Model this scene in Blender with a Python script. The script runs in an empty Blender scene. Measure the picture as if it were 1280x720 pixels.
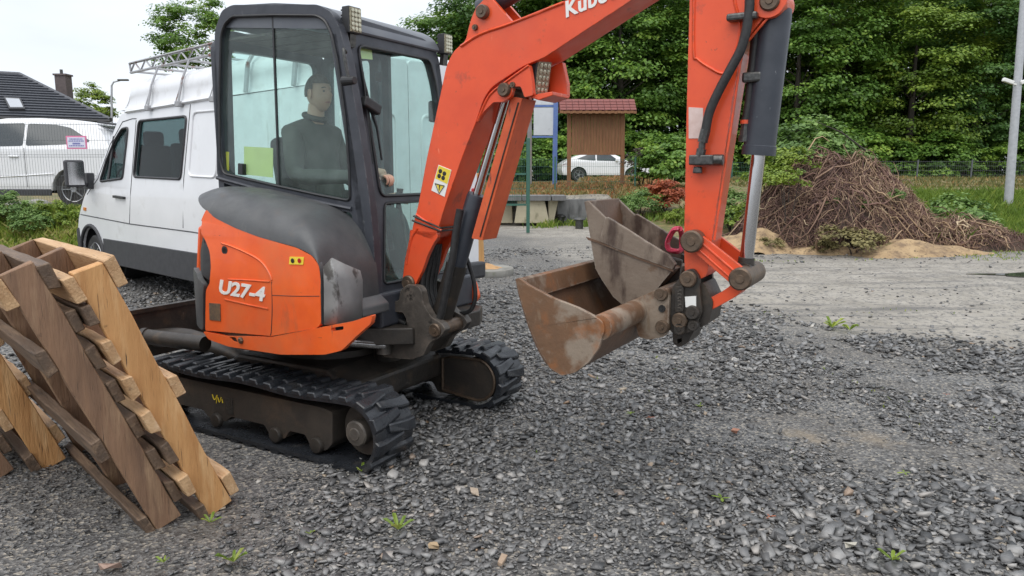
import bpy, bmesh, math, random
import numpy as np
from mathutils import Vector, Matrix
from mathutils.geometry import tessellate_polygon
random.seed(7)
R = math.radians
SC = bpy.context.scene
COL = SC.collection
# ------------------------------------------------------------------ camera
FPX, HOR, HC = 920.0, 215.0, 1.55            # focal length in photo pixels, horizon row, eye height (m)
PITCH = math.atan((360 - HOR) / FPX)
cam_d = bpy.data.cameras.new('camera'); cam_d.sensor_width = 36; cam_d.lens = FPX / 1280 * 36
cam_d.clip_start = .05; cam_d.clip_end = 2000
cam = bpy.data.objects.new('camera', cam_d); COL.objects.link(cam)
cam.location = (0, 0, HC); cam.rotation_euler = (R(90) - PITCH, 0, 0)
SC.camera = cam
# ------------------------------------------------------------------ sky, sun, exposure
SUN_EL, SUN_AZ = 66, 205
w = bpy.data.worlds.new('World'); SC.world = w; w.use_nodes = True
nt = w.node_tree; bg = nt.nodes['Background']; bg.inputs['Strength'].default_value = .088
sky = nt.nodes.new('ShaderNodeTexSky'); sky.sky_type = 'NISHITA'; sky.sun_disc = False
sky.sun_elevation = R(SUN_EL); sky.sun_rotation = R(SUN_AZ); sky.dust_density = 3
tc = nt.nodes.new('ShaderNodeTexCoord'); nz = nt.nodes.new('ShaderNodeTexNoise')
nz.inputs['Scale'].default_value = 2.2; nz.inputs['Detail'].default_value = 5; nz.inputs['Roughness'].default_value = .55
mp_ = nt.nodes.new('ShaderNodeMapping'); mp_.inputs['Scale'].default_value = (1, 1, 2.6)
nt.links.new(tc.outputs['Generated'], mp_.inputs[0]); nt.links.new(mp_.outputs[0], nz.inputs['Vector'])
cr = nt.nodes.new('ShaderNodeValToRGB'); cr.color_ramp.elements[0].position = .3; cr.color_ramp.elements[1].position = .75
cr.color_ramp.elements[0].color = (6.7, 7.2, 7.9, 1); cr.color_ramp.elements[1].color = (8.6, 9.0, 9.6, 1)
nt.links.new(nz.outputs['Fac'], cr.inputs[0])
mx = nt.nodes.new('ShaderNodeMix'); mx.data_type = 'RGBA'; mx.inputs[0].default_value = .9    # overcast: cloud cover over the clear sky
nt.links.new(sky.outputs[0], mx.inputs[6]); nt.links.new(cr.outputs[0], mx.inputs[7]); nt.links.new(mx.outputs[2], bg.inputs[0])
sun_d = bpy.data.lights.new('sun', 'SUN'); sun_d.energy = 1.5; sun_d.angle = R(70); sun_d.color = (1, .96, .9)
sun = bpy.data.objects.new('sun', sun_d); COL.objects.link(sun)
saz = R(SUN_AZ)
sdir = Vector((math.sin(saz) * math.cos(R(SUN_EL)), math.cos(saz) * math.cos(R(SUN_EL)), math.sin(R(SUN_EL))))
sun.rotation_euler = sdir.to_track_quat('Z', 'Y').to_euler()
vs = SC.view_settings; vs.view_transform = 'Standard'; vs.look = 'None'; vs.gamma = 1; vs.exposure = 0.66
SC.cycles.max_bounces = 6; SC.cycles.transparent_max_bounces = 14; SC.cycles.caustics_reflective = False; SC.cycles.caustics_refractive = False

# ------------------------------------------------------------------ reading real positions from sight lines
CAMP = Vector((0, 0, HC)); FW = Vector((0, math.cos(PITCH), -math.sin(PITCH))); UPV = Vector((0, math.sin(PITCH), math.cos(PITCH)))
def ray(px, py): return Vector((1, 0, 0)) * ((px - 640) / FPX) + UPV * ((360 - py) / FPX) + FW
def hitp(px, py, p0, n):
    d = ray(px, py); return CAMP + d * ((Vector(p0) - CAMP).dot(n) / d.dot(n))
def gp(px, py, z=0): return hitp(px, py, (0, 0, z), Vector((0, 0, 1)))
def dp(px, py, Y): return hitp(px, py, (0, Y, 0), Vector((0, 1, 0)))
class Frame:                                  # a thing's own axes: x forward, y left, z up
    def __init__(s, o, ang): s.o = Vector(o); s.a = ang; s.F = Vector((math.cos(ang), math.sin(ang), 0)); s.L = Vector((-math.sin(ang), math.cos(ang), 0))
    def loc(s, p): v = p - s.o; return Vector((v.dot(s.F), v.dot(s.L), v.z))
    def py(s, px, py, y): p = s.loc(hitp(px, py, s.o + s.L * y, s.L)); return (p.x, p.z)
    def px(s, px, py, x): p = s.loc(hitp(px, py, s.o + s.F * x, s.F)); return (p.y, p.z)
    def pl(s, px, py, p0, n):                 # any plane given in local terms
        o = s.o + s.F * p0[0] + s.L * p0[1] + Vector((0, 0, p0[2])); nn = s.F * n[0] + s.L * n[1] + Vector((0, 0, n[2]))
        return s.loc(hitp(px, py, o, nn))
    def ys(s, pts, y): return [s.py(a, b, y) for a, b in pts]
    def xs(s, pts, x): return [s.px(a, b, x) for a, b in pts]

# ------------------------------------------------------------------ tree of things and parts
def prop(o, label=None, cat=None, group=None, kind=None):
    if label: o['label'] = label
    if cat: o['category'] = cat
    if group: o['group'] = group
    if kind: o['kind'] = kind
    return o
def thing(name, label, cat, loc=(0, 0, 0), rz=0, group=None):
    o = bpy.data.objects.new(name, None); COL.objects.link(o); o.location = loc; o.rotation_euler = (0, 0, rz); o.empty_display_size = .2
    return prop(o, label, cat, group)
def obj(name, bm, mat, parent=None, smooth=None, bevel=0, seg=2, label=None):
    if isinstance(bm, bpy.types.Mesh): me = bm
    else:
        me = bpy.data.meshes.new(name); bm.to_mesh(me); bm.free()
    if mat and not me.materials: me.materials.append(mat)
    o = bpy.data.objects.new(name, me); COL.objects.link(o); o.parent = parent
    if smooth is not None:
        me.shade_smooth()
        if smooth < 180: me.set_sharp_from_angle(angle=R(smooth))
    if bevel:
        b = o.modifiers.new('bevel', 'BEVEL'); b.width = bevel; b.segments = seg; b.limit_method = 'ANGLE'; b.angle_limit = R(35); b.harden_normals = False
    if label: o['label'] = label
    return o
def copy_tree(o, parent=None):
    c = o.copy(); COL.objects.link(c); c.parent = parent
    for ch in list(o.children): copy_tree(ch, c)
    return c

# ------------------------------------------------------------------ shapes
def NB(): return bmesh.new()
def frame_of(d):
    d = d.normalized(); a = Vector((0, 0, 1)) if abs(d.z) < .9 else Vector((1, 0, 0)); u = d.cross(a).normalized(); return u, u.cross(d).normalized()
def box(bm, c, s, rot=None):
    r = bmesh.ops.create_cube(bm, size=1, matrix=Matrix.Translation(c) @ (rot.to_4x4() if rot else Matrix.Identity(4)) @ Matrix.Diagonal((s[0], s[1], s[2], 1)))
    return r['verts']
def bar(bm, a, b, wd, ht, side=None):         # a beam between two points
    a, b = Vector(a), Vector(b); d = b - a
    u, v = frame_of(d)
    if side is not None:
        u = Vector(side); u = (u - d.normalized() * u.dot(d.normalized())).normalized(); v = u.cross(d.normalized())
    vs_ = []
    for p in (a, b):
        for su, sv in ((-1, -1), (1, -1), (1, 1), (-1, 1)): vs_.append(bm.verts.new(p + u * (su * wd / 2) + v * (sv * ht / 2)))
    fs = [(0, 1, 2, 3), (7, 6, 5, 4)] + [(i, i + 4, (i + 1) % 4 + 4, (i + 1) % 4) for i in range(4)]
    nf = [bm.faces.new([vs_[i] for i in f]) for f in fs]
    bmesh.ops.recalc_face_normals(bm, faces=nf)
def tube(bm, path, r, n=10, caps=True):
    pts = [Vector(p) for p in path]; N = len(pts); rr = r if hasattr(r, '__len__') else [r] * N
    rings = []; u = None
    for i, p in enumerate(pts):
        d = (pts[min(i + 1, N - 1)] - pts[max(i - 1, 0)]).normalized()
        if u is None: u, v = frame_of(d)
        else:
            u = u - d * u.dot(d)
            u = u.normalized() if u.length > 1e-6 else frame_of(d)[0]
            v = u.cross(d).normalized()
        rings.append([bm.verts.new(p + (u * math.cos(2 * math.pi * k / n) + v * math.sin(2 * math.pi * k / n)) * rr[i]) for k in range(n)])
    nf = []
    for a, b in zip(rings, rings[1:]):
        for k in range(n): nf.append(bm.faces.new((a[k], a[(k + 1) % n], b[(k + 1) % n], b[k])))
    if caps: nf.append(bm.faces.new(rings[0])); nf.append(bm.faces.new(rings[-1][::-1]))
    bmesh.ops.recalc_face_normals(bm, faces=nf)
def spline(pts, k=6):                          # Catmull-Rom through the points
    P = [Vector(p) for p in pts]; P = [P[0] * 2 - P[1]] + P + [P[-1] * 2 - P[-2]]; out = []
    for i in range(1, len(P) - 2):
        for j in range(k):
            t = j / k; a, b, c, d = P[i - 1:i + 3]
            out.append(.5 * ((2 * b) + (c - a) * t + (2 * a - 5 * b + 4 * c - d) * t * t + (3 * b - a - 3 * c + d) * t ** 3))
    return out + [P[-2]]
def cyl(bm, a, b, r, n=20): tube(bm, [a, b], r, n)
def lathe(bm, prof, c, axis, n=24):            # prof: (radius, along)
    u, v = frame_of(Vector(axis)); ax = Vector(axis).normalized(); c = Vector(c); rings = []
    for r_, h in prof: rings.append([bm.verts.new(c + ax * h + (u * math.cos(2 * math.pi * k / n) + v * math.sin(2 * math.pi * k / n)) * max(r_, 1e-4)) for k in range(n)])
    nf = []
    for a, b in zip(rings, rings[1:]):
        for k in range(n): nf.append(bm.faces.new((a[k], a[(k + 1) % n], b[(k + 1) % n], b[k])))
    nf.append(bm.faces.new(rings[0])); nf.append(bm.faces.new(rings[-1][::-1]))
    bmesh.ops.recalc_face_normals(bm, faces=nf)
def rnd(pts, r=.03, n=4):                      # round the corners of an outline
    out = []; N = len(pts)
    for i in range(N):
        p, a, b = Vector(pts[i]), Vector(pts[i - 1]), Vector(pts[(i + 1) % N])
        da, db = a - p, b - p; q = min(r, da.length * .45, db.length * .45)
        s, e = p + da.normalized() * q, p + db.normalized() * q
        for k in range(n + 1):
            t = k / n; out.append(tuple(s * (1 - t) ** 2 + p * 2 * t * (1 - t) + e * t * t))
    return out
def panel(outer, holes=(), fmap=None, thick=.02, cu=(), cv=(), bm=None):
    """plate with an outline and openings in (u, v), bent by fmap(u, v, w) and given a thickness w"""
    polys = [[Vector((p[0], p[1], 0)) for p in q] for q in [outer] + list(holes)]
    t = bmesh.new(); vv = [t.verts.new(p) for q in polys for p in q]
    for f in tessellate_polygon(polys):
        try: t.faces.new([vv[i] for i in f])
        except ValueError: pass
    for c, nrm in [(x, (1, 0, 0)) for x in cu] + [(x, (0, 1, 0)) for x in cv]:
        bmesh.ops.bisect_plane(t, geom=t.verts[:] + t.edges[:] + t.faces[:], plane_co=Vector(nrm) * c, plane_no=nrm)
    t.verts.index_update()
    bm = bm or bmesh.new()
    A = [bm.verts.new(fmap(v.co.x, v.co.y, 0)) for v in t.verts]; B = [bm.verts.new(fmap(v.co.x, v.co.y, thick)) for v in t.verts]
    nf = []
    for f in t.faces:
        ids = [v.index for v in f.verts]
        if f.normal.z < 0: ids.reverse()
        nf.append(bm.faces.new([A[i] for i in ids])); nf.append(bm.faces.new([B[i] for i in reversed(ids)]))
    for e in t.edges:
        if len(e.link_faces) == 1:
            i, j = e.verts[0].index, e.verts[1].index
            nf.append(bm.faces.new((A[i], A[j], B[j], B[i])))
    t.free(); bmesh.ops.recalc_face_normals(bm, faces=nf)
    return bm
def prism(pts, y0, y1, bm=None): return panel(pts, fmap=lambda u, v, w: Vector((u, y0 + w, v)), thick=y1 - y0, bm=bm)
def xprism(pts, x0, x1, bm=None): return panel(pts, fmap=lambda u, v, w: Vector((x0 + w, u, v)), thick=x1 - x0, bm=bm)
def zprism(pts, z0, z1, bm=None): return panel(pts, fmap=lambda u, v, w: Vector((u, v, z0 + w)), thick=z1 - z0, bm=bm)
def fast_mesh(name, co, faces, attr=None):      # numpy arrays to a mesh; faces all of one size
    me = bpy.data.meshes.new(name); k = faces.shape[1]
    me.vertices.add(len(co)); me.vertices.foreach_set('co', co.astype(np.float32).ravel())
    me.loops.add(faces.size); me.loops.foreach_set('vertex_index', faces.astype(np.int32).ravel())
    me.polygons.add(len(faces)); me.polygons.foreach_set('loop_start', np.arange(0, faces.size, k, dtype=np.int32))
    if attr is not None:
        for nm, a in attr.items():
            at = me.attributes.new(nm, 'FLOAT', 'POINT'); at.data.foreach_set('value', a.astype(np.float32))
    me.update(calc_edges=True); me.validate()
    return me

# ------------------------------------------------------------------ materials
def ramp2(N, links, fac, a, b, p0=.35, p1=.65):
    c = N.new('ShaderNodeValToRGB'); c.color_ramp.elements[0].position = p0; c.color_ramp.elements[1].position = p1
    c.color_ramp.elements[0].color = (*a, 1); c.color_ramp.elements[1].color = (*b, 1); links.new(fac, c.inputs[0]); return c.outputs[0]
def material(name, c1, c2=None, scale=6, rough=.5, metal=0, bump=0, bscale=60, spots=(), stretch=None, attr=None, coat=0, rough2=None, spec=.5, trans=0, edge=None):
    """two-tone noise base, then spots = (colour, scale, lo, hi[, stretch]) laid over it; attr mixes by a per-piece value"""
    m = bpy.data.materials.new(name); m.use_nodes = True; N = m.node_tree.nodes; Lk = m.node_tree.links; p = N['Principled BSDF']
    tc = N.new('ShaderNodeTexCoord')
    def noise(sc, st=None, det=6):
        n = N.new('ShaderNodeTexNoise'); n.inputs['Scale'].default_value = sc; n.inputs['Detail'].default_value = det; n.inputs['Roughness'].default_value = .6
        if st:
            mpn = N.new('ShaderNodeMapping'); mpn.inputs['Scale'].default_value = st; Lk.new(tc.outputs['Object'], mpn.inputs[0]); Lk.new(mpn.outputs[0], n.inputs['Vector'])
        else: Lk.new(tc.outputs['Object'], n.inputs['Vector'])
        return n.outputs['Fac']
    def mix(f, a, b):
        x = N.new('ShaderNodeMix'); x.data_type = 'RGBA'
        for s_, val in ((x.inputs[0], f), (x.inputs[6], a), (x.inputs[7], b)):
            if hasattr(val, 'is_linked'): Lk.new(val, s_)
            elif isinstance(val, tuple): s_.default_value = (*val, 1)
            else: s_.default_value = val
        return x.outputs[2]
    if attr:
        at = N.new('ShaderNodeAttribute'); at.attribute_name = attr[0]
        c = N.new('ShaderNodeValToRGB'); el = c.color_ramp.elements
        st = attr[1]
        while len(el) < len(st): el.new(.5)
        for e, (po, co) in zip(el, st): e.position = po; e.color = (*co, 1)
        Lk.new(at.outputs['Fac'], c.inputs[0]); col = c.outputs[0]
    elif c2 is None: col = c1
    else: col = ramp2(N, Lk, noise(scale, stretch), c1, c2)
    for s in spots:
        f = noise(s[1], s[4] if len(s) > 4 else None)
        g = N.new('ShaderNodeMapRange'); g.inputs[1].default_value = s[2]; g.inputs[2].default_value = s[3]; Lk.new(f, g.inputs[0])
        col = mix(g.outputs[0], col, s[0])
    if edge:                                   # paint or rust rubbed off along the edges: (colour, width, amount)
        bv = N.new('ShaderNodeBevel'); bv.samples = 4; bv.inputs['Radius'].default_value = edge[1]; ge = N.new('ShaderNodeNewGeometry'); dt = N.new('ShaderNodeVectorMath'); dt.operation = 'DOT_PRODUCT'
        Lk.new(bv.outputs[0], dt.inputs[0]); Lk.new(ge.outputs['Normal'], dt.inputs[1]); g = N.new('ShaderNodeMapRange'); g.inputs[1].default_value = .985; g.inputs[2].default_value = .86; g.inputs[3].default_value = 0; g.inputs[4].default_value = edge[2]; Lk.new(dt.outputs['Value'], g.inputs[0])
        g2 = N.new('ShaderNodeMapRange'); g2.inputs[1].default_value = .44; g2.inputs[2].default_value = .58; Lk.new(noise(24), g2.inputs[0]); ml = N.new('ShaderNodeMath'); ml.operation = 'MULTIPLY'; Lk.new(g.outputs[0], ml.inputs[0]); Lk.new(g2.outputs[0], ml.inputs[1]); col = mix(ml.outputs[0], col, edge[0])
    if hasattr(col, 'is_linked'): Lk.new(col, p.inputs['Base Color'])
    else: p.inputs['Base Color'].default_value = (*col, 1)
    p.inputs['Roughness'].default_value = rough; p.inputs['Metallic'].default_value = metal; p.inputs['Coat Weight'].default_value = coat; p.inputs['Specular IOR Level'].default_value = spec
    if rough2 is not None:
        g = N.new('ShaderNodeMapRange'); g.inputs[1].default_value = .35; g.inputs[2].default_value = .65; g.inputs[3].default_value = rough; g.inputs[4].default_value = rough2
        Lk.new(noise(scale * 1.7), g.inputs[0]); Lk.new(g.outputs[0], p.inputs['Roughness'])
    if bump:
        b = N.new('ShaderNodeBump'); b.inputs['Strength'].default_value = bump; b.inputs['Distance'].default_value = .01; Lk.new(noise(bscale, stretch), b.inputs['Height']); Lk.new(b.outputs[0], p.inputs['Normal'])
    if trans:
        t = N.new('ShaderNodeBsdfTranslucent'); ms = N.new('ShaderNodeMixShader'); ms.inputs[0].default_value = trans
        if hasattr(col, 'is_linked'): Lk.new(col, t.inputs[0])
        else: t.inputs[0].default_value = (*col, 1)
        Lk.new(p.outputs[0], ms.inputs[1]); Lk.new(t.outputs[0], ms.inputs[2]); Lk.new(ms.outputs[0], N['Material Output'].inputs[0])
    return m
def glass(name, tint, refl=1.0, dirt=.0):
    m = bpy.data.materials.new(name); m.use_nodes = True; N = m.node_tree.nodes; Lk = m.node_tree.links; N.remove(N['Principled BSDF'])
    t = N.new('ShaderNodeBsdfTransparent'); t.inputs[0].default_value = (*tint, 1); g = N.new('ShaderNodeBsdfGlossy'); g.inputs['Roughness'].default_value = .02
    lw = N.new('ShaderNodeLayerWeight'); lw.inputs[0].default_value = .5; pw = N.new('ShaderNodeMath'); pw.operation = 'POWER'; pw.inputs[1].default_value = 4
    fr = N.new('ShaderNodeMath'); fr.operation = 'MULTIPLY_ADD'; fr.inputs[1].default_value = .8 * refl; fr.inputs[2].default_value = .045 * refl
    Lk.new(lw.outputs['Facing'], pw.inputs[0]); Lk.new(pw.outputs[0], fr.inputs[0])
    s = N.new('ShaderNodeMixShader'); Lk.new(fr.outputs[0], s.inputs[0]); Lk.new(t.outputs[0], s.inputs[1]); Lk.new(g.outputs[0], s.inputs[2]); out = s.outputs[0]
    if dirt:
        d = N.new('ShaderNodeBsdfDiffuse'); d.inputs[0].default_value = (.55, .62, .6, 1); n = N.new('ShaderNodeTexNoise'); n.inputs['Scale'].default_value = 9; n.inputs['Detail'].default_value = 8
        tcc = N.new('ShaderNodeTexCoord'); Lk.new(tcc.outputs['Object'], n.inputs['Vector'])
        mr = N.new('ShaderNodeMapRange'); mr.inputs[1].default_value = .35; mr.inputs[2].default_value = .8; mr.inputs[3].default_value = dirt * .3; mr.inputs[4].default_value = dirt * 1.2; Lk.new(n.outputs['Fac'], mr.inputs[0])
        s2 = N.new('ShaderNodeMixShader'); Lk.new(mr.outputs[0], s2.inputs[0]); Lk.new(out, s2.inputs[1]); Lk.new(d.outputs[0], s2.inputs[2]); out = s2.outputs[0]
    Lk.new(out, N['Material Output'].inputs[0]); return m

DUST = (.2, .175, .15)
m_orange = material('orange_red_paint', (.84, .098, .022), (.72, .072, .017), 3, .34, coat=.25, rough2=.55, bump=.05, bscale=25, edge=((.16, .07, .045), .012, .8), spots=[((.62, .10, .04), 2.2, .5, .8), ((.30, .055, .03), 9, .62, .8), ((.09, .05, .035), 30, .69, .74), ((.95, .35, .2), 44, .7, .74, (1, 1, .12))])
m_panel = material('faded_orange_panel', (.86, .135, .022), (.74, .10, .018), 4, .42, coat=.2, rough2=.6, bump=.05, bscale=12, edge=((.25, .10, .05), .01, .7), spots=[((.62, .16, .06), 2.4, .5, .8), ((.34, .12, .06), 7, .6, .82, (1, 1, .45)), ((.06, .04, .03), 38, .7, .76, (.35, 1, 1.6)), ((.12, .07, .05), 20, .66, .72, (1, 1, .15))])
m_guard = material('worn_orange_guard', (.68, .12, .035), (.55, .09, .03), 8, .5, spots=[((.05, .035, .03), 14, .6, .68, (1, 1, .25))], bump=.1)
m_hood = material('weathered_grey_plastic', (.055, .058, .062), (.085, .088, .09), 5, .38, rough2=.6, bump=.08, bscale=90, spots=[((.10, .10, .10), 2.6, .5, .8), ((.16, .156, .15), 6, .66, .8, (1, 1, .5)), ((.10, .085, .075), 7, .6, .8)])
m_hoodpale = material('sun_bleached_grey_plastic', (.26, .26, .255), (.2, .2, .2), 7, .6, bump=.1, bscale=80, spots=[((.07, .065, .06), 9, .56, .62, (1, 1, .6))])
m_char = material('charcoal_frame_paint', (.034, .038, .048), (.05, .054, .066), 8, .42, rough2=.55, bump=.04, edge=((.16, .165, .17), .012, .6), spots=[((.11, .115, .12), 20, .66, .8)])
m_roof = material('grey_roof_paint', (.1, .11, .13), (.13, .14, .155), 4, .4, bump=.03)
m_black = material('black_plastic', (.018, .019, .021), (.028, .028, .03), 20, .45, bump=.05)
m_rubber = material('worn_black_rubber', (.014, .016, .02), (.026, .029, .034), 9, .2, rough2=.45, bump=.15, bscale=60, spots=[((.11, .10, .09), 5, .6, .85), (DUST, 22, .7, .84)])
m_rubdust = material('dusty_rubber', (.03, .031, .032), (.05, .048, .045), 9, .55, bump=.2, bscale=60, spots=[((.12, .105, .09), 4, .45, .7)])
m_steel = material('greasy_dark_steel', (.028, .025, .022), (.05, .042, .035), 9, .45, metal=.2, bump=.25, bscale=40, spots=[((.10, .07, .045), 7, .55, .75), ((.16, .14, .12), 16, .66, .76)])
m_cast = material('dusty_cast_steel', (.06, .052, .045), (.10, .088, .076), 8, .5, metal=.15, bump=.3, bscale=45, edge=((.26, .22, .18), .014, .7), spots=[((.17, .14, .115), 6, .52, .72), ((.02, .018, .016), 11, .6, .68)])
m_frame = material('muddy_track_frame', (.035, .03, .026), (.055, .045, .036), 7, .55, bump=.3, bscale=50, spots=[((.11, .075, .05), 5, .55, .8)])
m_rust = material('rusty_bucket_steel', (.20, .105, .055), (.13, .078, .047), 4, .45, metal=.2, bump=.25, bscale=35, rough2=.7, edge=((.36, .30, .25), .012, .9), spots=[((.29, .23, .175), 4.2, .50, .60), ((.33, .12, .035), 5, .55, .72), ((.05, .035, .028), 8, .63, .7), ((.24, .17, .11), 26, .62, .7, (1, 1, .2))])
m_rust2 = material('grey_brown_bucket_steel', (.25, .20, .155), (.19, .145, .11), 5, .48, metal=.2, bump=.25, bscale=35, rough2=.65, edge=((.40, .36, .31), .012, .8), spots=[((.075, .05, .038), 3.3, .48, .57, (1.6, 1, .5)), ((.15, .09, .055), 7, .58, .66)])
m_rustin = material('brown_bucket_inside', (.16, .09, .055), (.11, .07, .045), 5, .5, metal=.2, bump=.3, bscale=30, spots=[((.24, .19, .15), 5, .57, .66), ((.22, .09, .03), 4, .6, .75)])
m_pin = material('rusty_pin', (.16, .11, .075), (.1, .075, .055), 30, .45, metal=.5, bump=.2)
m_chrome = material('chrome_rod', (.62, .62, .63), (.5, .5, .5), 30, .16, metal=1, stretch=(1, 1, .1))
m_cyl = material('blue_grey_cylinder', (.032, .038, .05), (.045, .051, .064), 12, .42, bump=.04, spots=[((.22, .23, .24), 40, .68, .74, (1, 1, .4))])
m_hose = material('black_hose', (.016, .016, .017), (.03, .03, .03), 40, .5, bump=.3, bscale=220)
m_chev = material('grey_fitting', (.12, .12, .115), (.06, .06, .058), 60, .35, metal=.7)
m_glass = glass('green_cab_glass', (.89, .975, .955), refl=.7, dirt=.05)
m_glasslow = glass('dark_green_cab_glass', (.78, .88, .84), dirt=.045)
m_vglass = glass('vehicle_glass', (.52, .6, .6), refl=.4)
m_vdark = material('dark_vehicle_glass', (.035, .045, .05), (.05, .06, .065), 2, .06, spec=.7)
m_white = material('white_vehicle_paint', (.80, .81, .83), (.75, .76, .78), 2, .3, coat=.4, spots=[((.45, .44, .42), 3, .58, .9), ((.5, .46, .42), 14, .64, .8, (1, 1, .12))])
m_cover = material('white_car_paint', (.8, .81, .83), None, rough=.25, coat=.5)
m_vtrim = material('dark_grey_trim', (.035, .036, .04), (.05, .05, .055), 12, .55, bump=.05)
m_tyre = material('tyre_rubber', (.02, .02, .021), (.04, .038, .036), 20, .7, bump=.2)
m_alloy = material('alloy_rim', (.42, .43, .44), (.3, .3, .31), 14, .3, metal=.7)
m_rack = material('galvanised_rack', (.34, .34, .35), (.42, .42, .43), 20, .45, metal=.5, spots=[((.2, .08, .05), 5, .58, .66)])
m_red = material('red_lamp', (.45, .02, .025), None, rough=.2)
m_amber = material('amber_lamp', (.6, .2, .03), None, rough=.25)
m_seat = material('dark_seat_fabric', (.02, .022, .024), (.035, .036, .04), 40, .8, bump=.2)
m_liner = material('brown_headliner', (.17, .145, .125), (.12, .10, .09), 5, .8, stretch=(6, 1, 1))
m_yell = material('yellow_sticker', (.78, .6, .05), None, rough=.4)
m_pale = material('pale_yellow_sticker', (.68, .72, .28), None, rough=.5)
m_decal = material('white_decal', (.8, .8, .77), None, rough=.4)
m_ink = material('black_ink', (.02, .02, .02), None, rough=.5)
m_lens = material('work_lamp_lens', (.42, .39, .27), (.2, .19, .13), 90, .15, bump=.6, bscale=120)
m_diode = material('silver_reflector', (.62, .6, .46), (.4, .38, .28), 60, .2, metal=.6)
m_pink = material('pink_webbing', (.62, .07, .13), (.5, .05, .1), 50, .7, bump=.3, spots=[((.7, .5, .5), 12, .6, .75)])
woods = [material('pallet_wood_' + nm, a, b, 5, .62, stretch=st, bump=.6, bscale=34, edge=(tuple(x_ * 1.25 for x_ in c), .008, .6), spots=[(c, 7, .52, .72, st), (tuple(x_ * .45 for x_ in b), 2.3, .56, .7), (tuple(x_ * .35 for x_ in b), 9, .66, .74), ((.03, .022, .015), 20, .645, .68, tuple(q_ * (3 if q_ > 1 else .6) for q_ in st)), ((.03, .02, .012), 11, .735, .75)]) for nm, a, b, c, st in
         (('honey', (.60, .32, .125), (.46, .225, .08), (.68, .42, .2), (3, 3, .35)), ('brown', (.27, .155, .09), (.17, .098, .06), (.36, .23, .135), (3, 3, .35)), ('pale', (.56, .36, .19), (.40, .23, .11), (.66, .46, .28), (.35, 3, 3)), ('dark', (.15, .095, .06), (.09, .06, .04), (.24, .16, .1), (.35, 3, 3)))]
m_gravel = material('crushed_slate', (0, 0, 0), rough=.4, bump=.15, bscale=120, attr=('tint', [(0, (.045, .045, .045)), (.35, (.135, .134, .134)), (.7, (.25, .247, .242)), (.88, (.35, .335, .315)), (.93, (.3, .2, .13)), (.97, (.4, .34, .26)), (1, (.5, .49, .46))]))
# ================================================================== the ground
def sst(x, a, b): t = np.clip((x - a) / (b - a), 0, 1); return t * t * (3 - 2 * t)
def vnoise(X, Y, s, seed=0):
    r = np.random.RandomState(seed); T = r.rand(64, 64); x, y = np.asarray(X) * s + 31.7, np.asarray(Y) * s + 17.3
    i, j = np.floor(x).astype(int), np.floor(y).astype(int); u, v = x - i, y - j; u = u * u * (3 - 2 * u); v = v * v * (3 - 2 * v)
    g = lambda a, b: T[a % 64, b % 64]
    return (g(i, j) * (1 - u) + g(i + 1, j) * u) * (1 - v) + (g(i, j + 1) * (1 - u) + g(i + 1, j + 1) * u) * v
def zg(X, Y):
    X, Y = np.asarray(X, float), np.asarray(Y, float)
    left = .8 * sst(Y, 11.6, 13.4) * (1 - sst(X, -6.6, -5.2))
    wall = (.86 * sst(Y, 22.15, 22.3) + .16 * sst(Y, 22.6, 26)) * sst(X, -4, -2.5) * (1 - sst(X, 2.9, 3.5)) + 1.0 * sst(Y, 20, 30) * (1 - sst(X, -4, -2.5)) * (X > -5.2)
    right = (1.02 * sst(Y, 17.3, 24.5) + .22 * sst(Y, 26, 34)) * sst(X, 2.9, 3.5)
    base = np.maximum(left, np.maximum(wall, right))
    return base + .012 * (vnoise(X, Y, 1.3, 1) - .5) * 2 + .05 * (vnoise(X, Y, .35, 2) - .5) * sst(Y, 5, 12) + .12 * (vnoise(X, Y, .9, 3) - .5) * np.clip(base * 1.3, 0, 1)
RB = [(-30, 30), (-2.0, 22), (.1, 17.3), (1.2, 12.2), (1.9, 9.4), (2.7, 7.9), (3.6, 7.05), (4.6, 6.6), (8, 6.0), (40, 5)]   # near edge of the light compacted track
def road(X, Y):
    yb = np.interp(X, [p[0] for p in RB], [p[1] for p in RB]); n = (vnoise(X, Y, .8, 5) - .5) * 1.6 + (vnoise(X, Y, 3.1, 6) - .5) * .7
    sc = .5 + .06 * yb
    return sst(Y - yb + n * sc, -1.1 * sc, 1.2 * sc) * (1 - .8 * sst(np.abs(vnoise(X * .3 + Y * .1, Y, 1.1, 8) - .5), .0, .12) * sst(Y, 12, 14) * (1 - sst(Y, 17, 18)) * .5)
def axis(segs): return np.concatenate([np.linspace(a, b, n, endpoint=False) for a, b, n in segs] + [[segs[-1][1]]])
gx = axis([(-400, -60, 10), (-60, -14, 24), (-14, 12, 174), (12, 60, 26), (60, 400, 10)]); gy = axis([(-40, 1, 12), (1, 17, 130), (17, 26, 72), (26, 45, 36), (45, 120, 12), (120, 900, 10)])
GX, GY = np.meshgrid(gx, gy); GZ = zg(GX, GY); nx, ny = len(gx), len(gy)
co = np.stack([GX.ravel(), GY.ravel(), GZ.ravel()], 1); idx = np.arange(nx * ny).reshape(ny, nx)
fc = np.stack([idx[:-1, :-1].ravel(), idx[:-1, 1:].ravel(), idx[1:, 1:].ravel(), idx[1:, :-1].ravel()], 1)
gmask = np.clip(sst(GX, 2.9, 3.6) * sst(GY, 16.6, 18) + sst(GY, 22.2, 22.8) * (1 - sst(GX, 2.9, 3.6)) + (1 - sst(GX, -7, -5.2)) * sst(GY, 11.4, 12), 0, 1)
me = fast_mesh('ground', co, fc, {'road': road(GX, GY).ravel(), 'turf': gmask.ravel()})
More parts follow.
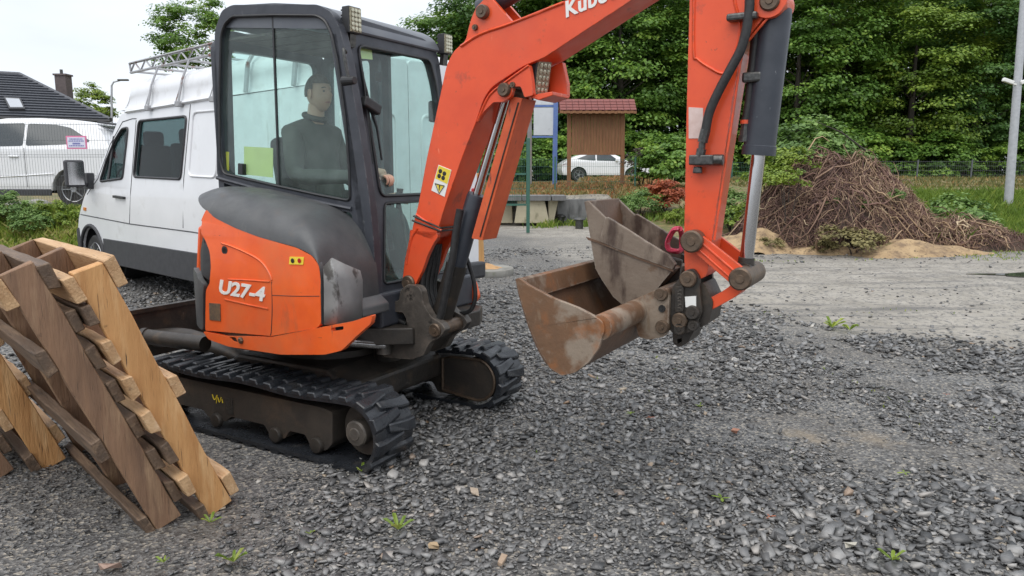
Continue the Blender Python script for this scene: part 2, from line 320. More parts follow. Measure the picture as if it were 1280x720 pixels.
def ground_mat():
    m = bpy.data.materials.new('gravel_yard'); m.use_nodes = True; N = m.node_tree.nodes; L = m.node_tree.links; p = N['Principled BSDF']; p.inputs['Roughness'].default_value = .62
    tc = N.new('ShaderNodeTexCoord')
    def noise(s, d=6):
        n = N.new('ShaderNodeTexNoise'); n.inputs['Scale'].default_value = s; n.inputs['Detail'].default_value = d; n.inputs['Roughness'].default_value = .65; L.new(tc.outputs['Object'], n.inputs['Vector']); return n.outputs['Fac']
    def mix(f, a, b):
        x = N.new('ShaderNodeMix'); x.data_type = 'RGBA'
        for s_, val in ((x.inputs[0], f), (x.inputs[6], a), (x.inputs[7], b)):
            if hasattr(val, 'is_linked'): L.new(val, s_)
            elif isinstance(val, tuple): s_.default_value = (*val, 1)
            else: s_.default_value = val
        return x.outputs[2]
    def rng(f, a, b, c=0, d=1):
        g = N.new('ShaderNodeMapRange'); g.inputs[1].default_value = a; g.inputs[2].default_value = b; g.inputs[3].default_value = c; g.inputs[4].default_value = d; L.new(f, g.inputs[0]); return g.outputs[0]
    def vor(s):
        v = N.new('ShaderNodeTexVoronoi'); v.inputs['Scale'].default_value = s; L.new(tc.outputs['Object'], v.inputs['Vector'])
        sp = N.new('ShaderNodeSeparateColor'); L.new(v.outputs['Color'], sp.inputs[0]); return sp.outputs[0], v.outputs['Distance']
    v1, d1 = vor(75)
    c = N.new('ShaderNodeValToRGB'); el = c.color_ramp.elements
    st = [(0, (.035, .035, .036)), (.4, (.10, .099, .098)), (.8, (.21, .206, .2)), (.93, (.3, .275, .235)), (1, (.42, .38, .32))]
    while len(el) < len(st): el.new(.5)
    for e, (po, cc) in zip(el, st): e.position = po; e.color = (*cc, 1)
    L.new(v1, c.inputs[0]); dark = mix(rng(noise(1.2), .45, .7, 0, .55), c.outputs[0], (.105, .088, .07)); dark = mix(rng(noise(.75, 9), .6, .68, 0, .8), dark, (.27, .22, .16))
    v2, d2 = vor(30); ltb = ramp2(N, L, noise(2.2, 10), (.28, .255, .215), (.40, .37, .325), .35, .68)
    lt = mix(rng(v2, .8, .86, 0, .75), ltb, (.09, .09, .095)); lt = mix(rng(noise(.9, 8), .5, .62, 0, .6), lt, (.18, .165, .145)); mpn = N.new('ShaderNodeMapping'); mpn.inputs['Rotation'].default_value = (0, 0, .12); mpn.inputs['Scale'].default_value = (.22, 2.6, 1); L.new(tc.outputs['Object'], mpn.inputs[0]); nr = N.new('ShaderNodeTexNoise'); nr.inputs['Scale'].default_value = 1.4; nr.inputs['Detail'].default_value = 9; nr.inputs['Roughness'].default_value = .7; L.new(mpn.outputs[0], nr.inputs['Vector']); lt = mix(rng(nr.outputs['Fac'], .52, .64, 0, .75), lt, (.12, .115, .11))
    r = N.new('ShaderNodeAttribute'); r.attribute_name = 'road'; t = N.new('ShaderNodeAttribute'); t.attribute_name = 'turf'
    col = mix(r.outputs['Fac'], dark, lt)
    turf = ramp2(N, L, noise(3, 8), (.10, .115, .03), (.27, .19, .09), .4, .62)
    turf = mix(rng(noise(9, 6), .55, .7), turf, (.09, .07, .04))
    col = mix(t.outputs['Fac'], col, turf); L.new(col, p.inputs['Base Color'])
    b = N.new('ShaderNodeBump'); b.inputs['Strength'].default_value = .7; b.inputs['Distance'].default_value = .012
    a = N.new('ShaderNodeMath'); a.operation = 'ADD'; L.new(d1, a.inputs[0]); L.new(noise(60), a.inputs[1]); L.new(a.outputs[0], b.inputs['Height']); L.new(b.outputs[0], p.inputs['Normal'])
    return m
g_o = obj('ground', me, ground_mat(), smooth=180); prop(g_o, 'dark crushed slate yard with a pale compacted track and rough banks', kind='structure')
# loose crushed stone: a dozen angular shapes scattered by the thousand
def stone_shapes(k, rs):
    out = []
    base = np.array([(x, y, z) for x in (-1, 1) for y in (-1, 1) for z in (-1, 1)], float) * .62
    for _ in range(k):
        v = base * (1 + .8 * (rs.rand(8, 3) - .5)); v *= np.array([1.05, .5 + .5 * rs.rand(), .2 + .3 * rs.rand()]); v[rs.randint(0, 8, 3)] *= .45 + .4 * rs.rand(3)[:, None]; out.append(v)
    return np.array(out)
CF = np.array([(0, 1, 3), (0, 3, 2), (4, 6, 7), (4, 7, 5), (0, 4, 5), (0, 5, 1), (2, 3, 7), (2, 7, 6), (0, 2, 6), (0, 6, 4), (1, 5, 7), (1, 7, 3)])
def scatter_stones(pts, size, rs, tint, lift=.25):
    n = len(pts); sh = stone_shapes(24, rs)[rs.randint(0, 24, n)]
    a = rs.rand(n) * 6.283; tl = (rs.rand(n, 2) - .5) * .9
    ca, sa = np.cos(a), np.sin(a); v = sh * size[:, None, None]
    x = v[..., 0] * ca[:, None] - v[..., 1] * sa[:, None]; y = v[..., 0] * sa[:, None] + v[..., 1] * ca[:, None]; z = v[..., 2] + x * tl[:, :1] + y * tl[:, 1:]
    co = np.stack([x + pts[:, :1], y + pts[:, 1:2], z + pts[:, 2:] + size[:, None] * lift], -1).reshape(-1, 3)
    f = (CF[None] + (np.arange(n) * 8)[:, None, None]).reshape(-1, 3)
    return co, f, np.repeat(tint, 8)
rs = np.random.RandomState(3)
P = []
for y0, y1, dens in ((2.2, 3.4, 2500), (3.4, 5, 1900), (5, 7, 1150), (7, 10, 560), (10, 15, 170)):
    hw = .74 * y1; n = int(dens * (y1 - y0) * 2 * hw); P.append(np.stack([(rs.rand(n) - .5) * 2 * hw, y0 + rs.rand(n) * (y1 - y0)], 1))
P = np.concatenate(P); keep = np.abs(P[:, 0]) < .74 * P[:, 1] + .3
P = P[keep]; rd = road(P[:, 0], P[:, 1]); bare = vnoise(P[:, 0], P[:, 1], 1.1, 11) * .6 + vnoise(P[:, 0], P[:, 1], 3.3, 12) * .4
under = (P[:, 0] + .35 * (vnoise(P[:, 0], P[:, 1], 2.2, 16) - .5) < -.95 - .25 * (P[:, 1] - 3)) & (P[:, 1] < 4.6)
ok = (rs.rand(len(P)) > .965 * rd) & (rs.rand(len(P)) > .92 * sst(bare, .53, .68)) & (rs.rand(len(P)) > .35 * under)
oil = gp(955, 537); fine = ((P[:, 0] - oil.x) / .42) ** 2 + ((P[:, 1] - oil.y) / .3) ** 2 + .5 * (vnoise(P[:, 0], P[:, 1], 4, 18) - .5) < 1   # a bare patch of fines
ok &= ~fine | (rs.rand(len(P)) < .12)
P = P[ok]; n = len(P)
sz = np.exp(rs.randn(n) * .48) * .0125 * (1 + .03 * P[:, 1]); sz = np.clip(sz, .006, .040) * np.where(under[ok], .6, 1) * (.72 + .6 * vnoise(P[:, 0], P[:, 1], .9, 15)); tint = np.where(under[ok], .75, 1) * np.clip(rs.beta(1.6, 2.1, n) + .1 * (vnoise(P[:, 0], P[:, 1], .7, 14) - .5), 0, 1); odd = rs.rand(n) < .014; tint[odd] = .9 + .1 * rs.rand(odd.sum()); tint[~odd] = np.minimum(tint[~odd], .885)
Z = zg(P[:, 0], P[:, 1]) + rs.rand(n) * .004
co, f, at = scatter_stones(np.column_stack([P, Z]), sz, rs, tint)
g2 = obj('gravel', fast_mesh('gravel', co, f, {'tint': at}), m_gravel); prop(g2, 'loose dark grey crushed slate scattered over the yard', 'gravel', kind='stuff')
# puddle on the track at the right
m_water = material('puddle_water', (.06, .06, .05), None, rough=.03, spec=.8)
c0 = gp(1300, 346); pud = [(c0.x + (.75 + .25 * math.sin(3 * a) + .15 * math.sin(7 * a + 1)) * math.cos(a), c0.y + (.24 + .06 * math.sin(5 * a)) * math.sin(a)) for a in [i * math.pi / 24 for i in range(48)]]
zz = float(zg(c0.x, c0.y)) + .03
prop(obj('puddle', zprism(pud, zz - .03, zz), m_water), 'shallow brown puddle on the pale track', kind='structure')

# ================================================================== the mini excavator
EXO = Vector((-.44278, 4.27142, 0)); EX = Frame(EXO, R(-30))
ex = thing('mini_excavator', 'orange and grey mini excavator on black rubber tracks with raised boom', 'excavator', EXO, R(-30))
def tgp(c, p): return p
# ---- undercarriage
def track(y0, y1, near):
    xr, xf, zc, r0 = -1.62, -.03, .2, .165
    path = []
    def add_arc(cx, a0, a1, n=14):
        for i in range(n + 1):
            a = a0 + (a1 - a0) * i / n; path.append((cx + r0 * math.cos(a), zc + r0 * math.sin(a), math.cos(a), math.sin(a)))
    add_arc(xf, -math.pi / 2, math.pi / 2); 
    for i in range(1, 16): t = i / 16; path.append((xf + (xr - xf) * t, zc + r0 - .018 * math.sin(math.pi * t * 2) ** 2, 0, 1))
    add_arc(xr, math.pi / 2, 1.5 * math.pi)
    for i in range(1, 16): t = i / 16; path.append((xr + (xf - xr) * t, zc - r0, 0, -1))
    bm = NB(); rings = []
    for x, z, nx_, nz_ in path: rings.append([bm.verts.new((x + nx_ * o, y, z + nz_ * o)) for o, y in ((0, y0), (.022, y0), (.022, y1), (0, y1))])
    nf = []
    for i in range(len(rings)):
        a, b = rings[i], rings[(i + 1) % len(rings)]
        for k in range(4): nf.append(bm.faces.new((a[k], a[(k + 1) % 4], b[(k + 1) % 4], b[k])))
    bmesh.ops.recalc_face_normals(bm, faces=nf)
    belt = obj('track_belt', bm, m_rubber, ex, smooth=40)
    # lugs, staggered left and right halves
    cum = [0]; M = len(path)
    for i in range(M): a, b = path[i], path[(i + 1) % M]; cum.append(cum[-1] + math.hypot(b[0] - a[0], b[1] - a[1]))
    tot = cum[-1]
    def at(s):
        s %= tot; i = max(0, np.searchsorted(cum, s, 'right') - 1); t = (s - cum[i]) / (cum[i + 1] - cum[i]); a, b = path[i % M], path[(i + 1) % M]
        q = [a[k] + (b[k] - a[k]) * t for k in range(4)]; l = math.hypot(q[2], q[3]); return q[0], q[1], q[2] / l, q[3] / l
    n = 38; bm = NB(); yc = (y0 + y1) / 2
    for k in range(n):
        for half in (0, 1):
            s = (k + half * .5) * tot / n; out = y0 if half == 0 else y1; inn = yc + (.055 if half == 0 else -.055); sk = .022 * (1 if half == 0 else -1)
            vv = []
            for yy, sh, wb, wt in ((out, 0, .04, .026), (out + (inn - out) * .28, 0, .036, .024), (inn, .022, .03, .016)):
                for off, hw in ((.018, -wb), (.044, -wt), (.044, wt), (.018, wb)):
                    x, z, nx_, nz_ = at(s + hw + sh); vv.append(bm.verts.new((x + nx_ * off, yy + (0 if yy != out else (-.004 if half == 0 else .004)), z + nz_ * off)))
            nf = [bm.faces.new(vv[0:4]), bm.faces.new(vv[8:12][::-1])]
            for j in (0, 4):
                for q in range(3): nf.append(bm.faces.new((vv[j + q], vv[j + q + 1], vv[j + q + 5], vv[j + q + 4])))
            bmesh.ops.recalc_face_normals(bm, faces=nf)
    obj('tread', bm, m_rubber, belt, bevel=.006, seg=1)
    # roller frame
    yo = y0 + .055 if near else y1 - .055; yi = y1 - .04 if near else y0 + .04; a, b = min(yo, yi), max(yo, yi)
    fr = rnd([(-1.5, .125), (-1.25, .125), (-1.2, .085), (-1.05, .085), (-1.0, .125), (-.72, .125), (-.68, .07), (-.56, .07), (-.52, .125), (-.40, .125), (-.36, .06), (-.25, .06), (-.2, .11), (-.19, .285), (-.26, .3), (-1.5, .3)], .015, 2)
    fo = obj('track_frame', prism(fr, a, b), m_frame, ex, bevel=.008)
    for x in (-.62, -.305, -1.12):
        bm = NB(); lathe(bm, [(.02, -.006), (.04, 0), (.045, .01), (.045, .03)], (x, (y0 + .03) if near else (y1 - .03), .085), (0, 1 if near else -1, 0), 16); obj('roller', bm, m_steel, fo, smooth=40)
    bm = NB(); e = y0 + .035 if near else y1 - .035; sgn = 1 if near else -1
    lathe(bm, [(.012, -.012), (.03, -.012), (.034, -.006), (.062, -.004), (.07, .004), (.072, .03), (.072, .05)], (-.015, e, .205), (0, sgn, 0), 24); obj('travel_motor_cover', bm, m_cast, ex, smooth=35)
    bm = NB(); lathe(bm, [(.06, 0), (.14, .0), (.146, .02), (.146, .09), (.14, .1)], (-.03, e + sgn * .09, .2), (0, sgn, 0), 30); obj('sprocket', bm, m_frame, ex, smooth=35)
    bm = NB(); lathe(bm, [(.05, 0), (.15, .0), (.155, .02), (.155, .1), (.14, .12)], (-1.62, e + sgn * .06, .2), (0, sgn, 0), 30); obj('idler_wheel', bm, m_frame, ex, smooth=35)
    # guard plate over the motor on the inner side
    yi2 = y1 - .035 if near else y0 + .035
    dpl = [(-.30, .09), (-.1, .065), (-.03, .06)] + [(-.03 + .14 * math.cos(t), .2 + .14 * math.sin(t)) for t in [(-.5 + i / 12) * math.pi for i in range(1, 12)]] + [(-.03, .335), (-.22, .33), (-.30, .31)]
    gpl = obj('motor_guard', prism(dpl, yi2 - .012, yi2 + .012), m_frame, ex, bevel=.005)
    bm = NB(); ring = [(x, yi2 - .016, z) for x, z in dpl]; tube(bm, ring + ring[:1], .011, 6); obj('guard_rim', bm, m_pin, gpl, smooth=40)
track(-.75, -.45, True); track(.45, .75, False)
obj('undercarriage_beam', prism([(-1.35, .2), (-1.2, .14), (-.45, .14), (-.3, .2), (-.3, .34), (-.45, .43), (-1.2, .43), (-1.35, .34)], -.46, .46), m_steel, ex, bevel=.02)
bm = NB(); lathe(bm, [(.34, 0), (.36, .01), (.36, .05), (.31, .06), (.31, .1), (.36, .11), (.36, .15)], (-.83, 0, .42), (0, 0, 1), 40); obj('slewing_ring', bm, m_steel, ex, smooth=30)
# yellow scrawl and worn label on the frame
def spray(pts, y, r, m, name): bm = NB(); [tube(bm, spline([(x, y, z) for x, z in q], 4), r, 5) for q in pts]; return obj(name, bm, m, ex)
q = lambda l: EX.ys(l, -.70)
spray([q([(265, 493), (268, 500), (271, 494), (270, 504)]), q([(272, 497), (274, 503), (276, 497)]), q([(277, 499), (278, 504)])], -.698, .003, m_yell, 'chalk_mark')
obj('worn_label', prism(rnd(q([(281, 497), (290, 499), (291, 519), (283, 517)]), .006), -.699, -.694), m_chev, ex)
# ---- blade at the back
bl = xprism(rnd([(-.75, .27), (.75, .27), (.75, .60), (-.75, .60)], .02), -2.22, -2.19); bx_ = box(bl, (-2.2, 0, .605), (.05, 1.5, .03))
obj('dozer_blade', bl, m_steel, ex, bevel=.006)
for s in (-.3, .3):
    bm = NB(); tube(bm, spline([(-2.16, s * 1.2, .4), (-1.9, s, .42), (-1.5, s, .36), (-1.2, s, .3)], 4), [.065] * 13, 12); obj('blade_arm', bm, m_steel, ex, smooth=40)
bm = NB(); tube(bm, [(-1.98, -.55, .47), (-1.45, -.5, .47)], .05, 14); tube(bm, [(-2.0, -.56, .47), (-1.97, -.55, .47)], .058, 14); obj('blade_strut', bm, m_steel, ex, smooth=40)
# ---- upper body: round tail, straight right side
SY, RT, CX = -.74, .80, -.83; XS = CX - math.sqrt(RT * RT - SY * SY); TH0 = math.atan2(SY, XS - CX) % (2 * math.pi)
def bodymap(lift=0, tumble=.1):
    def f(u, v, wth):
        o = wth - lift + max(0, v - .95) * tumble
        if u < -XS: return Vector((-u, SY + o, v))
        a = TH0 - (u + XS) / RT; r = RT - o; return Vector((CX + r * math.cos(a), r * math.sin(a), v))
    return f
def bodypix(px, py):
    x, z = EX.py(px, py, SY)
    if x >= XS: return (-x, z)
    d = ray(px, py); o = EX.loc(CAMP); dl = Vector((d.dot(EX.F), d.dot(EX.L), d.z)); ox, oy = o.x - CX, o.y
    A = dl.x ** 2 + dl.y ** 2; B = ox * dl.x + oy * dl.y; C = ox * ox + oy * oy - RT * RT; D = B * B - A * C
    t = (-B - math.sqrt(max(D, 0))) / A; h = o + dl * t; a = math.atan2(h.y, h.x - CX) % (2 * math.pi)
    return (-XS + RT * (TH0 - a), h.z)
BP = lambda l: [bodypix(a, b) for a, b in l]
cuts = [-XS + i * .06 for i in range(20)]
def bpanel(name, px, m, thick=.03, lift=0, holes=(), r=.015, bevel=.008, parent=ex, ext=None):
    pts = BP(px) + (ext or []); pts = rnd(pts, r, 3)
    return obj(name, panel(pts, [rnd(BP(h), .01, 3) for h in holes], bodymap(lift), thick, cu=cuts, cv=(.95, 1.05, 1.15)), m, parent, smooth=30, bevel=bevel)
shell_in = [( .0 - 0, .5)]
obj('body_core', panel([(.34, .62), (2.4, .62), (2.4, 1.15), (1.1, 1.18), (.5, 1.12), (.34, 1.0)], [], bodymap(-.035), .3, cu=cuts, cv=(.95,)), m_black, ex, smooth=30)
bpanel('engine_cover', [(251, 262), (263, 273), (290, 286), (320, 297), (345, 304), (367, 310), (387, 320), (397, 333), (401, 353), (402, 404), (397, 410), (340, 420), (257, 413), (258, 363), (263, 353), (263, 333), (260, 315), (253, 300), (246, 290), (246, 275)], m_panel, lift=.004)
bpanel('side_skirt', [(255, 414), (283, 420), (310, 420), (340, 421), (407, 408), (440, 402), (467, 393), (465, 404), (450, 417), (428, 438), (407, 443), (353, 443), (287, 433), (262, 424)], m_panel, lift=.008, holes=[[(288, 420.5), (296, 421.5), (299, 428), (291, 426)], [(415.5, 409.5), (431, 407.2), (430.5, 412), (415.5, 414)]])
bpanel('vent_grille', [(246, 291), (253, 301), (262, 318), (263, 334), (262, 353), (247, 338), (244.5, 315)], m_black, lift=-.012)
bpanel('rear_corner_guard', [(242.5, 334), (248, 341), (257, 356), (256, 366), (256, 412), (247, 404), (241, 385), (240.5, 360)], m_hood, lift=.012, ext=None)
# rear counterweight, out of sight, closing the tail
obj('counterweight', panel([(1.42, .6), (2.6, .6), (2.6, 1.32), (1.42, 1.22)], [], bodymap(.0), .06, cu=[1.2 + i * .08 for i in range(18)], cv=(.95, 1.1)), m_panel, ex, smooth=30, bevel=.02)
# recessed panel lines pressed into the cover, with a lock hole
def groove(name, px, r, m, lift=.008, k=4, parent=ex):
    f = bodymap(lift); bm = NB(); tube(bm, spline([f(*bodypix(a, b), 0) for a, b in px], k), r, 6); return obj(name, bm, m, parent, smooth=60)
cov = [o for o in ex.children if o.name.startswith('engine_cover')][0]
groove('pressed_rib', [(274, 304), (292, 310), (318, 322), (330, 332), (338, 344), (340, 350)], .006, m_panel, .006)
groove('pressed_rib', [(286, 349), (310, 350), (338, 352)], .0045, m_panel, .006)
groove('pressed_rib', [(282, 374), (308, 380), (336, 386)], .0045, m_panel, .006)
groove('seam', [(340, 352), (341, 385), (340, 412), (339, 419)], .003, m_black, .0035)
groove('seam', [(341, 369), (370, 370), (400, 370)], .002, m_black, .004)
f = bodymap(.006); c = f(*bodypix(278.5, 313), 0); bm = NB(); lathe(bm, [(.014, 0), (.022, -.004), (.024, .0)], c, (0, -1, 0), 16); obj('lock_hole', bm, m_black, ex)
for a, b in ((303, 425),):
    c = f(*bodypix(a, b), 0); bm = NB(); lathe(bm, [(.02, -.01), (.02, .01), (.012, .016)], c, (0, -1, 0), 6); obj('latch', bm, m_pin, ex)
bpanel('serial_plate', [(263, 378.5), (276.5, 379.5), (277, 401), (263.5, 399.5)], material('smudged_plate', (.25, .17, .1), (.12, .1, .08), 30, .4, metal=.3), thick=.004, lift=.009, bevel=0, r=.003)
sd = bpanel('warning_sticker', [(360.5, 321), (378, 321.5), (378, 331), (360.5, 330.5)], m_yell, thick=.003, lift=.008, bevel=0, r=.003)
for a in (365, 373.5): 
    c = bodymap(.011)(*bodypix(a, 326), 0); bm = NB(); lathe(bm, [(.008, -.001), (.013, .0005), (.008, .001)], c, (0, -1, 0), 10); obj('pictogram', bm, m_ink if a < 370 else m_red, sd)
def text(name, s, m, loc, size, rotz=0, shear=0, bold=0, parent=ex, ext=.002, sx=1, spacing=1.0, face=-1):
    cu = bpy.data.curves.new(name, 'FONT'); cu.body = s; cu.size = size; cu.shear = shear; cu.offset = bold; cu.extrude = ext; cu.space_character = spacing; cu.resolution_u = 3
    t_ = bpy.data.objects.new(name, cu); deps = None; COL.objects.link(t_)
    bpy.context.view_layer.update(); me_ = bpy.data.meshes.new_from_object(t_.evaluated_get(bpy.context.evaluated_depsgraph_get())); bpy.data.objects.remove(t_); bpy.data.curves.remove(cu)
    o = bpy.data.objects.new(name, me_); COL.objects.link(o); me_.materials.clear(); me_.materials.append(m); o.parent = parent; o.location = loc
    o.rotation_euler = (R(90), -rotz, 0); o.scale = (sx, 1, 1)
    return o
u0, z0 = bodypix(274, 365.5); u1, z1 = bodypix(331, 376)
t_ = text('model_lettering', 'U27-4', m_decal, (-u0, SY - .007 + max(0, z0 - .95) * .1, z0), .108, math.atan2(z1 - z0, -u1 + u0), .18, .0035)
t_.scale = (math.hypot(u1 - u0, z1 - z0) / max(t_.dimensions.x, .01) if t_.dimensions.x > 0 else 1, 1, 1)
# ---- grey hood
outp = [(251, 264), (256, 267), (263, 273), (290, 286), (320, 297), (345, 304), (367, 310), (387, 320), (397, 333), (401, 353), (402, 380), (402.5, 406)]
inp = [(262, 240), (272, 236), (287, 233), (310, 235), (328, 238.5), (347, 243), (380, 252), (407, 264), (428, 284), (441, 308), (450, 335), (454, 388)]
bm = NB(); grid = []
f = bodymap(.0)
for i, (a, b) in enumerate(zip(spline([(*p, 0) for p in outp], 4), spline([(*p, 0) for p in inp], 4))):
    po = f(*bodypix(a.x, a.y), 0); xi, zi = EX.py(b.x, b.y, -.40); pi_ = Vector((xi, -.40, zi)); row = [Vector((po.x, po.y + .03, po.z - .002)), Vector((po.x, po.y - .004, po.z + .002))]
    for k in range(1, 9):
        t = k / 8 * math.pi / 2; wz, wy = math.sin(t), 1 - math.cos(t)
        row.append(Vector((po.x + (pi_.x - po.x) * (wz * .5 + wy * .5), po.y - .004 + (pi_.y - po.y) * wy, po.z + (pi_.z - po.z) * wz)))
    row.append(Vector((pi_.x + .0, -.26, pi_.z - .004))); grid.append([bm.verts.new(p) for p in row])
for a, b in zip(grid, grid[1:]):
    for k in range(len(a) - 1): bm.faces.new((a[k], a[k + 1], b[k + 1], b[k]))
bm.faces.new(grid[0]); bm.faces.new(grid[-1][::-1]); bmesh.ops.recalc_face_normals(bm, faces=bm.faces[:])
hood = obj('hood', bm, m_hood, ex, smooth=60)
# pale sun-bleached front plate, and the step at its foot
fx = lambda a, b, y: Vector((EX.py(a, b, y)[0], y, EX.py(a, b, y)[1]))
bm = NB(); 
g2_ = []
for k, (y, pxs) in enumerate(((-.725, [(403, 333), (404, 360), (404, 385), (404, 405)]), (-.70, [(413, 322), (417, 350), (420, 380), (419, 404)]), (-.62, [(428, 330), (431, 350), (433, 375), (432, 402)]), (-.52, [(447, 338), (450, 350), (450, 372), (449, 398)]))):
    g2_.append([bm.verts.new(fx(a + 1, b, y) + Vector((.012, -.008, 0))) for a, b in pxs])
for a, b in zip(g2_, g2_[1:]):
    for k in range(3): bm.faces.new((a[k], a[k + 1], b[k + 1], b[k]))
bmesh.ops.recalc_face_normals(bm, faces=bm.faces[:]); o = obj('hood_front_plate', bm, m_hoodpale, ex, smooth=50); sm = o.modifiers.new('t', 'SOLIDIFY'); sm.thickness = .02; sm.offset = 0
obj('front_step', prism(rnd(EX.ys([(432, 378), (445, 374), (456, 385), (457, 396), (436, 399)], -.5), .01), -.52, -.30), m_hood, ex, bevel=.01)
# platform under cab
pl_ = [(CX + .74 * math.cos(a), .74 * math.sin(a)) for a in [R(60) + i * R(240) / 30 for i in range(31)]] + [(-.42, -.66), (-.32, -.34), (-.06, -.16), (-.02, .5), (-.1, .66)]
obj('platform', zprism(pl_, .56, .66), m_steel, ex, bevel=.015)
obj('floor_box', prism([(-1.4, .66), (-.2, .66), (-.2, .86), (-1.4, .86)], -.26, .70), m_char, ex, bevel=.015)
obj('left_skirt', prism(rnd([(-1.1, .6), (-.24, .62), (-.16, .70), (-.2, .82), (-1.1, .95)], .03), .70, .74), m_panel, ex, bevel=.01)
# ---- cab
YR, YL = -.27, .70
side_out = [(449, 380), (471, 380), (467, 300), (462, 250), (455, 200), (444, 130), (433, 70), (425, 36), (414, 15), (397, 5.5), (290, 6), (277, 13), (268.5, 38), (268, 70), (270, 150), (271, 215), (273, 226), (300, 236), (380, 255), (440, 266)]
side_win = [(275.5, 200), (274.5, 120), (276.5, 45), (281, 30), (291, 20.5), (340, 19), (396, 19.5), (407, 26), (415, 43), (423, 80), (432, 150), (437, 215), (438, 251), (400, 244), (340, 231), (280, 217)]
so, sw = EX.ys(side_out, YR), EX.ys(side_win, YR)
cabp = obj('cab_side_frame', panel(rnd(so, .03, 3), [rnd(sw, .03, 3)], lambda u, v, wd: Vector((u, YR + wd, v)), .055), m_char, ex, bevel=.014, seg=3)
gp_ = EX.ys([(a, b) for a, b in side_win], YR + .03)
obj('side_window', panel([(x, z) for x, z in sw], [], lambda u, v, wd: Vector((u, YR + .022 + wd, v)), .004), m_glass, ex)
bm = NB(); ring = [Vector((x, YR - .002, z)) for x, z in rnd(sw, .03, 3)]; tube(bm, ring + ring[:1], .009, 6); obj('window_seal', bm, m_black, cabp, smooth=60)
d0, d1 = EX.py(338, 19, YR), EX.py(346, 232, YR)
bm = NB(); bar(bm, (d0[0], YR + .02, d0[1]), (d1[0], YR + .02, d1[1]), .012, .012, (1, 0, 0)); obj('window_divider', bm, m_black, ex)
lt = EX.ys([(297, 204), (303, 205), (303, 219), (297, 218)], YR); obj('window_latch', prism(lt, YR - .0, YR + .04), m_black, ex, bevel=.004)
# window stickers
st = EX.ys([(305, 183), (341, 185), (341, 222), (305, 218)], YR + .03); obj('window_sticker', prism(st, YR + .03, YR + .033), m_pale, ex)
st = EX.ys([(277.5, 189), (286, 190), (286, 213.5), (278, 212)], YR + .03); obj('window_sticker', prism(st, YR + .03, YR + .033), m_yell, ex)
st = EX.ys([(300, 70), (301, 70), (301, 71)], YR + .03)
# ridge below the side window
r0 = [EX.py(a, b, YR) for a, b in ((272, 222), (330, 238), (440, 261))]
bm = NB(); tube(bm, [(x, YR - .005, z) for x, z in r0], .012, 6); obj('window_ledge', bm, m_char, ex, smooth=60)
# front face, leaning back
XF1, ZF1, XF0, ZF0 = -.465, 2.34, -.235, .80; KF = (XF0 - XF1) / (ZF1 - ZF0)
xf = lambda z: XF1 + (ZF1 - z) * KF
def fpix(a, b): p = EX.pl(a, b, (XF1, 0, ZF1), (1, 0, KF)); return (p.y, p.z)
front = lambda o: (lambda u, v, wd: Vector((xf(v) + o - wd, u, v)))
f_out = [(YR, .80), (YL, .80), (YL, 2.30), (.66, 2.37), (.55, 2.41), (-.12, 2.43), (-.22, 2.41), (YR, 2.34)]
a1 = [fpix(*p) for p in ((444, 58), (474, 246))]; a2 = [fpix(*p) for p in ((539, 76), (479, 254), (479.5, 355))]
w_up = [(a1[0][0] + .02, a1[0][1] + .01), (.59, a2[0][1] + .005), (.625, 2.12), (.63, a1[1][1] + .005), (a1[1][0] + .01, a1[1][1] + .005)]
w_lo = [(a2[1][0] + .01, a2[1][1] - .0), (.63, a2[1][1]), (.61, a2[2][1]), (a2[2][0], a2[2][1])]
fr_ = obj('cab_front_frame', panel(rnd(f_out, .03, 3), [rnd(w_up, .05, 4), rnd(w_lo, .03, 3)], front(0), .05, cv=()), m_char, ex, bevel=.012, seg=2)
obj('windshield', panel(rnd(w_up, .05, 4), [], front(-.02), .004), m_glass, ex)
obj('lower_windshield', panel(rnd(w_lo, .03, 3), [], front(-.02), .004), m_glasslow, ex)
bm = NB(); ring = [front(.003)(u, v, 0) for u, v in rnd(w_up, .05, 4)]; tube(bm, ring + ring[:1], .010, 6); ring = [front(.003)(u, v, 0) for u, v in rnd(w_lo, .03, 3)]; tube(bm, ring + ring[:1], .008, 6); obj('windshield_seal', bm, m_black, fr_, smooth=60)
st = [fpix(*p) for p in ((445, 58), (469, 62), (470, 74), (447, 72))]; obj('windshield_sticker', panel(st, [], front(-.026), .003), m_pale, ex)
# corner pillar joins and hinges
for py_ in (95, 135, 258, 276, 340):
    y, z = fpix(436 + (py_ - 95) * .125, py_); bm = NB(); box(bm, (xf(z) + .01, YR + .02, z), (.035, .035, .045)); obj('hinge', bm, m_black, ex, bevel=.008)
# roof
rp = EX.ys([(425, 36), (414, 15), (397, 5.5), (340, 3), (290, 6), (277, 13), (270, 34)], YR)
roof = prism(rnd([(x, z) for x, z in rp], .04, 3), YR + .015, YL - .005); obj('roof', roof, m_roof, ex, bevel=.045, seg=4, smooth=40)
obj('headliner', zprism([(-1.42, YR + .06), (-.54, YR + .06), (-.54, YL - .06), (-1.42, YL - .06)], 2.365, 2.38), m_liner, ex)
for y in (-.1, .1, .3, .5):
    bm = NB(); bar(bm, (-1.4, y, 2.363), (-.56, y, 2.363), .02, .008); obj('headliner_rib', bm, m_liner, ex)
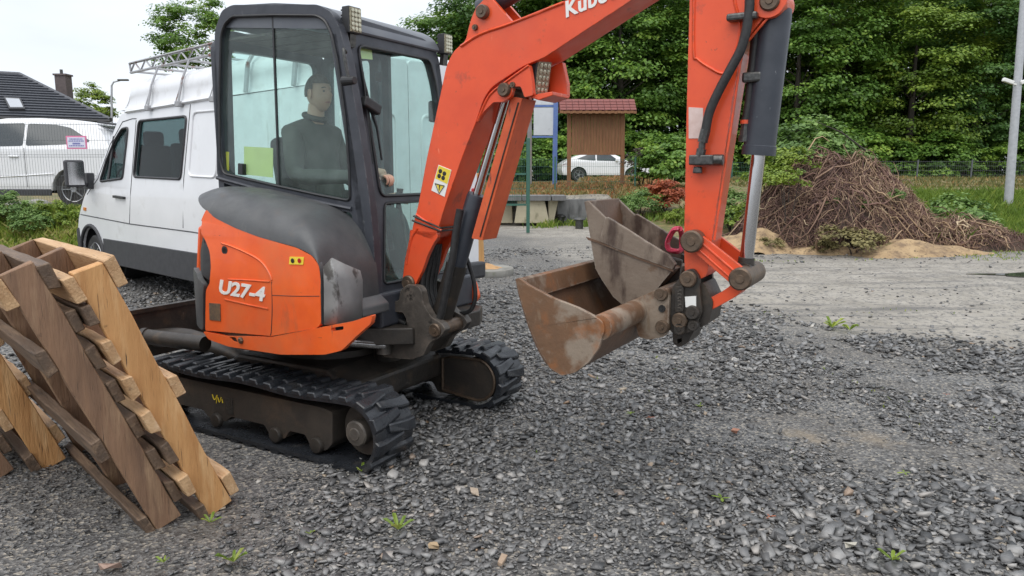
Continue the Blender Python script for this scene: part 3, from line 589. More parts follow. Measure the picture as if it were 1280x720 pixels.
# left side with the door, and the rear
lo = [(-1.5, .8), (xf(.8), .8), (xf(2.3), 2.3), (-.56, 2.42), (-1.40, 2.42), (-1.5, 2.3)]
obj('cab_door_side', panel(rnd(lo, .04, 3), [rnd([(-1.42, 1.35), (-1.02, 1.35), (-1.02, 2.33), (-1.40, 2.33)], .05), rnd([(-.94, 1.0), (-.34, 1.0), (-.53, 2.34), (-.94, 2.34)], .05)], lambda u, v, wd: Vector((u, YL - .05 + wd, v)), .05), m_char, ex, bevel=.01)
obj('door_window', prism([(-.97, 1.0), (-.34, 1.0), (-.53, 2.34), (-.97, 2.34)], YL - .03, YL - .026), m_glass, ex)
obj('rear_side_window', prism([(-1.42, 1.35), (-1.03, 1.35), (-1.03, 2.33), (-1.40, 2.33)], YL - .03, YL - .026), m_glass, ex)
bm = NB(); bar(bm, (-.85, YL - .075, 1.0), (-.85, YL - .075, 2.34), .06, .04, (1, 0, 0)); box(bm, (-.905, YL - .075, 2.2), (.06, .04, .06)); box(bm, (-.905, YL - .075, 1.5), (.06, .04, .05)); obj('door_pillar', bm, m_black, ex, bevel=.006)
rr = [(YR, .8), (YL, .8), (YL, 2.34), (.6, 2.42), (-.15, 2.44), (YR, 2.34)]
obj('cab_rear_frame', panel(rnd(rr, .04, 3), [rnd([(-.18, 1.42), (.62, 1.42), (.6, 2.32), (-.15, 2.32)], .05)], lambda u, v, wd: Vector((-1.52 + wd, u, v)), .05), m_char, ex, bevel=.012)
obj('rear_window', xprism([(-.18, 1.42), (.62, 1.42), (.6, 2.32), (-.15, 2.32)], -1.5, -1.496), m_glass, ex)
# wiper, mirrors, grab handle, work lamps
bm = NB(); p = [front(.02)(*fpix(a, b), 0) for a, b in ((447, 77), (451, 100), (458, 130), (468, 160), (474, 200))]; tube(bm, p, [.006, .009, .012, .008, .006], 6); p = [front(.03)(*fpix(a, b), 0) for a, b in ((449, 90), (455, 150), (461, 205))]; tube(bm, p, .004, 5); obj('wiper', bm, m_black, ex, smooth=60)
p = [front(.045)(*fpix(a, b), 0) for a, b in ((446, 126), (466, 139))]; bm = NB(); bar(bm, p[0], p[1], .05, .06); obj('wiper_motor', bm, m_black, ex, bevel=.01)
x, z = EX.py(431, 62, YR - .06); x2, z2 = EX.py(436, 98, YR - .06)
bm = NB(); tube(bm, spline([(x - .02, YR - .03, z - .01), (x, YR - .07, z), ((x + x2) / 2, YR - .07, (z + z2) / 2), (x2, YR - .06, z2)], 4), .009, 8); obj('grab_handle', bm, m_chev, ex, smooth=60)
bm = NB(); tube(bm, [(x2 - .05, YR - .05, z2 - .01), (x2 + .035, YR - .05, z2 - .01)], [.028, .022], 14); obj('mirror_mount', bm, m_black, ex, bevel=.004)
y, z = fpix(541, 138); bm = NB(); box(bm, (xf(z) - .06, y + .10, z), (.04, .10, .14)); obj('mirror', bm, m_black, ex, bevel=.015)
def work_lamp(c, n, wd, ht, par=ex, bracket=True):
    n = Vector(n).normalized(); s = n.cross(Vector((0, 0, 1))).normalized(); u = s.cross(n); rot = Matrix((s, n, u)).transposed(); c = Vector(c)
    bm = NB(); box(bm, c - n * .035, (wd, .055, ht), rot); 
    for k in range(5): box(bm, c - n * .07 + u * ht * (k - 2) * .19, (wd * .86, .02, ht * .07), rot)
    o = obj('work_lamp', bm, m_black, par, bevel=.005)
    bm = NB(); box(bm, c - n * .004, (wd * .88, .008, ht * .9), rot); obj('lamp_lens', bm, m_lens, o)
    bm = NB()
    for i in range(3):
        for k in range(5): lathe(bm, [(.009, 0), (.012, .004), (.006, .005)], c + s * (i - 1) * wd * .27 + u * (k - 2) * ht * .17, n, 8)
    obj('lamp_diodes', bm, m_diode, o)
    if bracket: bm = NB(); bar(bm, c - n * .04 - u * ht * .5, c - n * .05 - u * (ht * .5 + .07), .05, .03); obj('lamp_bracket', bm, m_chev, o)
for a, b, wd, ht, dy in ((445, 25, .095, .145, 0), (561, 55, .085, .13, 0)):
    p = EX.pl(a, b, (-.40, 0, 2.4), (1, 0, 0)); work_lamp(p, (1, -.05, 0), wd, ht)
# inside: seat, levers, console
bm = NB(); box(bm, (-1.0, .21, 1.1), (.5, .46, .16)); seat = obj('operator_seat', bm, m_seat, ex, bevel=.05, seg=3)
bm = NB(); box(bm, (-1.25, .21, 1.45), (.12, .44, .66), Matrix.Rotation(R(-8), 3, 'Y')); obj('seat_back', bm, m_seat, seat, bevel=.05, seg=3)
bm = NB(); box(bm, (-1.0, .21, .93), (.42, .4, .2)); obj('seat_base', bm, m_black, seat, bevel=.02)
jx, jz = EX.py(474, 222, .0)
for y in (-.05, .47):
    bm = NB(); box(bm, (-.78, y, 1.15), (.28, .1, .12)); o = obj('console', bm, m_black, ex, bevel=.02)
    bm = NB(); tube(bm, [(-.68, y, 1.2), (-.64, y, 1.36), (-.63, y, 1.44)], [.014, .016, .024], 8); obj('joystick', bm, m_black, o, smooth=50)
for y in (.1, .3):
    bm = NB(); tube(bm, [(-.42, y, .86), (-.47, y, 1.2), (-.52, y, 1.42)], .011, 8); o = obj('travel_lever', bm, m_chev, ex, smooth=60)
bm = NB(); tube(bm, [(-.50, .58, 1.2), (-.48, .6, 1.45)], [.012, .01], 8); lathe(bm, [(.01, 0), (.03, .02), (.025, .05)], (-.48, .6, 1.45), (0, 0, 1), 12); obj('lever', bm, m_red, ex, smooth=50)

# ---- swing bracket, boom foot cylinder, hoses
YB = .10                                     # half width of the boom
B = lambda l: EX.ys(l, -YB)
swp = EX.ys([(477, 378), (500, 376), (502, 362), (511, 355), (524, 358), (528, 364), (531, 381), (540, 396), (553, 404), (558, 412), (551, 421), (538, 428), (530, 444), (515, 449), (481, 446), (477, 433), (478, 421), (504, 419), (511, 412), (509, 398), (505, 390), (477, 388)], -.13)
swo = obj('swing_bracket', prism(rnd(swp, .012, 2), -.14, -.085), m_cast, ex, bevel=.008)
obj('swing_bracket', prism(rnd(swp, .012, 2), .085, .14), m_cast, ex, bevel=.008)
sp2 = EX.ys([(505, 400), (535, 398), (553, 410), (545, 425), (530, 442), (500, 440)], -.08); obj('swing_post', prism(sp2, -.09, .09), m_steel, ex, bevel=.015)
x, z = EX.py(490, 408, 0); bm = NB(); lathe(bm, [(.08, -.26), (.085, -.25), (.085, .22), (.07, .23)], (x - .04, 0, z + .05), (0, 0, 1), 24); obj('swing_pin', bm, m_steel, ex, smooth=40)
sx = EX.ys([(455, 376), (505, 374), (505, 392), (455, 400)], -.1); obj('swing_mount', prism(sx, -.12, .12), m_steel, ex, bevel=.015)
sx = EX.ys([(478, 424), (505, 428), (500, 446), (478, 447)], -.1); obj('swing_mount', prism(sx, -.12, .12), m_steel, ex, bevel=.015)
def pin(p, y0, y1, r, m=None, name='pin', par=ex):
    bm = NB(); x, z = p; s = 1 if y1 > y0 else -1
    lathe(bm, [(r * .35, -.006), (r * .4, -.001), (r * .85, -.002), (r, .006), (r, abs(y1 - y0))], (x, y0, z), (0, s, 0), 22); return obj(name, bm, m or m_pin, par, smooth=35)
pin(EX.py(509, 354, -.115), -.115, .115, .045); pin(EX.py(543, 413, -.15), -.155, .15, .04)
x, z = EX.py(456, 430, -.34); bm = NB(); p0 = EX.py(436, 428, -.42); p1 = EX.py(481, 432, -.2); tube(bm, [(p0[0], -.42, p0[1]), (p1[0], -.2, p1[1])], .026, 14); obj('swing_cylinder_rod', bm, m_chrome, ex, smooth=40)
lp = EX.ys([(456, 377), (463, 376), (463, 386), (456, 387)], -.13); obj('maker_plate', prism(lp, -.125, -.12), m_decal, ex)
def hose(name, pix, y, r, m=None, par=ex, k=6):
    bm = NB(); pts = [(EX.py(a, b, yy)[0], yy, EX.py(a, b, yy)[1]) for (a, b), yy in zip(pix, y if hasattr(y, '__len__') else [y] * len(pix))]
    tube(bm, spline(pts, k), r, 9); return obj(name, bm, m or m_hose, par, smooth=60)
for i, dy in enumerate((-.06, -.03, .0, .03)):
    hose('hydraulic_hose', [(541 + 3 * i, 305), (532 + 5 * i, 330), (528 + 5 * i, 360), (534 + 5 * i, 385), (545 + 3 * i, 400)], dy, .014)
for i in range(3): hose('hydraulic_hose', [(494, 440 - i * 9), (486 + 2 * i, 424), (484 + 3 * i, 408), (492, 398 + i * 6), (508, 405 + 5 * i)], -.1 + .03 * i, .015)
hose('hydraulic_hose', [(575, 262), (570, 290), (566, 320), (560, 350), (553, 385), (549, 400)], -.09, .022)
hose('hydraulic_hose', [(577, 310), (584, 325), (592, 350), (594, 372), (588, 388), (575, 392)], .12, .013)
p0 = EX.py(480, 432, -.19); bm = NB(); lathe(bm, [(.03, 0), (.045, .005), (.045, .09), (.03, .1)], (p0[0] - .0, -.19, p0[1] - .05), (0, 0, 1), 14); obj('rod_clevis', bm, m_cast, ex, smooth=40)
# boom: near/far cheeks are one box; the forked foot is two plates
main = B([(523, 255), (533, 200), (550, 120), (558, 82), (566, 65), (577, 55), (600, 45), (637, 28), (700, 4), (800, -50), (862, -88), (890, -98), (897, -80), (880, -58), (860, -45), (790, 0), (733, 37), (680, 72), (655, 82), (632, 97), (613, 110), (604, 125), (594, 155), (580, 190), (556, 258), (546, 292), (540, 300), (514, 290)])
boom = obj('boom', prism(rnd(main, .03, 3), -YB, YB), m_orange, ex, bevel=.008, seg=2)
foot = B([(514, 288), (546, 290), (548, 296), (541, 306), (535, 318), (528, 338), (521, 352), (515, 364), (507, 361), (503, 350), (506, 325)])
for s in (-1, 1): obj('boom_foot', prism(rnd(foot, .015, 2), *(sorted((s * YB, s * (YB - .03))))), m_orange, ex, bevel=.006)
bk = B([(514, 288), (546, 290), (530, 318), (512, 312)]); obj('boom_foot_web', prism([(x - .03, z) for x, z in bk], -YB + .03, YB - .03), m_orange, ex)
# strap round the boom leg, decal with triangle
for dz in (0, 9):
    l = [EX.py(517 - dz * .2, 270 + dz * .6, -YB - .004), EX.py(549, 285 + dz * .4, -YB - .004)]; bm = NB(); a, b = Vector((l[0][0], -YB - .004, l[0][1])), Vector((l[1][0] + .006, -YB - .004, l[1][1])); tube(bm, [a, b, b + Vector((0, .21, .0))], .006, 6); obj('strap', bm, m_steel, ex)
def onboom(pts, name, m, th=.003, off=.0, y=-YB, par=ex): 
    return obj(name, prism(EX.ys(pts, y), y - th - off, y - off), m, par)
dcl = onboom([(548.5, 206), (564.5, 212.5), (556, 246), (539.5, 238)], 'warning_decal', m_decal)
onboom([(549, 207), (564, 213), (559.5, 230), (544.5, 223)], 'decal_band', m_yell, .001, .003, par=dcl)
tri = [Vector((EX.py(a, b, -YB)[0], -YB - .0045, EX.py(a, b, -YB)[1])) for a, b in ((544.5, 229.5), (556, 232.5), (549.5, 242))]
bm = NB(); tube(bm, tri + tri[:1] + tri[1:2], .003, 4); obj('triangle', bm, m_ink, dcl)
onboom([(545.5, 230), (555, 232.7), (549.5, 240.5)], 'triangle_field', m_yell, .001, .003, par=dcl)
onboom([(549.5, 231.5), (550.8, 232), (549.8, 238), (549, 237.5)], 'bolt_sign', m_ink, .001, .0045, par=dcl)
for a, b in ((551, 214), (556, 217), (549.5, 220), (554.5, 222.5)):
    p = EX.py(a, b, -YB); bm = NB(); lathe(bm, [(.006, -.001), (.013, .0), (.006, .001)], (p[0], -YB - .0045, p[1]), (0, 1, 0), 9); obj('pictogram', bm, m_ink, dcl)
p0, p1 = EX.py(707, 22, -YB), EX.py(760, 1, -YB)
t_ = text('maker_lettering', 'Kubota', m_decal, (p0[0], -YB - .003, p0[1]), .102, math.atan2(p1[1] - p0[1], p1[0] - p0[0]), .18, .003, spacing=1.05)
# weld seams on the boom cheek
def seam(pix, y, r, m, par=ex, name='weld_seam'): bm = NB(); tube(bm, spline([(EX.py(a, b, y)[0], y, EX.py(a, b, y)[1]) for a, b in pix], 5), r, 6); return obj(name, bm, m, par, smooth=60)
seam([(576, 58), (600, 43), (637, 30), (690, 9), (705, 3)], -YB - .001, .008, m_orange, boom)
seam([(597, 152), (607, 128), (616, 115), (636, 100), (661, 82)], -YB - .012, .007, m_orange, boom)
seam([(520, 268), (535, 278), (552, 288)], -YB - .001, .006, m_orange, boom); seam([(508, 330), (514, 300), (522, 285)], -YB - .001, .006, m_orange, boom)
# ear plates for the arm cylinder, and bracket for the boom cylinder
ear = B([(577, 58), (583, 47), (585, 37), (590, 20), (596, 8), (604, 0), (613, -4), (620, 4), (640, 27), (600, 46)])
for s in (-1, 1): obj('ear_plate', prism(rnd(ear, .01, 2), *sorted((s * (YB + .0), s * (YB - .03)))), m_orange, ex, bevel=.006)
pin(EX.py(601, 14, -YB - .03), -YB - .03, YB + .03, .036); pin(EX.py(593, 34, -YB - .01), -YB - .012, -YB + .05, .016)
brk = B([(597, 154), (607, 131), (617, 116), (636, 102), (663, 81), (666, 98), (668, 119), (657, 122), (652, 108), (643, 109), (640, 121), (630, 128), (618, 128), (606, 140)])
for s in (-1, 1): obj('cylinder_bracket', prism(rnd(brk, .008, 2), *sorted((s * (YB + .012), s * (YB - .018)))), m_orange, ex, bevel=.005)
lampg = B([(665, 80), (684, 72), (690, 100), (690, 117), (672, 124), (668, 119)]); obj('lamp_guard', prism(lampg, YB - .03, YB + .01), m_orange, ex, bevel=.004)
lg2 = B([(660, 121), (672, 117), (690, 114), (690, 119), (672, 125)]); obj('lamp_guard', prism(lg2, -YB + .01, YB), m_orange, ex, bevel=.004)
pc = EX.py(675, 98, -.02); work_lamp((pc[0] + .02, -.02, pc[1]), (1, -.28, -.18), .105, .18, bracket=False)
pin(EX.py(629, 112, -YB - .03), -YB - .035, YB + .03, .036, m_pin); pin(EX.py(640, 106, -YB - .02), -YB - .02, -YB + .05, .016, m_pin)
# boom cylinder: rod, barrel, orange guard over its front
def cylp(pix, y): return [Vector((EX.py(a, b, y)[0], y, EX.py(a, b, y)[1])) for a, b in pix]
top, mid, low = cylp([(634, 116), (596, 243), (548, 412)], .0)
bm = NB(); tube(bm, [top, mid + (low - mid) * .05], .024, 16); obj('boom_cylinder_rod', bm, m_chrome, ex, smooth=40)
bm = NB(); tube(bm, [mid, mid + (low - mid) * .02, mid + (low - mid) * .55], [.05, .054, .054], 20); obj('boom_cylinder', bm, m_cyl, ex, smooth=40)
bm = NB(); tube(bm, [mid + (low - mid) * .5, mid + (low - mid) * .9, low], [.062, .062, .07], 20); obj('boom_cylinder_base', bm, m_steel, ex, smooth=40)
g0 = EX.ys([(641, 121), (655, 123), (605, 300), (591, 298)], -.06)
gd = obj('cylinder_guard', prism(rnd(g0, .008, 2), -.075, -.068), m_guard, ex, bevel=.002)
ax = (Vector((g0[2][0], 0, g0[2][1])) - Vector((g0[1][0], 0, g0[1][1]))); q0 = [Vector((g0[1][0], 0, g0[1][1])), Vector((g0[2][0], 0, g0[2][1]))]
bm = NB(); vv = [bm.verts.new((p.x + o, y, p.z)) for p in q0 for o, y in ((0, -.075), (0, .075), (-.006, .075), (-.006, -.075))]
for fi in ((0, 1, 5, 4), (2, 3, 7, 6), (0, 3, 2, 1), (4, 5, 6, 7), (1, 2, 6, 5), (3, 0, 4, 7)): bm.faces.new([vv[i] for i in fi])
bmesh.ops.recalc_face_normals(bm, faces=bm.faces[:]); obj('guard_front', bm, m_guard, gd, bevel=.002)
seam([(648, 128), (630, 190), (600, 296)], -.078, .004, m_steel, gd, 'guard_ridge')
# arm cylinder above the boom
a0, a1_ = cylp([(601, 13), (850, -128)], 0); bm = NB(); tube(bm, [a0, a0 + (a1_ - a0) * .75], .055, 18); obj('arm_cylinder', bm, m_cyl, ex, smooth=40)
bm = NB(); tube(bm, [a0 + (a1_ - a0) * .74, a1_], .026, 14); obj('arm_cylinder_rod', bm, m_chrome, ex, smooth=40)

# ---- arm
YA = .085; A_ = lambda l: EX.ys(l, -YA)
arm = A_([(862, 0), (858, 150), (855, 305), (856, 345), (872, 350), (884, 345), (890, 300), (912, 150), (926, 62), (936, 45), (958, 18), (975, 15), (984, 6), (985, -8), (976, -20), (958, -28), (940, -95), (905, -165), (870, -170), (850, -140), (850, -100), (860, -60)])
armo = obj('arm', prism(rnd(arm, .02, 3), -YA, YA), m_orange, ex, bevel=.008)
pin(EX.py(877, -75, -YA - .03), -YA - .04, YA + .04, .05); pin(EX.py(962, 1, -YA - .02), -YA - .03, YA + .03, .042, m_pin)
seam([(868, -40), (867, 62), (872, 74), (886, 84), (903, 92), (914, 84), (924, 50), (925, 30), (918, 0), (914, -30)], -YA - .001, .0075, m_orange, armo)
seam([(893, 300), (915, 150), (928, 66), (940, 46), (960, 22)], -YA - .0, .006, m_orange, armo)
bm = NB(); x, z = EX.py(962, 0, -YA); lathe(bm, [(.05, -.004), (.075, -.004), (.078, .01), (.078, .02)], (x, -YA - .012, z), (0, 1, 0), 26); obj('pin_boss', bm, m_orange, armo, smooth=35)
# sticker, hoses and couplings on the arm
sp = A_([(861, 134), (879, 135), (879, 173), (861, 173)]); obj('arm_sticker', prism(sp, -YA - .003, -YA), material('pinkish_white_sticker', (.72, .56, .52), (.62, .45, .4), 25, .5), ex)
hose('arm_hose', [(937, -20), (937, 8), (935, 24), (933, 38), (926, 62), (914, 85), (898, 115), (887, 140), (882, 163)], [-.13] * 9, .021)
hose('arm_hose', [(946, 22), (944, 50), (940, 90), (936, 130), (932, 152)], -.03, .02)
for (a, b), y, s in (((928, 21), -.115, (.13, .05, .032)), ((941, 97), -.04, (.085, .06, .045))):
    x, z = EX.py(a, b, y); bm = NB(); box(bm, (x, y, z), s); o = obj('hose_clamp', bm, m_chev, ex, bevel=.01)
def fit(pix, y, rr, n=6): P_ = cylp(pix, y); bm = NB(); [tube(bm, [P_[i], P_[i + 1]], r_, n) for i, r_ in enumerate(rr)]; return bm
obj('hose_fitting', fit([(882, 162), (878, 178), (877, 186), (875, 196)], -.13, (.023, .016, .022), 8), m_chev, ex, smooth=35)
x, z = EX.py(878, 200, -.12); bm = NB(); box(bm, (x, -.12, z), (.11, .06, .045)); lathe(bm, [(.012, 0), (.026, .0), (.026, .05), (.014, .05)], (x + .045, -.12, z + .0), (1, 0, 0), 8); lathe(bm, [(.02, 0), (.024, .03)], (x - .02, -.12, z - .03), (0, 0, -1), 8); obj('shutoff_valve', bm, m_chev, ex, bevel=.006)
obj('hose_fitting', fit([(932, 151), (931.5, 156), (931, 162), (930.5, 169), (930, 177)], -.03, (.021, .018, .022, .026), 8), m_chev, ex, smooth=35)
o = obj('hose_band', fit([(932, 150), (931.7, 155)], -.03, (.0225,), 10), m_orange, ex, smooth=35)
# bucket cylinder
t0, t1, t2, t3 = cylp([(965, -2), (970, 12), (948, 194), (931, 342)], 0)
bm = NB(); tube(bm, [t1, t1 + (t2 - t1) * .05, t1 + (t2 - t1) * .93, t1 + (t2 - t1) * .935, t2], [.066, .07, .07, .074, .074], 24); tube(bm, [t0 + Vector((0, -.05, 0)), t0 + Vector((0, .05, 0))], .06, 18); obj('bucket_cylinder', bm, m_cyl, ex, smooth=35)
bm = NB(); tube(bm, [t2, t2 + (t3 - t2) * .93], .031, 18); obj('bucket_cylinder_rod', bm, m_chrome, ex, smooth=40)
bm = NB(); tube(bm, [t3 - (t3 - t2) * .14, t3], [.036, .042], 14); tube(bm, [t3 + Vector((0, -.055, 0)), t3 + Vector((0, .055, 0))], .055, 18); obj('rod_eye', bm, m_steel, ex, smooth=40)
# linkage
lk = EX.ys([(866, 293), (872, 290), (928, 334), (936, 344), (932, 357), (920, 359), (912, 353), (864, 312), (861, 301)], -.12)
for s in (-1, 1): obj('tipping_link', prism(rnd(lk, .012, 2), *sorted((s * .125, s * .10))), m_orange, ex, bevel=.006)
seam([(874, 301), (918, 339)], -.127, .006, m_orange); seam([(870, 309), (912, 346)], -.127, .005, m_orange)
pin(EX.py(864, 302, -.15), -.155, .15, .052, m_pin); pin(EX.py(925, 349, -.15), -.155, .15, .052, m_pin)
bl2 = EX.ys([(919, 346), (934, 350), (929, 362), (918, 372), (900, 382), (882, 391), (876, 380), (884, 374), (900, 366), (912, 358)], -.085)
obj('bucket_link', prism(rnd(bl2, .012, 2), -.085, .085), m_orange, ex, bevel=.008)
# quick coupler
cp = EX.ys([(852, 345), (858, 337), (867, 336), (874, 346), (876, 372), (878, 390), (872, 405), (866, 414), (858, 416), (846, 419), (838, 414), (838, 392), (839, 372), (841, 358)], -.12)
cpo = obj('quick_coupler', prism(rnd(cp, .012, 2), -.125, -.095), m_steel, ex, bevel=.006)
obj('coupler_cheek', prism(rnd(cp, .012, 2), .095, .125), m_steel, ex, bevel=.006)
cb = EX.ys([(845, 372), (880, 352), (892, 378), (886, 405), (866, 412), (848, 410)], -.09); obj('coupler_body', prism(rnd(cb, .015, 2), -.095, .095), m_steel, ex, bevel=.01)
hk = EX.ys([(840, 412), (858, 416), (868, 412), (858, 430), (848, 435), (840, 430)], -.1); hh = EX.ys([(845, 425), (851, 423.5), (851, 428), (846, 430)], -.1)
obj('hook', panel(rnd(hk, .012, 2), [hh], lambda u, v, wd: Vector((u, -.09 + wd, v)), .18), m_steel, ex, bevel=.005)
for a, b, r_ in ((859.5, 349, .04), (865, 391, .034), (849, 401, .038), (866, 407, .026), (849, 411, .03)): pin(EX.py(a, b, -.14), -.145, -.1, r_, m_pin if r_ > .035 else m_steel, 'bolt')
rp_ = EX.ys([(844, 358), (855, 358), (855, 389), (844, 390)], -.13); ro = obj('raised_plate', prism(rnd(rp_, .008, 2), -.137, -.125), m_steel, ex, bevel=.003)
bm = NB()
for k in range(6):
    y_ = 362 + k * 4.4; l = EX.ys([(847, y_), (852, y_), (852, y_ + 1.4), (847, y_ + 1.4)], -.14); prism(l, -.140, -.137, bm)
    l = EX.ys([(847 + (k % 2) * 3.5, y_), (848.5 + (k % 2) * 3.5, y_), (848.5 + (k % 2) * 3.5, y_ + 3), (847 + (k % 2) * 3.5, y_ + 3)], -.14); prism(l, -.140, -.137, bm)
obj('cast_lettering', bm, m_cast, ro)
wl = EX.ys([(856, 371), (870, 370), (870, 384), (857, 384)], -.13); obj('worn_label', prism(wl, -.13, -.125), m_decal, ex)
# ---- wide grading bucket on the coupler
YN, YF = -.60, .52
sdp = EX.ys([(644, 350), (647, 347), (661, 357), (692, 373), (723, 385), (746, 397), (753, 402), (756, 412), (748, 436), (736, 453), (719, 466), (702, 470), (688, 461), (675, 440), (663, 413), (652, 380)], YN)
bko = obj('grading_bucket', prism(rnd(sdp, .01, 2), YN, YN + .022), m_rust, ex, bevel=.004)
DX = -.03
obj('bucket_side_plate', prism([(x + DX * 0, z) for x, z in rnd(sdp, .01, 2)], YF - .022, YF), m_rustin, ex, bevel=.004)
arc = EX.ys([(643.5, 349), (649, 374), (661, 412), (673, 440), (686, 460), (702, 468.5), (718, 465), (735, 452), (746, 436), (753, 416), (752, 404)], YN)
arc = [(p.x, p.y) for p in spline([(x, z, 0) for x, z in arc], 3)]
bm = NB(); th = .016; out_ = []
for i, p in enumerate(arc):
    a, b = Vector(arc[max(0, i - 1)]), Vector(arc[min(len(arc) - 1, i + 1)]); t = (b - a).normalized(); out_.append((p, (p[0] - t.y * th, p[1] + t.x * th)))
NYS = 8; rows = []
for p, q2 in out_:
    rows.append(([bm.verts.new((p[0], YN + .004 + (YF - YN - .008) * k / NYS, p[1])) for k in range(NYS + 1)], [bm.verts.new((q2[0], YN + .004 + (YF - YN - .008) * k / NYS, q2[1])) for k in range(NYS + 1)]))
for (a, a2_), (b, b2_) in zip(rows, rows[1:]):
    for k in range(NYS): bm.faces.new((a[k], a[k + 1], b[k + 1], b[k])); bm.faces.new((a2_[k], b2_[k], b2_[k + 1], a2_[k + 1]))
    bm.faces.new((a[0], b[0], b2_[0], a2_[0])); bm.faces.new((a[-1], a2_[-1], b2_[-1], b[-1]))
for a, a2_ in (rows[0], rows[-1]):
    for k in range(NYS): bm.faces.new((a[k], a2_[k], a2_[k + 1], a[k + 1]))
bmesh.ops.recalc_face_normals(bm, faces=bm.faces[:]); obj('bucket_shell', bm, m_rustin, ex, smooth=40)
lip = [out_[0][1], out_[0][0], arc[4], out_[4][1]]
x0, z0 = arc[0]; x1, z1 = arc[3]
lp_ = [(x0 + .012, z0 + .004), (x0 + .04, z0 - .0), (x1 + .045, z1), (x1 + .012, z1)]; obj('cutting_edge', prism(lp_, YN + .03, YF - .03), m_rust, ex, bevel=.004)
# torque tube along the back edge with hanger ears
tb = EX.py(751, 407, YN); bm = NB(); tube(bm, [(tb[0] - .01, YN + .01, tb[1] - .012), (tb[0] - .01, YF - .01, tb[1] - .012)], .056, 22); obj('torque_tube', bm, m_rust, ex, smooth=40)
er = EX.ys([(800, 372), (826, 359), (836, 360), (838, 370), (837, 412), (832, 420), (812, 424), (800, 420), (795, 400)], -.13)
for y in (-.15, .11): obj('hanger_ear', prism(rnd(er, .012, 2), y, y + .03), m_rust if y < 0 else m_steel, ex, bevel=.005)
for a, b in ((826, 368), (827, 409)): pin(EX.py(a, b, -.165), -.17, .15, .032, m_pin)
pin(EX.py(827, 386, -.155), -.156, -.14, .018, m_ink, 'bolt_hole')

# ================================================================== the spare bucket standing in the grading bucket, and its sling
SB = Frame(EXO, R(-30))
spb = thing('trenching_bucket', 'narrow grey brown bucket lodged inside the wide rusty bucket', 'bucket', EXO, R(-30))
Y0, Y1 = .02, .44
near = EX.ys([(730, 252), (735, 251), (758, 273.5), (761, 272), (782, 285), (808, 302), (837, 319), (845, 330), (842, 337), (829, 352), (812, 374), (797, 392), (783, 386), (766, 371), (752, 350), (744, 336), (737, 293)], Y0)
ns = obj('side_plate', prism(near, Y0, Y0 + .02), m_rust2, spb, bevel=.003)
strp = EX.ys([(733, 296), (745, 300), (763, 307), (800, 322), (842, 337), (842, 339.5), (800, 324.5), (763, 309.5), (745, 302.5), (736, 300)], Y0)
obj('wear_strip', prism(strp, Y0 - .008, Y0 + .0), m_rustin, ns)
up = EX.ys([(757, 272), (761, 271), (782, 284.5), (808, 301.5), (837, 318.5), (845, 330), (842, 337), (800, 322), (763, 307), (750, 302)], Y0)
obj('side_cutter', prism(up, Y0 - .011, Y0 - .001), m_rust2, ns, bevel=.003)
obj('side_plate', prism(near, Y1 - .02, Y1), m_rust2, spb, bevel=.003)
arc2 = EX.ys([(731, 254), (737, 293), (744, 336), (752, 350), (766, 371), (783, 386), (797, 392), (812, 374), (829, 352), (842, 337)], Y0)
bm = NB(); rows = []
for i, p in enumerate(arc2):
    a, b = Vector(arc2[max(0, i - 1)]), Vector(arc2[min(len(arc2) - 1, i + 1)]); t = (b - a).normalized(); q2 = (p[0] - t.y * .016, p[1] + t.x * .016); rows.append([bm.verts.new((*(c[:1]), y, c[1])) for c in (p, q2) for y in (Y0 + .004, Y1 - .004)])
for a, b in zip(rows, rows[1:]): 
    for i, j in ((0, 1), (1, 3), (3, 2), (2, 0)): bm.faces.new((a[i], a[j], b[j], b[i]))
bm.faces.new([rows[0][i] for i in (0, 1, 3, 2)]); bm.faces.new([rows[-1][i] for i in (0, 2, 3, 1)])
bmesh.ops.recalc_face_normals(bm, faces=bm.faces[:]); obj('bucket_back', bm, m_rustin, spb, smooth=30)
lp2 = [(arc2[0][0] - .004, arc2[0][1] + .012), (arc2[0][0] + .03, arc2[0][1] + .012), (arc2[1][0] + .03, arc2[1][1]), (arc2[1][0] + .008, arc2[1][1])]; obj('lip_plate', prism(lp2, Y0 + .022, Y1 - .022), m_rustin, spb, bevel=.004)
hg = EX.ys([(836, 322), (850, 326), (846, 352), (832, 372), (822, 366)], .1)
for y in (.13, .31): obj('hanger_plate', prism(hg, y, y + .025), m_steel, spb, bevel=.005)
SL = thing('lifting_sling', 'pink webbing loop hooked on the narrow bucket beside the arm', 'sling', EXO, R(-30))
pts = [Vector((EX.py(a, b, y)[0], y, EX.py(a, b, y)[1])) for a, b, y in ((849, 287, .1), (842, 288, .11), (836, 297, .12), (833, 306, .13), (836, 313, .14), (846, 315, .16), (851, 312, .18), (851, 304, .2), (851, 294, .16), (849, 287, .1))]
bm = NB(); pp = spline(pts, 4); prev = None
for p in pp:
    cur = [bm.verts.new(p + Vector((0, -.025, .0))), bm.verts.new(p + Vector((.0, .025, .0))), bm.verts.new(p + Vector((.006, .025, .006))), bm.verts.new(p + Vector((.006, -.025, .006)))]
    if prev:
        for i in range(4): bm.faces.new((prev[i], prev[(i + 1) % 4], cur[(i + 1) % 4], cur[i]))
    prev = cur
bmesh.ops.recalc_face_normals(bm, faces=bm.faces[:]); obj('webbing', bm, m_pink, SL, smooth=60)
bm = NB(); tube(bm, [p + Vector((.004, -.0, .004)) for p in pp], .014, 7); obj('sling_core', bm, m_pink, SL, smooth=60)

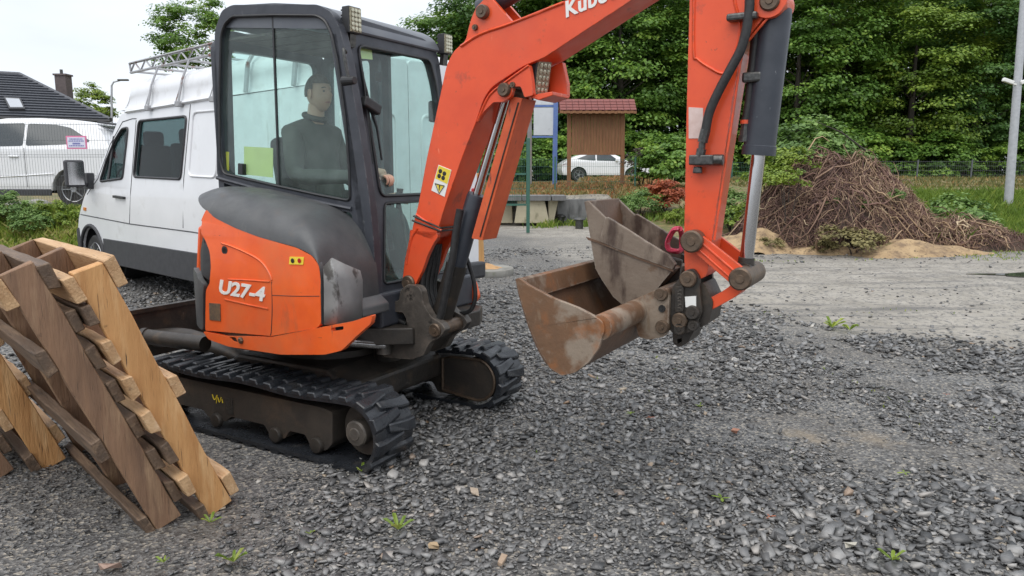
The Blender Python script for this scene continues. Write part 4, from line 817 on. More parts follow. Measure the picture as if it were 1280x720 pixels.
# ================================================================== the operator
PB = Vector((-.98, .21, .86)); person = thing('person', 'person in a dark grey jacket seated in the excavator cab', 'person', EX.o + EX.F * PB.x + EX.L * PB.y + Vector((0, 0, PB.z)), R(-30))
m_jacket = material('dark_grey_jacket', (.085, .088, .078), (.055, .057, .05), 7, .85, bump=.6, bscale=4)
m_trous = material('dark_teal_trousers', (.028, .042, .045), (.045, .06, .06), 10, .85, bump=.4, bscale=16)
m_skin = material('skin', (.66, .42, .31), (.58, .34, .24), 8, .5, bump=.08)
m_hair = material('short_grey_brown_hair', (.10, .075, .055), (.16, .13, .11), 60, .7, bump=.5, bscale=150)
def skin(name, V_, E_, Rr, mat, root=0, sub=2):
    me_ = bpy.data.meshes.new(name); me_.from_pydata([tuple(Vector(v) - PB) for v in V_], E_, []); o = bpy.data.objects.new(name, me_); COL.objects.link(o); o.parent = person; me_.materials.append(mat)
    sk = o.modifiers.new('skin', 'SKIN'); sk.use_smooth_shade = True
    if not me_.skin_vertices: o.data.skin_vertices.new() if hasattr(o.data.skin_vertices, 'new') else None
    for i, r_ in enumerate(Rr): me_.skin_vertices[0].data[i].radius = (r_, r_) if not hasattr(r_, '__len__') else r_
    for i in range(len(V_)): me_.skin_vertices[0].data[i].use_root = i == root
    sb = o.modifiers.new('sub', 'SUBSURF'); sb.levels = sub; sb.render_levels = sub
    return o
hx, hz = EX.py(397, 112, .2)
hz = min(hz, 2.06)
lv = EX.pl(474, 215, (0, .02, 0), (0, 1, 0))
hand = Vector((max(min(lv.x, -.45), -.7), .02, lv.z))
NK = Vector((hx - .035, .21, hz - .155)); CH = Vector((hx - .08, .21, hz - .40))
Vj = [(-1.04, .21, 1.26), (-1.06, .21, 1.40), CH, NK + Vector((-.03, 0, -.06)), NK, CH + Vector((.01, -.17, .14)), CH + Vector((.07, -.23, -.14)), hand + Vector((-.10, -.02, -.03)), CH + Vector((.01, .17, .14)), CH + Vector((.08, .24, -.14)), (-.72, .42, 1.36), (-.9, .21, 1.24)]
skin('jacket', Vj, [(0, 1), (1, 2), (2, 3), (3, 4), (3, 5), (5, 6), (6, 7), (3, 8), (8, 9), (9, 10)][:10], [(.17, .13), (.165, .13), (.19, .135), (.11, .09), .062, .085, .06, .042, .085, .06, .042, .1], m_jacket)
Vl = [(-1.04, .21, 1.22), (-.98, .11, 1.23), (-.56, .08, 1.27), (-.47, .08, .95), (-.98, .31, 1.23), (-.56, .34, 1.27), (-.47, .34, .95)]
skin('trousers', Vl, [(0, 1), (1, 2), (2, 3), (0, 4), (4, 5), (5, 6)], [.13, .1, .075, .055, .1, .075, .055], m_trous)
for y in (.08, .34): skin('boot', [(-.48, y, .95), (-.47, y, .90), (-.36, y, .885)], [(0, 1), (1, 2)], [.05, .055, .04], m_black)
def head():
    bm = NB(); bmesh.ops.create_uvsphere(bm, u_segments=32, v_segments=24, radius=1)
    for v in bm.verts:
        x, y, z = v.co; sx_, sy_, sz_ = .092, .073, .118
        jaw = max(0, -z); fx_ = x * sx_ * (1 - .12 * jaw) + (.018 * jaw if x > 0 else .01 * jaw); yy = y * sy_ * (1 - .28 * jaw * jaw); zz = z * sz_
        if x > .3:
            fx_ += .028 * math.exp(-((y / .16) ** 2) - ((z + .12) / .18) ** 2)                     # nose
            fx_ -= .010 * (math.exp(-(((y - .42) / .17) ** 2) - ((z - .08) / .12) ** 2) + math.exp(-(((y + .42) / .17) ** 2) - ((z - .08) / .12) ** 2))
            fx_ += .006 * math.exp(-((y / .35) ** 2) - ((z - .24) / .09) ** 2) + .007 * math.exp(-((y / .25) ** 2) - ((z + .48) / .1) ** 2) + .008 * math.exp(-((y / .3) ** 2) - ((z + .82) / .15) ** 2)
        v.co = (fx_, yy, zz)
    bmesh.ops.translate(bm, vec=Vector((hx, .21, hz)) - PB, verts=bm.verts); return bm
hd = obj('head', head(), m_skin, person, smooth=180)
c = Vector((hx, .21, hz)) - PB
bm = NB(); tube(bm, [c + Vector((-.025, 0, -.07)), c + Vector((-.045, 0, -.19))], [.052, .058], 16); obj('neck', bm, m_skin, person, smooth=60)
bm = NB(); bmesh.ops.create_uvsphere(bm, u_segments=28, v_segments=20, radius=1)
for v in list(bm.verts):
    if v.co.z < -.25 or (v.co.x > .35 and v.co.z < .45 - (0 if abs(v.co.y) > .7 else 0)) or (v.co.z < .1 and v.co.x > -.05): bm.verts.remove(v)
for v in bm.verts: v.co = c + Vector((v.co.x * .100 - .003, v.co.y * .081, v.co.z * .126 + .002))
obj('hair', bm, m_hair, person, smooth=180)
for s in (-1, 1):
    bm = NB(); lathe(bm, [(.008, -.004), (.024, -.006), (.03, .004), (.016, .012), (.004, .006)], c + Vector((-.008, s * .072, -.005)), (-.25, s, 0), 14); bmesh.ops.scale(bm, vec=(.8, 1, 1.15), space=Matrix.Translation(-(c + Vector((-.008, s * .077, -.005)))), verts=bm.verts); obj('ear', bm, m_skin, person, smooth=60)
    bm = NB(); bmesh.ops.create_uvsphere(bm, u_segments=10, v_segments=8, radius=.0095, matrix=Matrix.Translation(c + Vector((.0715, s * .030, .010)))); e = obj('eye', bm, m_hair, hd, smooth=180)
    bm = NB(); tube(bm, [c + Vector((.084, s * .014, .031)), c + Vector((.080, s * .030, .035)), c + Vector((.069, s * .045, .030))], .004, 6); obj('eyebrow', bm, m_hair, hd)
bm = NB(); tube(bm, [c + Vector((.078, -.024, -.060)), c + Vector((.092, 0, -.058)), c + Vector((.078, .024, -.060))], [.003, .006, .003], 6); obj('mouth', bm, material('lips', (.42, .17, .14), None, rough=.5), hd, smooth=60)
bm = NB(); ring = [c + Vector((-.045 + .066 * math.cos(a), .066 * math.sin(a), -.150 - .02 * math.cos(a))) for a in [i * math.pi / 12 for i in range(25)]]; tube(bm, ring, .020, 8); obj('collar', bm, m_jacket, person, smooth=60)
# hands: a palm, four fingers of unequal length and a thumb, curled on the levers
def make_hand(w, d, s):
    d = Vector(d).normalized(); sd_ = Vector((0, s, 0)); up_ = sd_.cross(d) * s
    if up_.z < 0: up_ = -up_
    V_ = [w - d * .05, w, w + d * .045, w + d * .075]; E_ = [(0, 1), (1, 2), (2, 3)]; Rr = [(.028, .028), (.026, .03), (.018, .036), (.014, .036)]
    o = skin('hand', V_, E_, Rr, m_skin, 1, 1)
    for k, (off, ln) in enumerate(((-.03, .062), (-.011, .075), (.009, .07), (.028, .052))):
        b = w + d * .082 + sd_ * off; k1 = b + d * ln * .42 - up_ * .006; k2 = k1 + d * ln * .2 - up_ * ln * .36; k3 = k2 - d * ln * .12 - up_ * ln * .34
        f_ = skin('finger', [b - d * .02, b, k1, k2, k3], [(0, 1), (1, 2), (2, 3), (3, 4)], [.0095, .0095, .009, .008, .007], m_skin, 1, 1); f_.parent = o
    b = w + d * .02 - sd_ * .03; t_ = skin('thumb', [b + sd_ * .012, b, b + d * .03 - sd_ * .022 - up_ * .012, b + d * .06 - sd_ * .018 - up_ * .028], [(0, 1), (1, 2), (2, 3)], [.012, .0115, .010, .008], m_skin, 1, 1); t_.parent = o
make_hand(hand, (.92, .05, -.25), 1); make_hand(Vector((-.68, .43, 1.38)), (.95, .05, .1), -1)

# ================================================================== leaning timber pallets
Dv = Vector((-math.sin(R(44)), math.cos(R(44)), 0)); Ev = Vector((math.cos(R(44)), math.sin(R(44)), 0))
def pallet(o, lean, label, deckN, deckP, depth, seed, L_=1.27, cols=(0, 1), wd=.12, lift=0):
    rz = math.atan2(Dv.y, Dv.x)                       # local x along D; local y = -E
    t = thing('wooden_pallet', label, 'pallet', o, rz, 'old timber pallets leaning on their ends'); rr_ = random.Random(seed)
    Vd = Vector((0, math.sin(lean), math.cos(lean))); Nd = Vector((0, -math.cos(lean), math.sin(lean)))     # +N points along E
    def beam(name, x0, x1, v0, v1, n0, n1, m):
        j = lambda a=.008: rr_.uniform(-a, a)
        bm = NB(); vv = []
        for x in (x0 + j(), x1 + j()):
            for v in (v0, v1):
                for n_ in (n0, n1): vv.append(bm.verts.new(Vector((x + j(.003), 0, 0)) + Vd * (v + j()) + Nd * (n_ + j(.003))))
        for fi in ((0, 1, 3, 2), (4, 6, 7, 5), (0, 4, 5, 1), (2, 3, 7, 6), (0, 2, 6, 4), (1, 5, 7, 3)): bm.faces.new([vv[i] for i in fi])
        bmesh.ops.recalc_face_normals(bm, faces=bm.faces[:])
        es = [e for e in bm.edges if e.calc_length() > .5]; bmesh.ops.subdivide_edges(bm, edges=es, cuts=9, use_grid_fill=True)
        for v in bm.verts: v.co += Vector((rr_.uniform(-1, 1), rr_.uniform(-1, 1), rr_.uniform(-1, 1))) * .0028
        return obj(name, bm, m, t, bevel=.004, seg=1)
    for i, x in enumerate((0, depth * .5, depth)):
        beam('stringer', x, x + .045, lift, lift + L_ + rr_.uniform(-.01, .01), -wd / 2, wd / 2, woods[cols[0] if i == 0 else 1])
    for (v, h, th, a, b) in deckN: beam('deck_board', a, depth + .05 + b, v, v + h, -wd / 2 - th, -wd / 2 - .001, woods[rr_.choice((2, 2, 2, 3)) if cols[1] == 2 else rr_.choice((3, 3, 2))])
    for (v, h, th, a, b) in deckP: beam('deck_board', a, depth + .05 + b, v, v + h, wd / 2 + .001, wd / 2 + th, woods[3 if cols == (1, 3) else 2])
    for (v, h, th, a, b) in deckP:
        bm = NB()
        for dv_ in (.3, .7): c_ = Vector((.022, 0, 0)) + Vd * (v + h * dv_) + Nd * (wd / 2 + th); lathe(bm, [(.004, -.002), (.006, .001), (.002, .002)], c_, Nd, 7)
        obj('nail_pair', bm, m_pin, t)['kind'] = 'stuff'
    return t
LN = R(21.5)
b1 = gp(277, 637); b2 = gp(212, 655)
pallet(b1, LN, 'honey brown wooden pallet leaning rightmost of the stack beside the tracks', [(.0, .10, .04, -.03, 0), (.17, .105, .045, -.045, .02), (.345, .10, .04, -.035, 0), (.52, .105, .045, -.05, .03), (.695, .10, .04, -.03, 0), (.87, .105, .04, -.04, 0), (1.04, .09, .04, -.02, 0), (1.15, .11, .045, -.01, 0)], [(.02, .11, .05, .012, 0), (.58, .11, .045, .012, 0), (1.14, .125, .05, .0, .0)], 1.15, 1, cols=(0, 2))
pallet(b2, LN, 'grey brown wooden pallet in the middle with a weathered end board', [(.0, .10, .04, .0, 0), (.42, .10, .045, .0, 0), (.85, .10, .045, 0, 0), (1.15, .11, .045, 0, 0)], [(1.15, .11, .045, 0, 0), (.08, .10, .04, .0, 0), (.255, .105, .042, -.01, 0), (.43, .10, .04, .0, 0), (.605, .105, .042, .01, 0), (.78, .10, .04, .0, 0), (.955, .10, .04, .0, 0)], 1.2, 2, cols=(1, 3), wd=.115)
b3 = gp(70, 582)
pallet(b3, LN, 'shorter honey pallet at the far left behind the weathered one', [(.02, .11, .045, -.02, 0), (.3, .11, .045, .0, 0), (.62, .11, .045, 0, 0), (.95, .11, .045, 0, 0)], [(.1, .1, .045, .012, 0), (.4, .1, .045, .012, 0), (.7, .1, .045, .012, 0), (1.0, .1, .045, 0, 0)], 1.15, 3, cols=(0, 2), L_=1.15)
b4 = b3 - Ev * .24 + Dv * .02
pallet(b4, LN, 'dark brown pallet hidden behind the honey one at the left edge', [(.02, .11, .045, -.02, 0), (.4, .11, .045, .0, 0), (.9, .11, .045, 0, 0)], [(.1, .1, .045, .012, 0), (1.0, .1, .045, 0, 0)], 1.1, 4, cols=(1, 3), L_=1.15)

# ================================================================== vehicles
def wheel(parent, c, r, wd, axis=(0, 1, 0), spokes=5):
    bm = NB(); h = wd / 2
    lathe(bm, [(r * .66, -h * .9), (r * .9, -h), (r * .98, -h * .8), (r, -h * .5), (r, h * .5), (r * .98, h * .8), (r * .9, h), (r * .66, h * .9)], c, axis, 32); t = obj('wheel', bm, m_tyre, parent, smooth=35)
    for s in (-1, 1):
        bm = NB(); ax = Vector(axis).normalized(); cc = Vector(c) + ax * s * (h - .012)
        u, v = frame_of(ax)
        lathe(bm, [(r * .60, -.02), (r * .68, 0), (r * .66, .008), (r * .62, 0), (r * .58, -.015)], cc, ax * s, 32)
        lathe(bm, [(.02, .01), (r * .16, .012), (r * .2, -.005)], cc, ax * s, 14)
        for k in range(spokes):
            a = 2 * math.pi * k / spokes; d = u * math.cos(a) + v * math.sin(a); bar(bm, cc + d * r * .12, cc + d * r * .64, r * .16, .02, ax)
        obj('rim', bm, m_alloy, t, smooth=30)
    return t
def car(name, label, loc, rz, prof, wins, wheels, W=1.88, rw=.36, belt=1.0, paint=None, grp=None):
    t = thing(name, label, 'car', loc, rz)
    hw = lambda v: W / 2 - max(0, v - belt) * .36 - max(0, .45 - v) * .12
    pts = list(prof)
    for x in sorted(wheels, reverse=True):
        pts += [(x + .43 * math.cos(a), .34 + .43 * math.sin(a)) for a in [math.pi * i / 10 for i in range(11)]]
    body = panel(pts, [], lambda u, v, wd: Vector((u, -hw(v) if wd == 0 else hw(v), v)), 1, cu=(.4, .9), cv=(.45, .7, belt, belt + .2, belt + .4), )
    b = obj('body', body, paint or m_cover, t, bevel=.05, seg=3, smooth=40)
    for wp in wins:
        for s in (-1, 1): obj('side_window', panel(rnd(wp, .05, 3), [], lambda u, v, wd: Vector((u, s * (hw(v) + .006 - wd), v)), .02, cv=(belt + .2, belt + .4)), m_vdark, t, smooth=40)
    for x in wheels:
        for s in (-1, 1):
            wheel(t, (x, s * (W / 2 - .13), rw), rw, .23)
    for x in wheels:
        bm = NB(); cyl(bm, (x, -W / 2 + .25, rw), (x, W / 2 - .25, rw), .3, 16); obj('wheel_well', bm, m_black, t)
    return t, hw
# estate car beside the house, behind the left fence
gz = .80
suv, hw = car('parked_car', 'white car with dark side windows parked behind the left mesh fence', (-8.2, 16.4, gz), R(180),
    [(.10, .32), (.02, .55), (.06, .95), (.10, 1.12), (.30, 1.44), (.5, 1.60), (.9, 1.67), (1.6, 1.705), (2.3, 1.70), (2.9, 1.62), (3.5, 1.26), (3.7, 1.13), (4.4, 1.02), (4.72, .85), (4.78, .5), (4.72, .3), (4.3, .24)],
    [[(.52, 1.27), (.62, 1.23), (1.2, 1.2), (1.85, 1.18), (1.85, 1.60), (1.3, 1.585), (.95, 1.52)], [(1.91, 1.18), (2.75, 1.16), (2.75, 1.55), (2.45, 1.60), (1.91, 1.61)], [(2.81, 1.16), (3.3, 1.15), (2.83, 1.53)]], (.95, 3.8), belt=1.12)
suv.scale = (1, 1, 1.09)
for s in (-1, 1):
    obj('sill_trim', prism([(1.4, .24), (3.35, .24), (3.35, .36), (1.4, .36)], s * .93 - .02, s * .93 + .02), m_vtrim, suv, bevel=.01)
    bm = NB(); bar(bm, (2.0, s * .955, .98), (2.2, s * .955, .985), .03, .035); bar(bm, (2.95, s * .955, .97), (3.15, s * .955, .975), .03, .035); obj('door_handle', bm, m_cover, suv, bevel=.01)
    for xs0 in (1.88, 2.78): bm = NB(); bar(bm, (xs0, s * .942, .4), (xs0, s * .942, 1.14), .008, .006); obj('door_seam', bm, m_vtrim, suv)
    bm = NB(); tube(bm, spline([(1.3, s * .942, .66), (2.4, s * .945, .60), (3.4, s * .942, .64)], 4), .012, 6); obj('door_crease', bm, m_cover, suv, smooth=60)
obj('tail_spoiler', prism([(.2, 1.58), (.52, 1.62), (.5, 1.66), (.22, 1.62)], -.6, .6), m_vtrim, suv, bevel=.01)
for s in (-1, 1): obj('tail_light', prism([(.02, .95), (.3, .98), (.34, 1.12), (.08, 1.1)], s * .86 - .07, s * .86 + .05), m_red, suv, bevel=.01)
# fastback car on the road at the back
cp_, hw = car('parked_car', 'white fastback car on the road behind the wooden notice board', (2.5, 39.3, 1.05), R(4),
    [(.08, .35), (.0, .6), (.02, .92), (.25, 1.08), (.7, 1.30), (1.3, 1.45), (2.0, 1.50), (2.6, 1.46), (3.1, 1.24), (3.45, 1.04), (4.2, .95), (4.55, .78), (4.62, .5), (4.55, .3), (4.2, .25)],
    [[(.75, 1.16), (1.5, 1.09), (1.75, 1.08), (1.75, 1.41), (1.4, 1.40)], [(1.82, 1.08), (3.0, 1.05), (2.55, 1.37), (2.1, 1.42), (1.82, 1.415)]], (.88, 3.72), belt=1.03)
for s in (-1, 1):
    obj('tail_light', prism([(.0, .82), (.32, .86), (.36, .96), (.1, .98)], s * .87 - .07, s * .87 + .04), m_red, cp_, bevel=.01)
    obj('headlight', prism([(4.1, .76), (4.5, .72), (4.48, .82), (4.15, .88)], s * .84 - .07, s * .84 + .07), m_lens, cp_, bevel=.01)
    bm = NB(); box(bm, (2.85, s * 1.0, 1.1), (.16, .16, .12)); obj('door_mirror', bm, m_cover, cp_, bevel=.03)
obj('windscreen', panel([(3.3, -.6), (2.62, -.55), (2.62, .55), (3.3, .6)], [], lambda u, v, wd: Vector((u, v, 1.465 - (u - 2.6) * .5 + .012 - wd)), .02), m_vdark, cp_)

# ---- the high-roofed van
VO = Vector((-1.67, 6.56, 0)); VF = Frame(VO, R(138))
van = thing('panel_van', 'white high roof van with roof rack parked behind the excavator', 'van', VO, R(138))
V0 = lambda l, y=0: VF.ys(l, y)
zG = VF.py(262, 121, 0)[1]; zS = VF.py(200, 343, 0)[1]; zC = VF.py(200, 309, 0)[1]
tum = lambda v: -max(0, v - 1.25) * .075
WV = 1.95
wx, wz = VF.py(126, 318, -.1); wz = .34
xfr = VF.py(98, 280, 0)[0]
arch = [(wx + .43 * math.cos(a), .36 + .43 * math.sin(a)) for a in [math.pi * i / 10 for i in range(11)]]
xr = .95; arch2 = [(xr + .43 * math.cos(a), .36 + .43 * math.sin(a)) for a in [math.pi * i / 10 for i in range(11)]]
fr_px = [(98, 300), (97.5, 285), (98.5, 272), (101, 260), (105, 246), (111, 233), (117, 224), (125, 200), (133, 173), (139, 152), (143, 143), (150, 139.5)]
frp = V0(fr_px); frp = [(x, max(z, .35)) for x, z in frp]
side = [(xfr - .02, .42)] + frp + [(0.03, zG), (0.0, zG - .1), (0, .45)] 
low = [(x, z) for x, z in reversed(arch2)]
outl = side + [(xr - .43, .42)] + [p for p in arch2[::-1]][1:-1] + [(xr + .43, .42), (wx - .43, .42)] + arch[::-1][1:-1] + [(wx + .43, .42)]
win1 = V0([(124, 227), (152, 223), (154, 159), (146, 161), (138, 176), (130, 200)]); win2 = V0([(165.5, 221), (224.5, 224), (226, 145), (166.5, 151)])
vs_ = panel(outl, [rnd(win1, .05, 3), rnd(win2, .07, 3)], lambda u, v, wd: Vector((u, tum(v) - wd, v)), .05, cv=(1.25, 1.8))
obj('body_side', vs_, m_white, van, smooth=30, bevel=.012)
obj('body_side', panel(outl, [rnd(win1, .05, 3), rnd(win2, .07, 3)], lambda u, v, wd: Vector((u, -WV - tum(v) + wd, v)), .05, cv=(1.25,)), m_white, van, smooth=30)
for wn, nm in ((win1, 'door_window'), (win2, 'side_window')):
    o = obj(nm, panel(rnd(wn, .06, 3), [], lambda u, v, wd: Vector((u, tum(v) - .02 - wd, v)), .006), m_vglass, van)
    bm = NB(); ring = [Vector((x, tum(z) + .002, z)) for x, z in rnd(wn, .06, 3)]; tube(bm, ring + ring[:1], .017, 6); obj('window_rubber', bm, m_vtrim, o, smooth=60)
dv = V0([(133, 225), (136, 170)]); bm = NB(); bar(bm, (dv[0][0], tum(dv[0][1]) - .01, dv[0][1]), (dv[1][0], tum(dv[1][1]) - .01, dv[1][1]), .05, .02, (1, 0, 0)); obj('quarter_bar', bm, m_vtrim, van)
def vline(px, r, m, name, off=.0): bm = NB(); tube(bm, [(x, tum(z) + off, z) for x, z in V0(px)], r, 6); return obj(name, bm, m, van, smooth=60)
vline([(163, 150), (163, 240), (162, 280)], .006, m_vtrim, 'door_seam'); vline([(229.5, 130), (228, 225), (229, 285)], .006, m_vtrim, 'door_seam'); vline([(163, 148), (158, 148), (146, 152), (133, 180), (121, 223), (109, 243)], .006, m_vtrim, 'door_seam')
vline([(101, 268), (163, 280), (240, 290), (300, 300)], .008, m_vtrim, 'rub_line', -.002)
prs = rnd(V0([(234, 140), (268, 137), (268, 222), (234, 220)]), .08, 3); bm = NB(); ring = [Vector((x, tum(z) + .001, z)) for x, z in prs]; tube(bm, ring + ring[:1], .014, 6); obj('pressed_panel', bm, m_white, van, smooth=60)
vline([(150, 139.5), (200, 131.5), (265, 120)], .02, m_white, 'gutter', .01)
hd_ = V0([(144, 244), (157, 246), (157, 249), (144, 247)]); obj('door_handle', prism(rnd(hd_, .01), -.005, .035), m_black, van, bevel=.008)
ind = V0([(105, 259), (108, 259.5), (108, 263.5), (105, 263)]); obj('side_indicator', prism(ind, -.005, .012), m_amber, van, bevel=.003)
xa, xb = wx - .45, xr + .45
for y in (.0, -WV): obj('sill_cladding', panel([(xb, zS), (xa, zS), (xa, zC), (xb, zC)], [], lambda u, v, wd: Vector((u, y + .012 - wd, v)), .06 if y == 0 else -.06), m_vtrim, van, bevel=.01)
obj('front_bumper', prism(rnd([(xfr - .35, .3), (xfr + .06, .32), (xfr + .07, .72), (xfr - .03, .76), (xfr - .05, .45), (xfr - .35, .42)], .04), -WV - .01, .012), m_vtrim, van, bevel=.03)
for x in (wx, xr):
    bm = NB(); tube(bm, [(x + .445 * math.cos(a), .004, .36 + .445 * math.sin(a)) for a in [math.pi * i / 14 for i in range(15)]], .025, 8); obj('wheel_arch', bm, m_vtrim, van, smooth=60)
    for y in (-.14, -WV + .14): wheel(van, (x, y, .335), .335, .22, spokes=8)
    bm = NB(); cyl(bm, (x, -.3, .4), (x, -WV + .3, .4), .42, 20); obj('wheel_well', bm, m_black, van)
obj('chassis', prism([(.05, .4), (xfr - .4, .4), (xfr - .4, .6), (.05, .6)], -WV + .06, -.06), m_black, van)
obj('load_floor', prism([(.05, .6), (xfr - 1.0, .6), (xfr - 1.0, .66), (.05, .66)], -WV + .06, -.06), m_vtrim, van)
# nose, windscreen
nose = [p for p in frp[:7]]; nn = [(x - .06, z - .02) for x, z in nose]; obj('bonnet', prism(nose + nn[::-1], -WV + .05, -.05), m_white, van, smooth=40)
ws = [frp[6], frp[10]]; obj('windscreen', prism([ws[0], ws[1], (ws[1][0] - .02, ws[1][1]), (ws[0][0] - .02, ws[0][1])], -WV + .12, -.12), m_vglass, van)
# high roof
tp = [(147, 136, -.03), (153, 124, -.06), (161, 113, -.12), (174, 101, -.24), (190, 96.5, -.32), (213, 92.5, -.35), (240, 87.5, -.35), (265, 83, -.35)]
tp = [VF.py(*p) for p in tp]; xg0 = frp[11][0]; st_ = [(frp[10][0] + .02, frp[10][1] - zG * 0)] + tp + [(.6, tp[-1][1] + .02), (.1, tp[-1][1] - .02), (.0, tp[-1][1] - .12)]
bm = NB(); rows = []; zGx = lambda x: zG if x < frp[11][0] - .3 else zG
for x, zt in st_:
    h = max(zt - zG, .03); yy = tum(zG)
    sec = [(yy + .005, 0), (yy - .02, .12), (yy - .035, .40), (yy - .028, .46), (yy - .06, .72), (yy - .14, .9), (yy - .32, .985), (-.65, 1.03), (-WV / 2, 1.05)]
    sec = sec + [(-WV - y, q_) for y, q_ in sec[-2::-1]]; rows.append([bm.verts.new((x, y, zG + h * q_)) for y, q_ in sec])
for a, b in zip(rows, rows[1:]):
    for k in range(len(a) - 1): bm.faces.new((a[k], a[k + 1], b[k + 1], b[k]))
bm.faces.new(rows[0]); bm.faces.new(rows[-1][::-1]); bmesh.ops.recalc_face_normals(bm, faces=bm.faces[:]); obj('high_roof', bm, m_white, van, smooth=35)
zT = tp[-1][1]
# rear doors with pressed fields, lamps, bumper
for y0, y1 in ((-WV / 2 - .004, -WV + .03), (-.03, -WV / 2 + .004)):
    a, b = min(y0, y1), max(y0, y1); dr = obj('rear_door', xprism(rnd([(a, .5), (b, .5), (b - (.1 if b > -.5 else 0), zT - .12), (a + (.1 if a < -1.5 else 0), zT - .12)], .05), -.03, .02), m_white, van, bevel=.015)
    for z0_, z1_ in ((.75, 1.22), (1.32, 2.1)):
        ring = [Vector((-.031, y, z)) for y, z in rnd([(a + .16, z0_), (b - .16, z0_), (b - .16, z1_), (a + .16, z1_)], .08, 4)]; bm = NB(); tube(bm, ring + ring[:1], .016, 6); obj('pressed_field', bm, m_white, dr, smooth=60)
for y in (-.07, -WV + .07): obj('tail_light', xprism(rnd([(y - .065, .95), (y + .065, .95), (y + .065, 1.38), (y - .065, 1.38)], .03), -.05, .03), m_red, van, bevel=.012)
obj('rear_bumper', prism([(-.14, .42), (.1, .42), (.1, .58), (-.14, .6)], -WV + .02, -.02), m_vtrim, van, bevel=.03)
# seats and wheel seen through the windows
for x, y in ((wx - .95, -.45), (wx - .95, -1.45), (wx - 1.9, -.5)):
    bm = NB(); box(bm, (x, y, 1.2), (.5, .48, .14)); box(bm, (x - .25, y, 1.55), (.14, .46, .7)); box(bm, (x - .28, y, 1.98), (.1, .27, .2)); obj('seat', bm, m_seat, van, bevel=.05)
bm = NB(); ring = [Vector((wx - .3 + .1 * math.sin(a), -.5 + .2 * math.cos(a), 1.45 + .17 * math.sin(a))) for a in [i * math.pi / 10 for i in range(20)]]; tube(bm, ring + ring[:1], .016, 6); obj('steering_wheel', bm, m_black, van, smooth=60)
obj('dashboard', prism([(wx - .15, 1.0), (wx + .45, 1.0), (wx + .4, 1.38), (wx - .1, 1.42)], -WV + .1, -.1), m_vtrim, van, bevel=.04)
# door mirror
mc = VF.py(91, 217, .28); bm = NB(); box(bm, (mc[0], .26, mc[1]), (.10, .24, .36)); mo = obj('door_mirror', bm, m_vtrim, van, bevel=.03)
bm = NB(); box(bm, (mc[0] - .052, .26, mc[1]), (.01, .19, .30)); obj('mirror_glass', bm, m_chrome, mo)
am = VF.py(112, 226, .0); bm = NB(); box(bm, (am[0] - .02, .02, am[1]), (.2, .1, .22)); bar(bm, (am[0] - .04, .05, am[1] - .06), (mc[0], .2, mc[1] - .12), .06, .05); obj('mirror_arm', bm, m_vtrim, mo, bevel=.015)
# roof rack
rt0, rt1 = VF.py(162, 79.5, -.2), VF.py(265, 56, -.2); rb0, rb1 = VF.py(164, 91, -.2), VF.py(265, 68.5, -.2)
rk = thing('roof_rack', 'galvanised lattice roof rack standing on the white van', 'roof rack', VO, R(138))
ex_ = lambda a, b, t: (a[0] + (b[0] - a[0]) * t, a[1] + (b[1] - a[1]) * t)
TE = (rt0[0] - .6) / max(rt0[0] - rt1[0], .1)
for y in (-.2, -WV + .2):
    bm = NB(); top0, top1 = rt0, ex_(rt0, rt1, TE); bo0, bo1 = rb0, ex_(rb0, rb1, TE)
    zt_, zb_ = (top0[1] + top1[1]) / 2, (bo0[1] + bo1[1]) / 2
    tube(bm, [(top0[0], y, top0[1]), (top1[0], y, top0[1])], .016, 6); tube(bm, [(bo0[0], y, bo0[1]), (bo1[0], y, bo0[1])], .016, 6)
    n = 24; xs_ = [top0[0] + (top1[0] - top0[0]) * i / n for i in range(n + 1)]
    for i in range(n): tube(bm, [(xs_[i], y, top0[1] if i % 2 else bo0[1]), (xs_[i + 1], y, bo0[1] if i % 2 else top0[1])], .011, 5)
    tube(bm, [(top0[0], y, top0[1]), (bo0[0], y, bo0[1])], .014, 6); obj('side_lattice', bm, m_rack, rk, smooth=60)
zb_ = rb0[1]
for i in range(8):
    x = rb0[0] + (ex_(rb0, rb1, TE)[0] - rb0[0]) * (i + .3) / 8; bm = NB(); tube(bm, [(x, -.2, zb_), (x, -WV + .2, zb_)], .014, 6); obj('cross_bar', bm, m_rack, rk, smooth=60)
for px_, py0, py1 in ((178, 96, 130), (216, 84, 125), (259, 72, 118)):
    x = VF.py(px_, py1, .02)[0]; bm = NB()
    bar(bm, (x, tum(zG) + .04, zG), (x, -.10, zG + .25), .032, .02, (1, 0, 0)); bar(bm, (x, -.10, zG + .25), (x, -.2, zb_ + .01), .03, .02, (1, 0, 0)); bar(bm, (x + .05, tum(zG) + .05, zG), (x + .01, -.09, zG + .2), .015, .012, (1, 0, 0)); box(bm, (x, tum(zG) + .04, zG - .02), (.1, .05, .06)); obj('rack_foot', bm, m_rack, rk, bevel=.006)
for k, px_ in enumerate((300, 360)):
    x = VF.py(px_, 118, .02)[0]; bm = NB(); bar(bm, (x, tum(zG) + .04, zG), (x, -.08, zG + .28), .05, .03, (1, 0, 0)); bar(bm, (x, -.08, zG + .28), (x, -.2, zb_ + .01), .045, .03, (1, 0, 0)); obj('rack_foot', bm, m_rack, rk, bevel=.006)

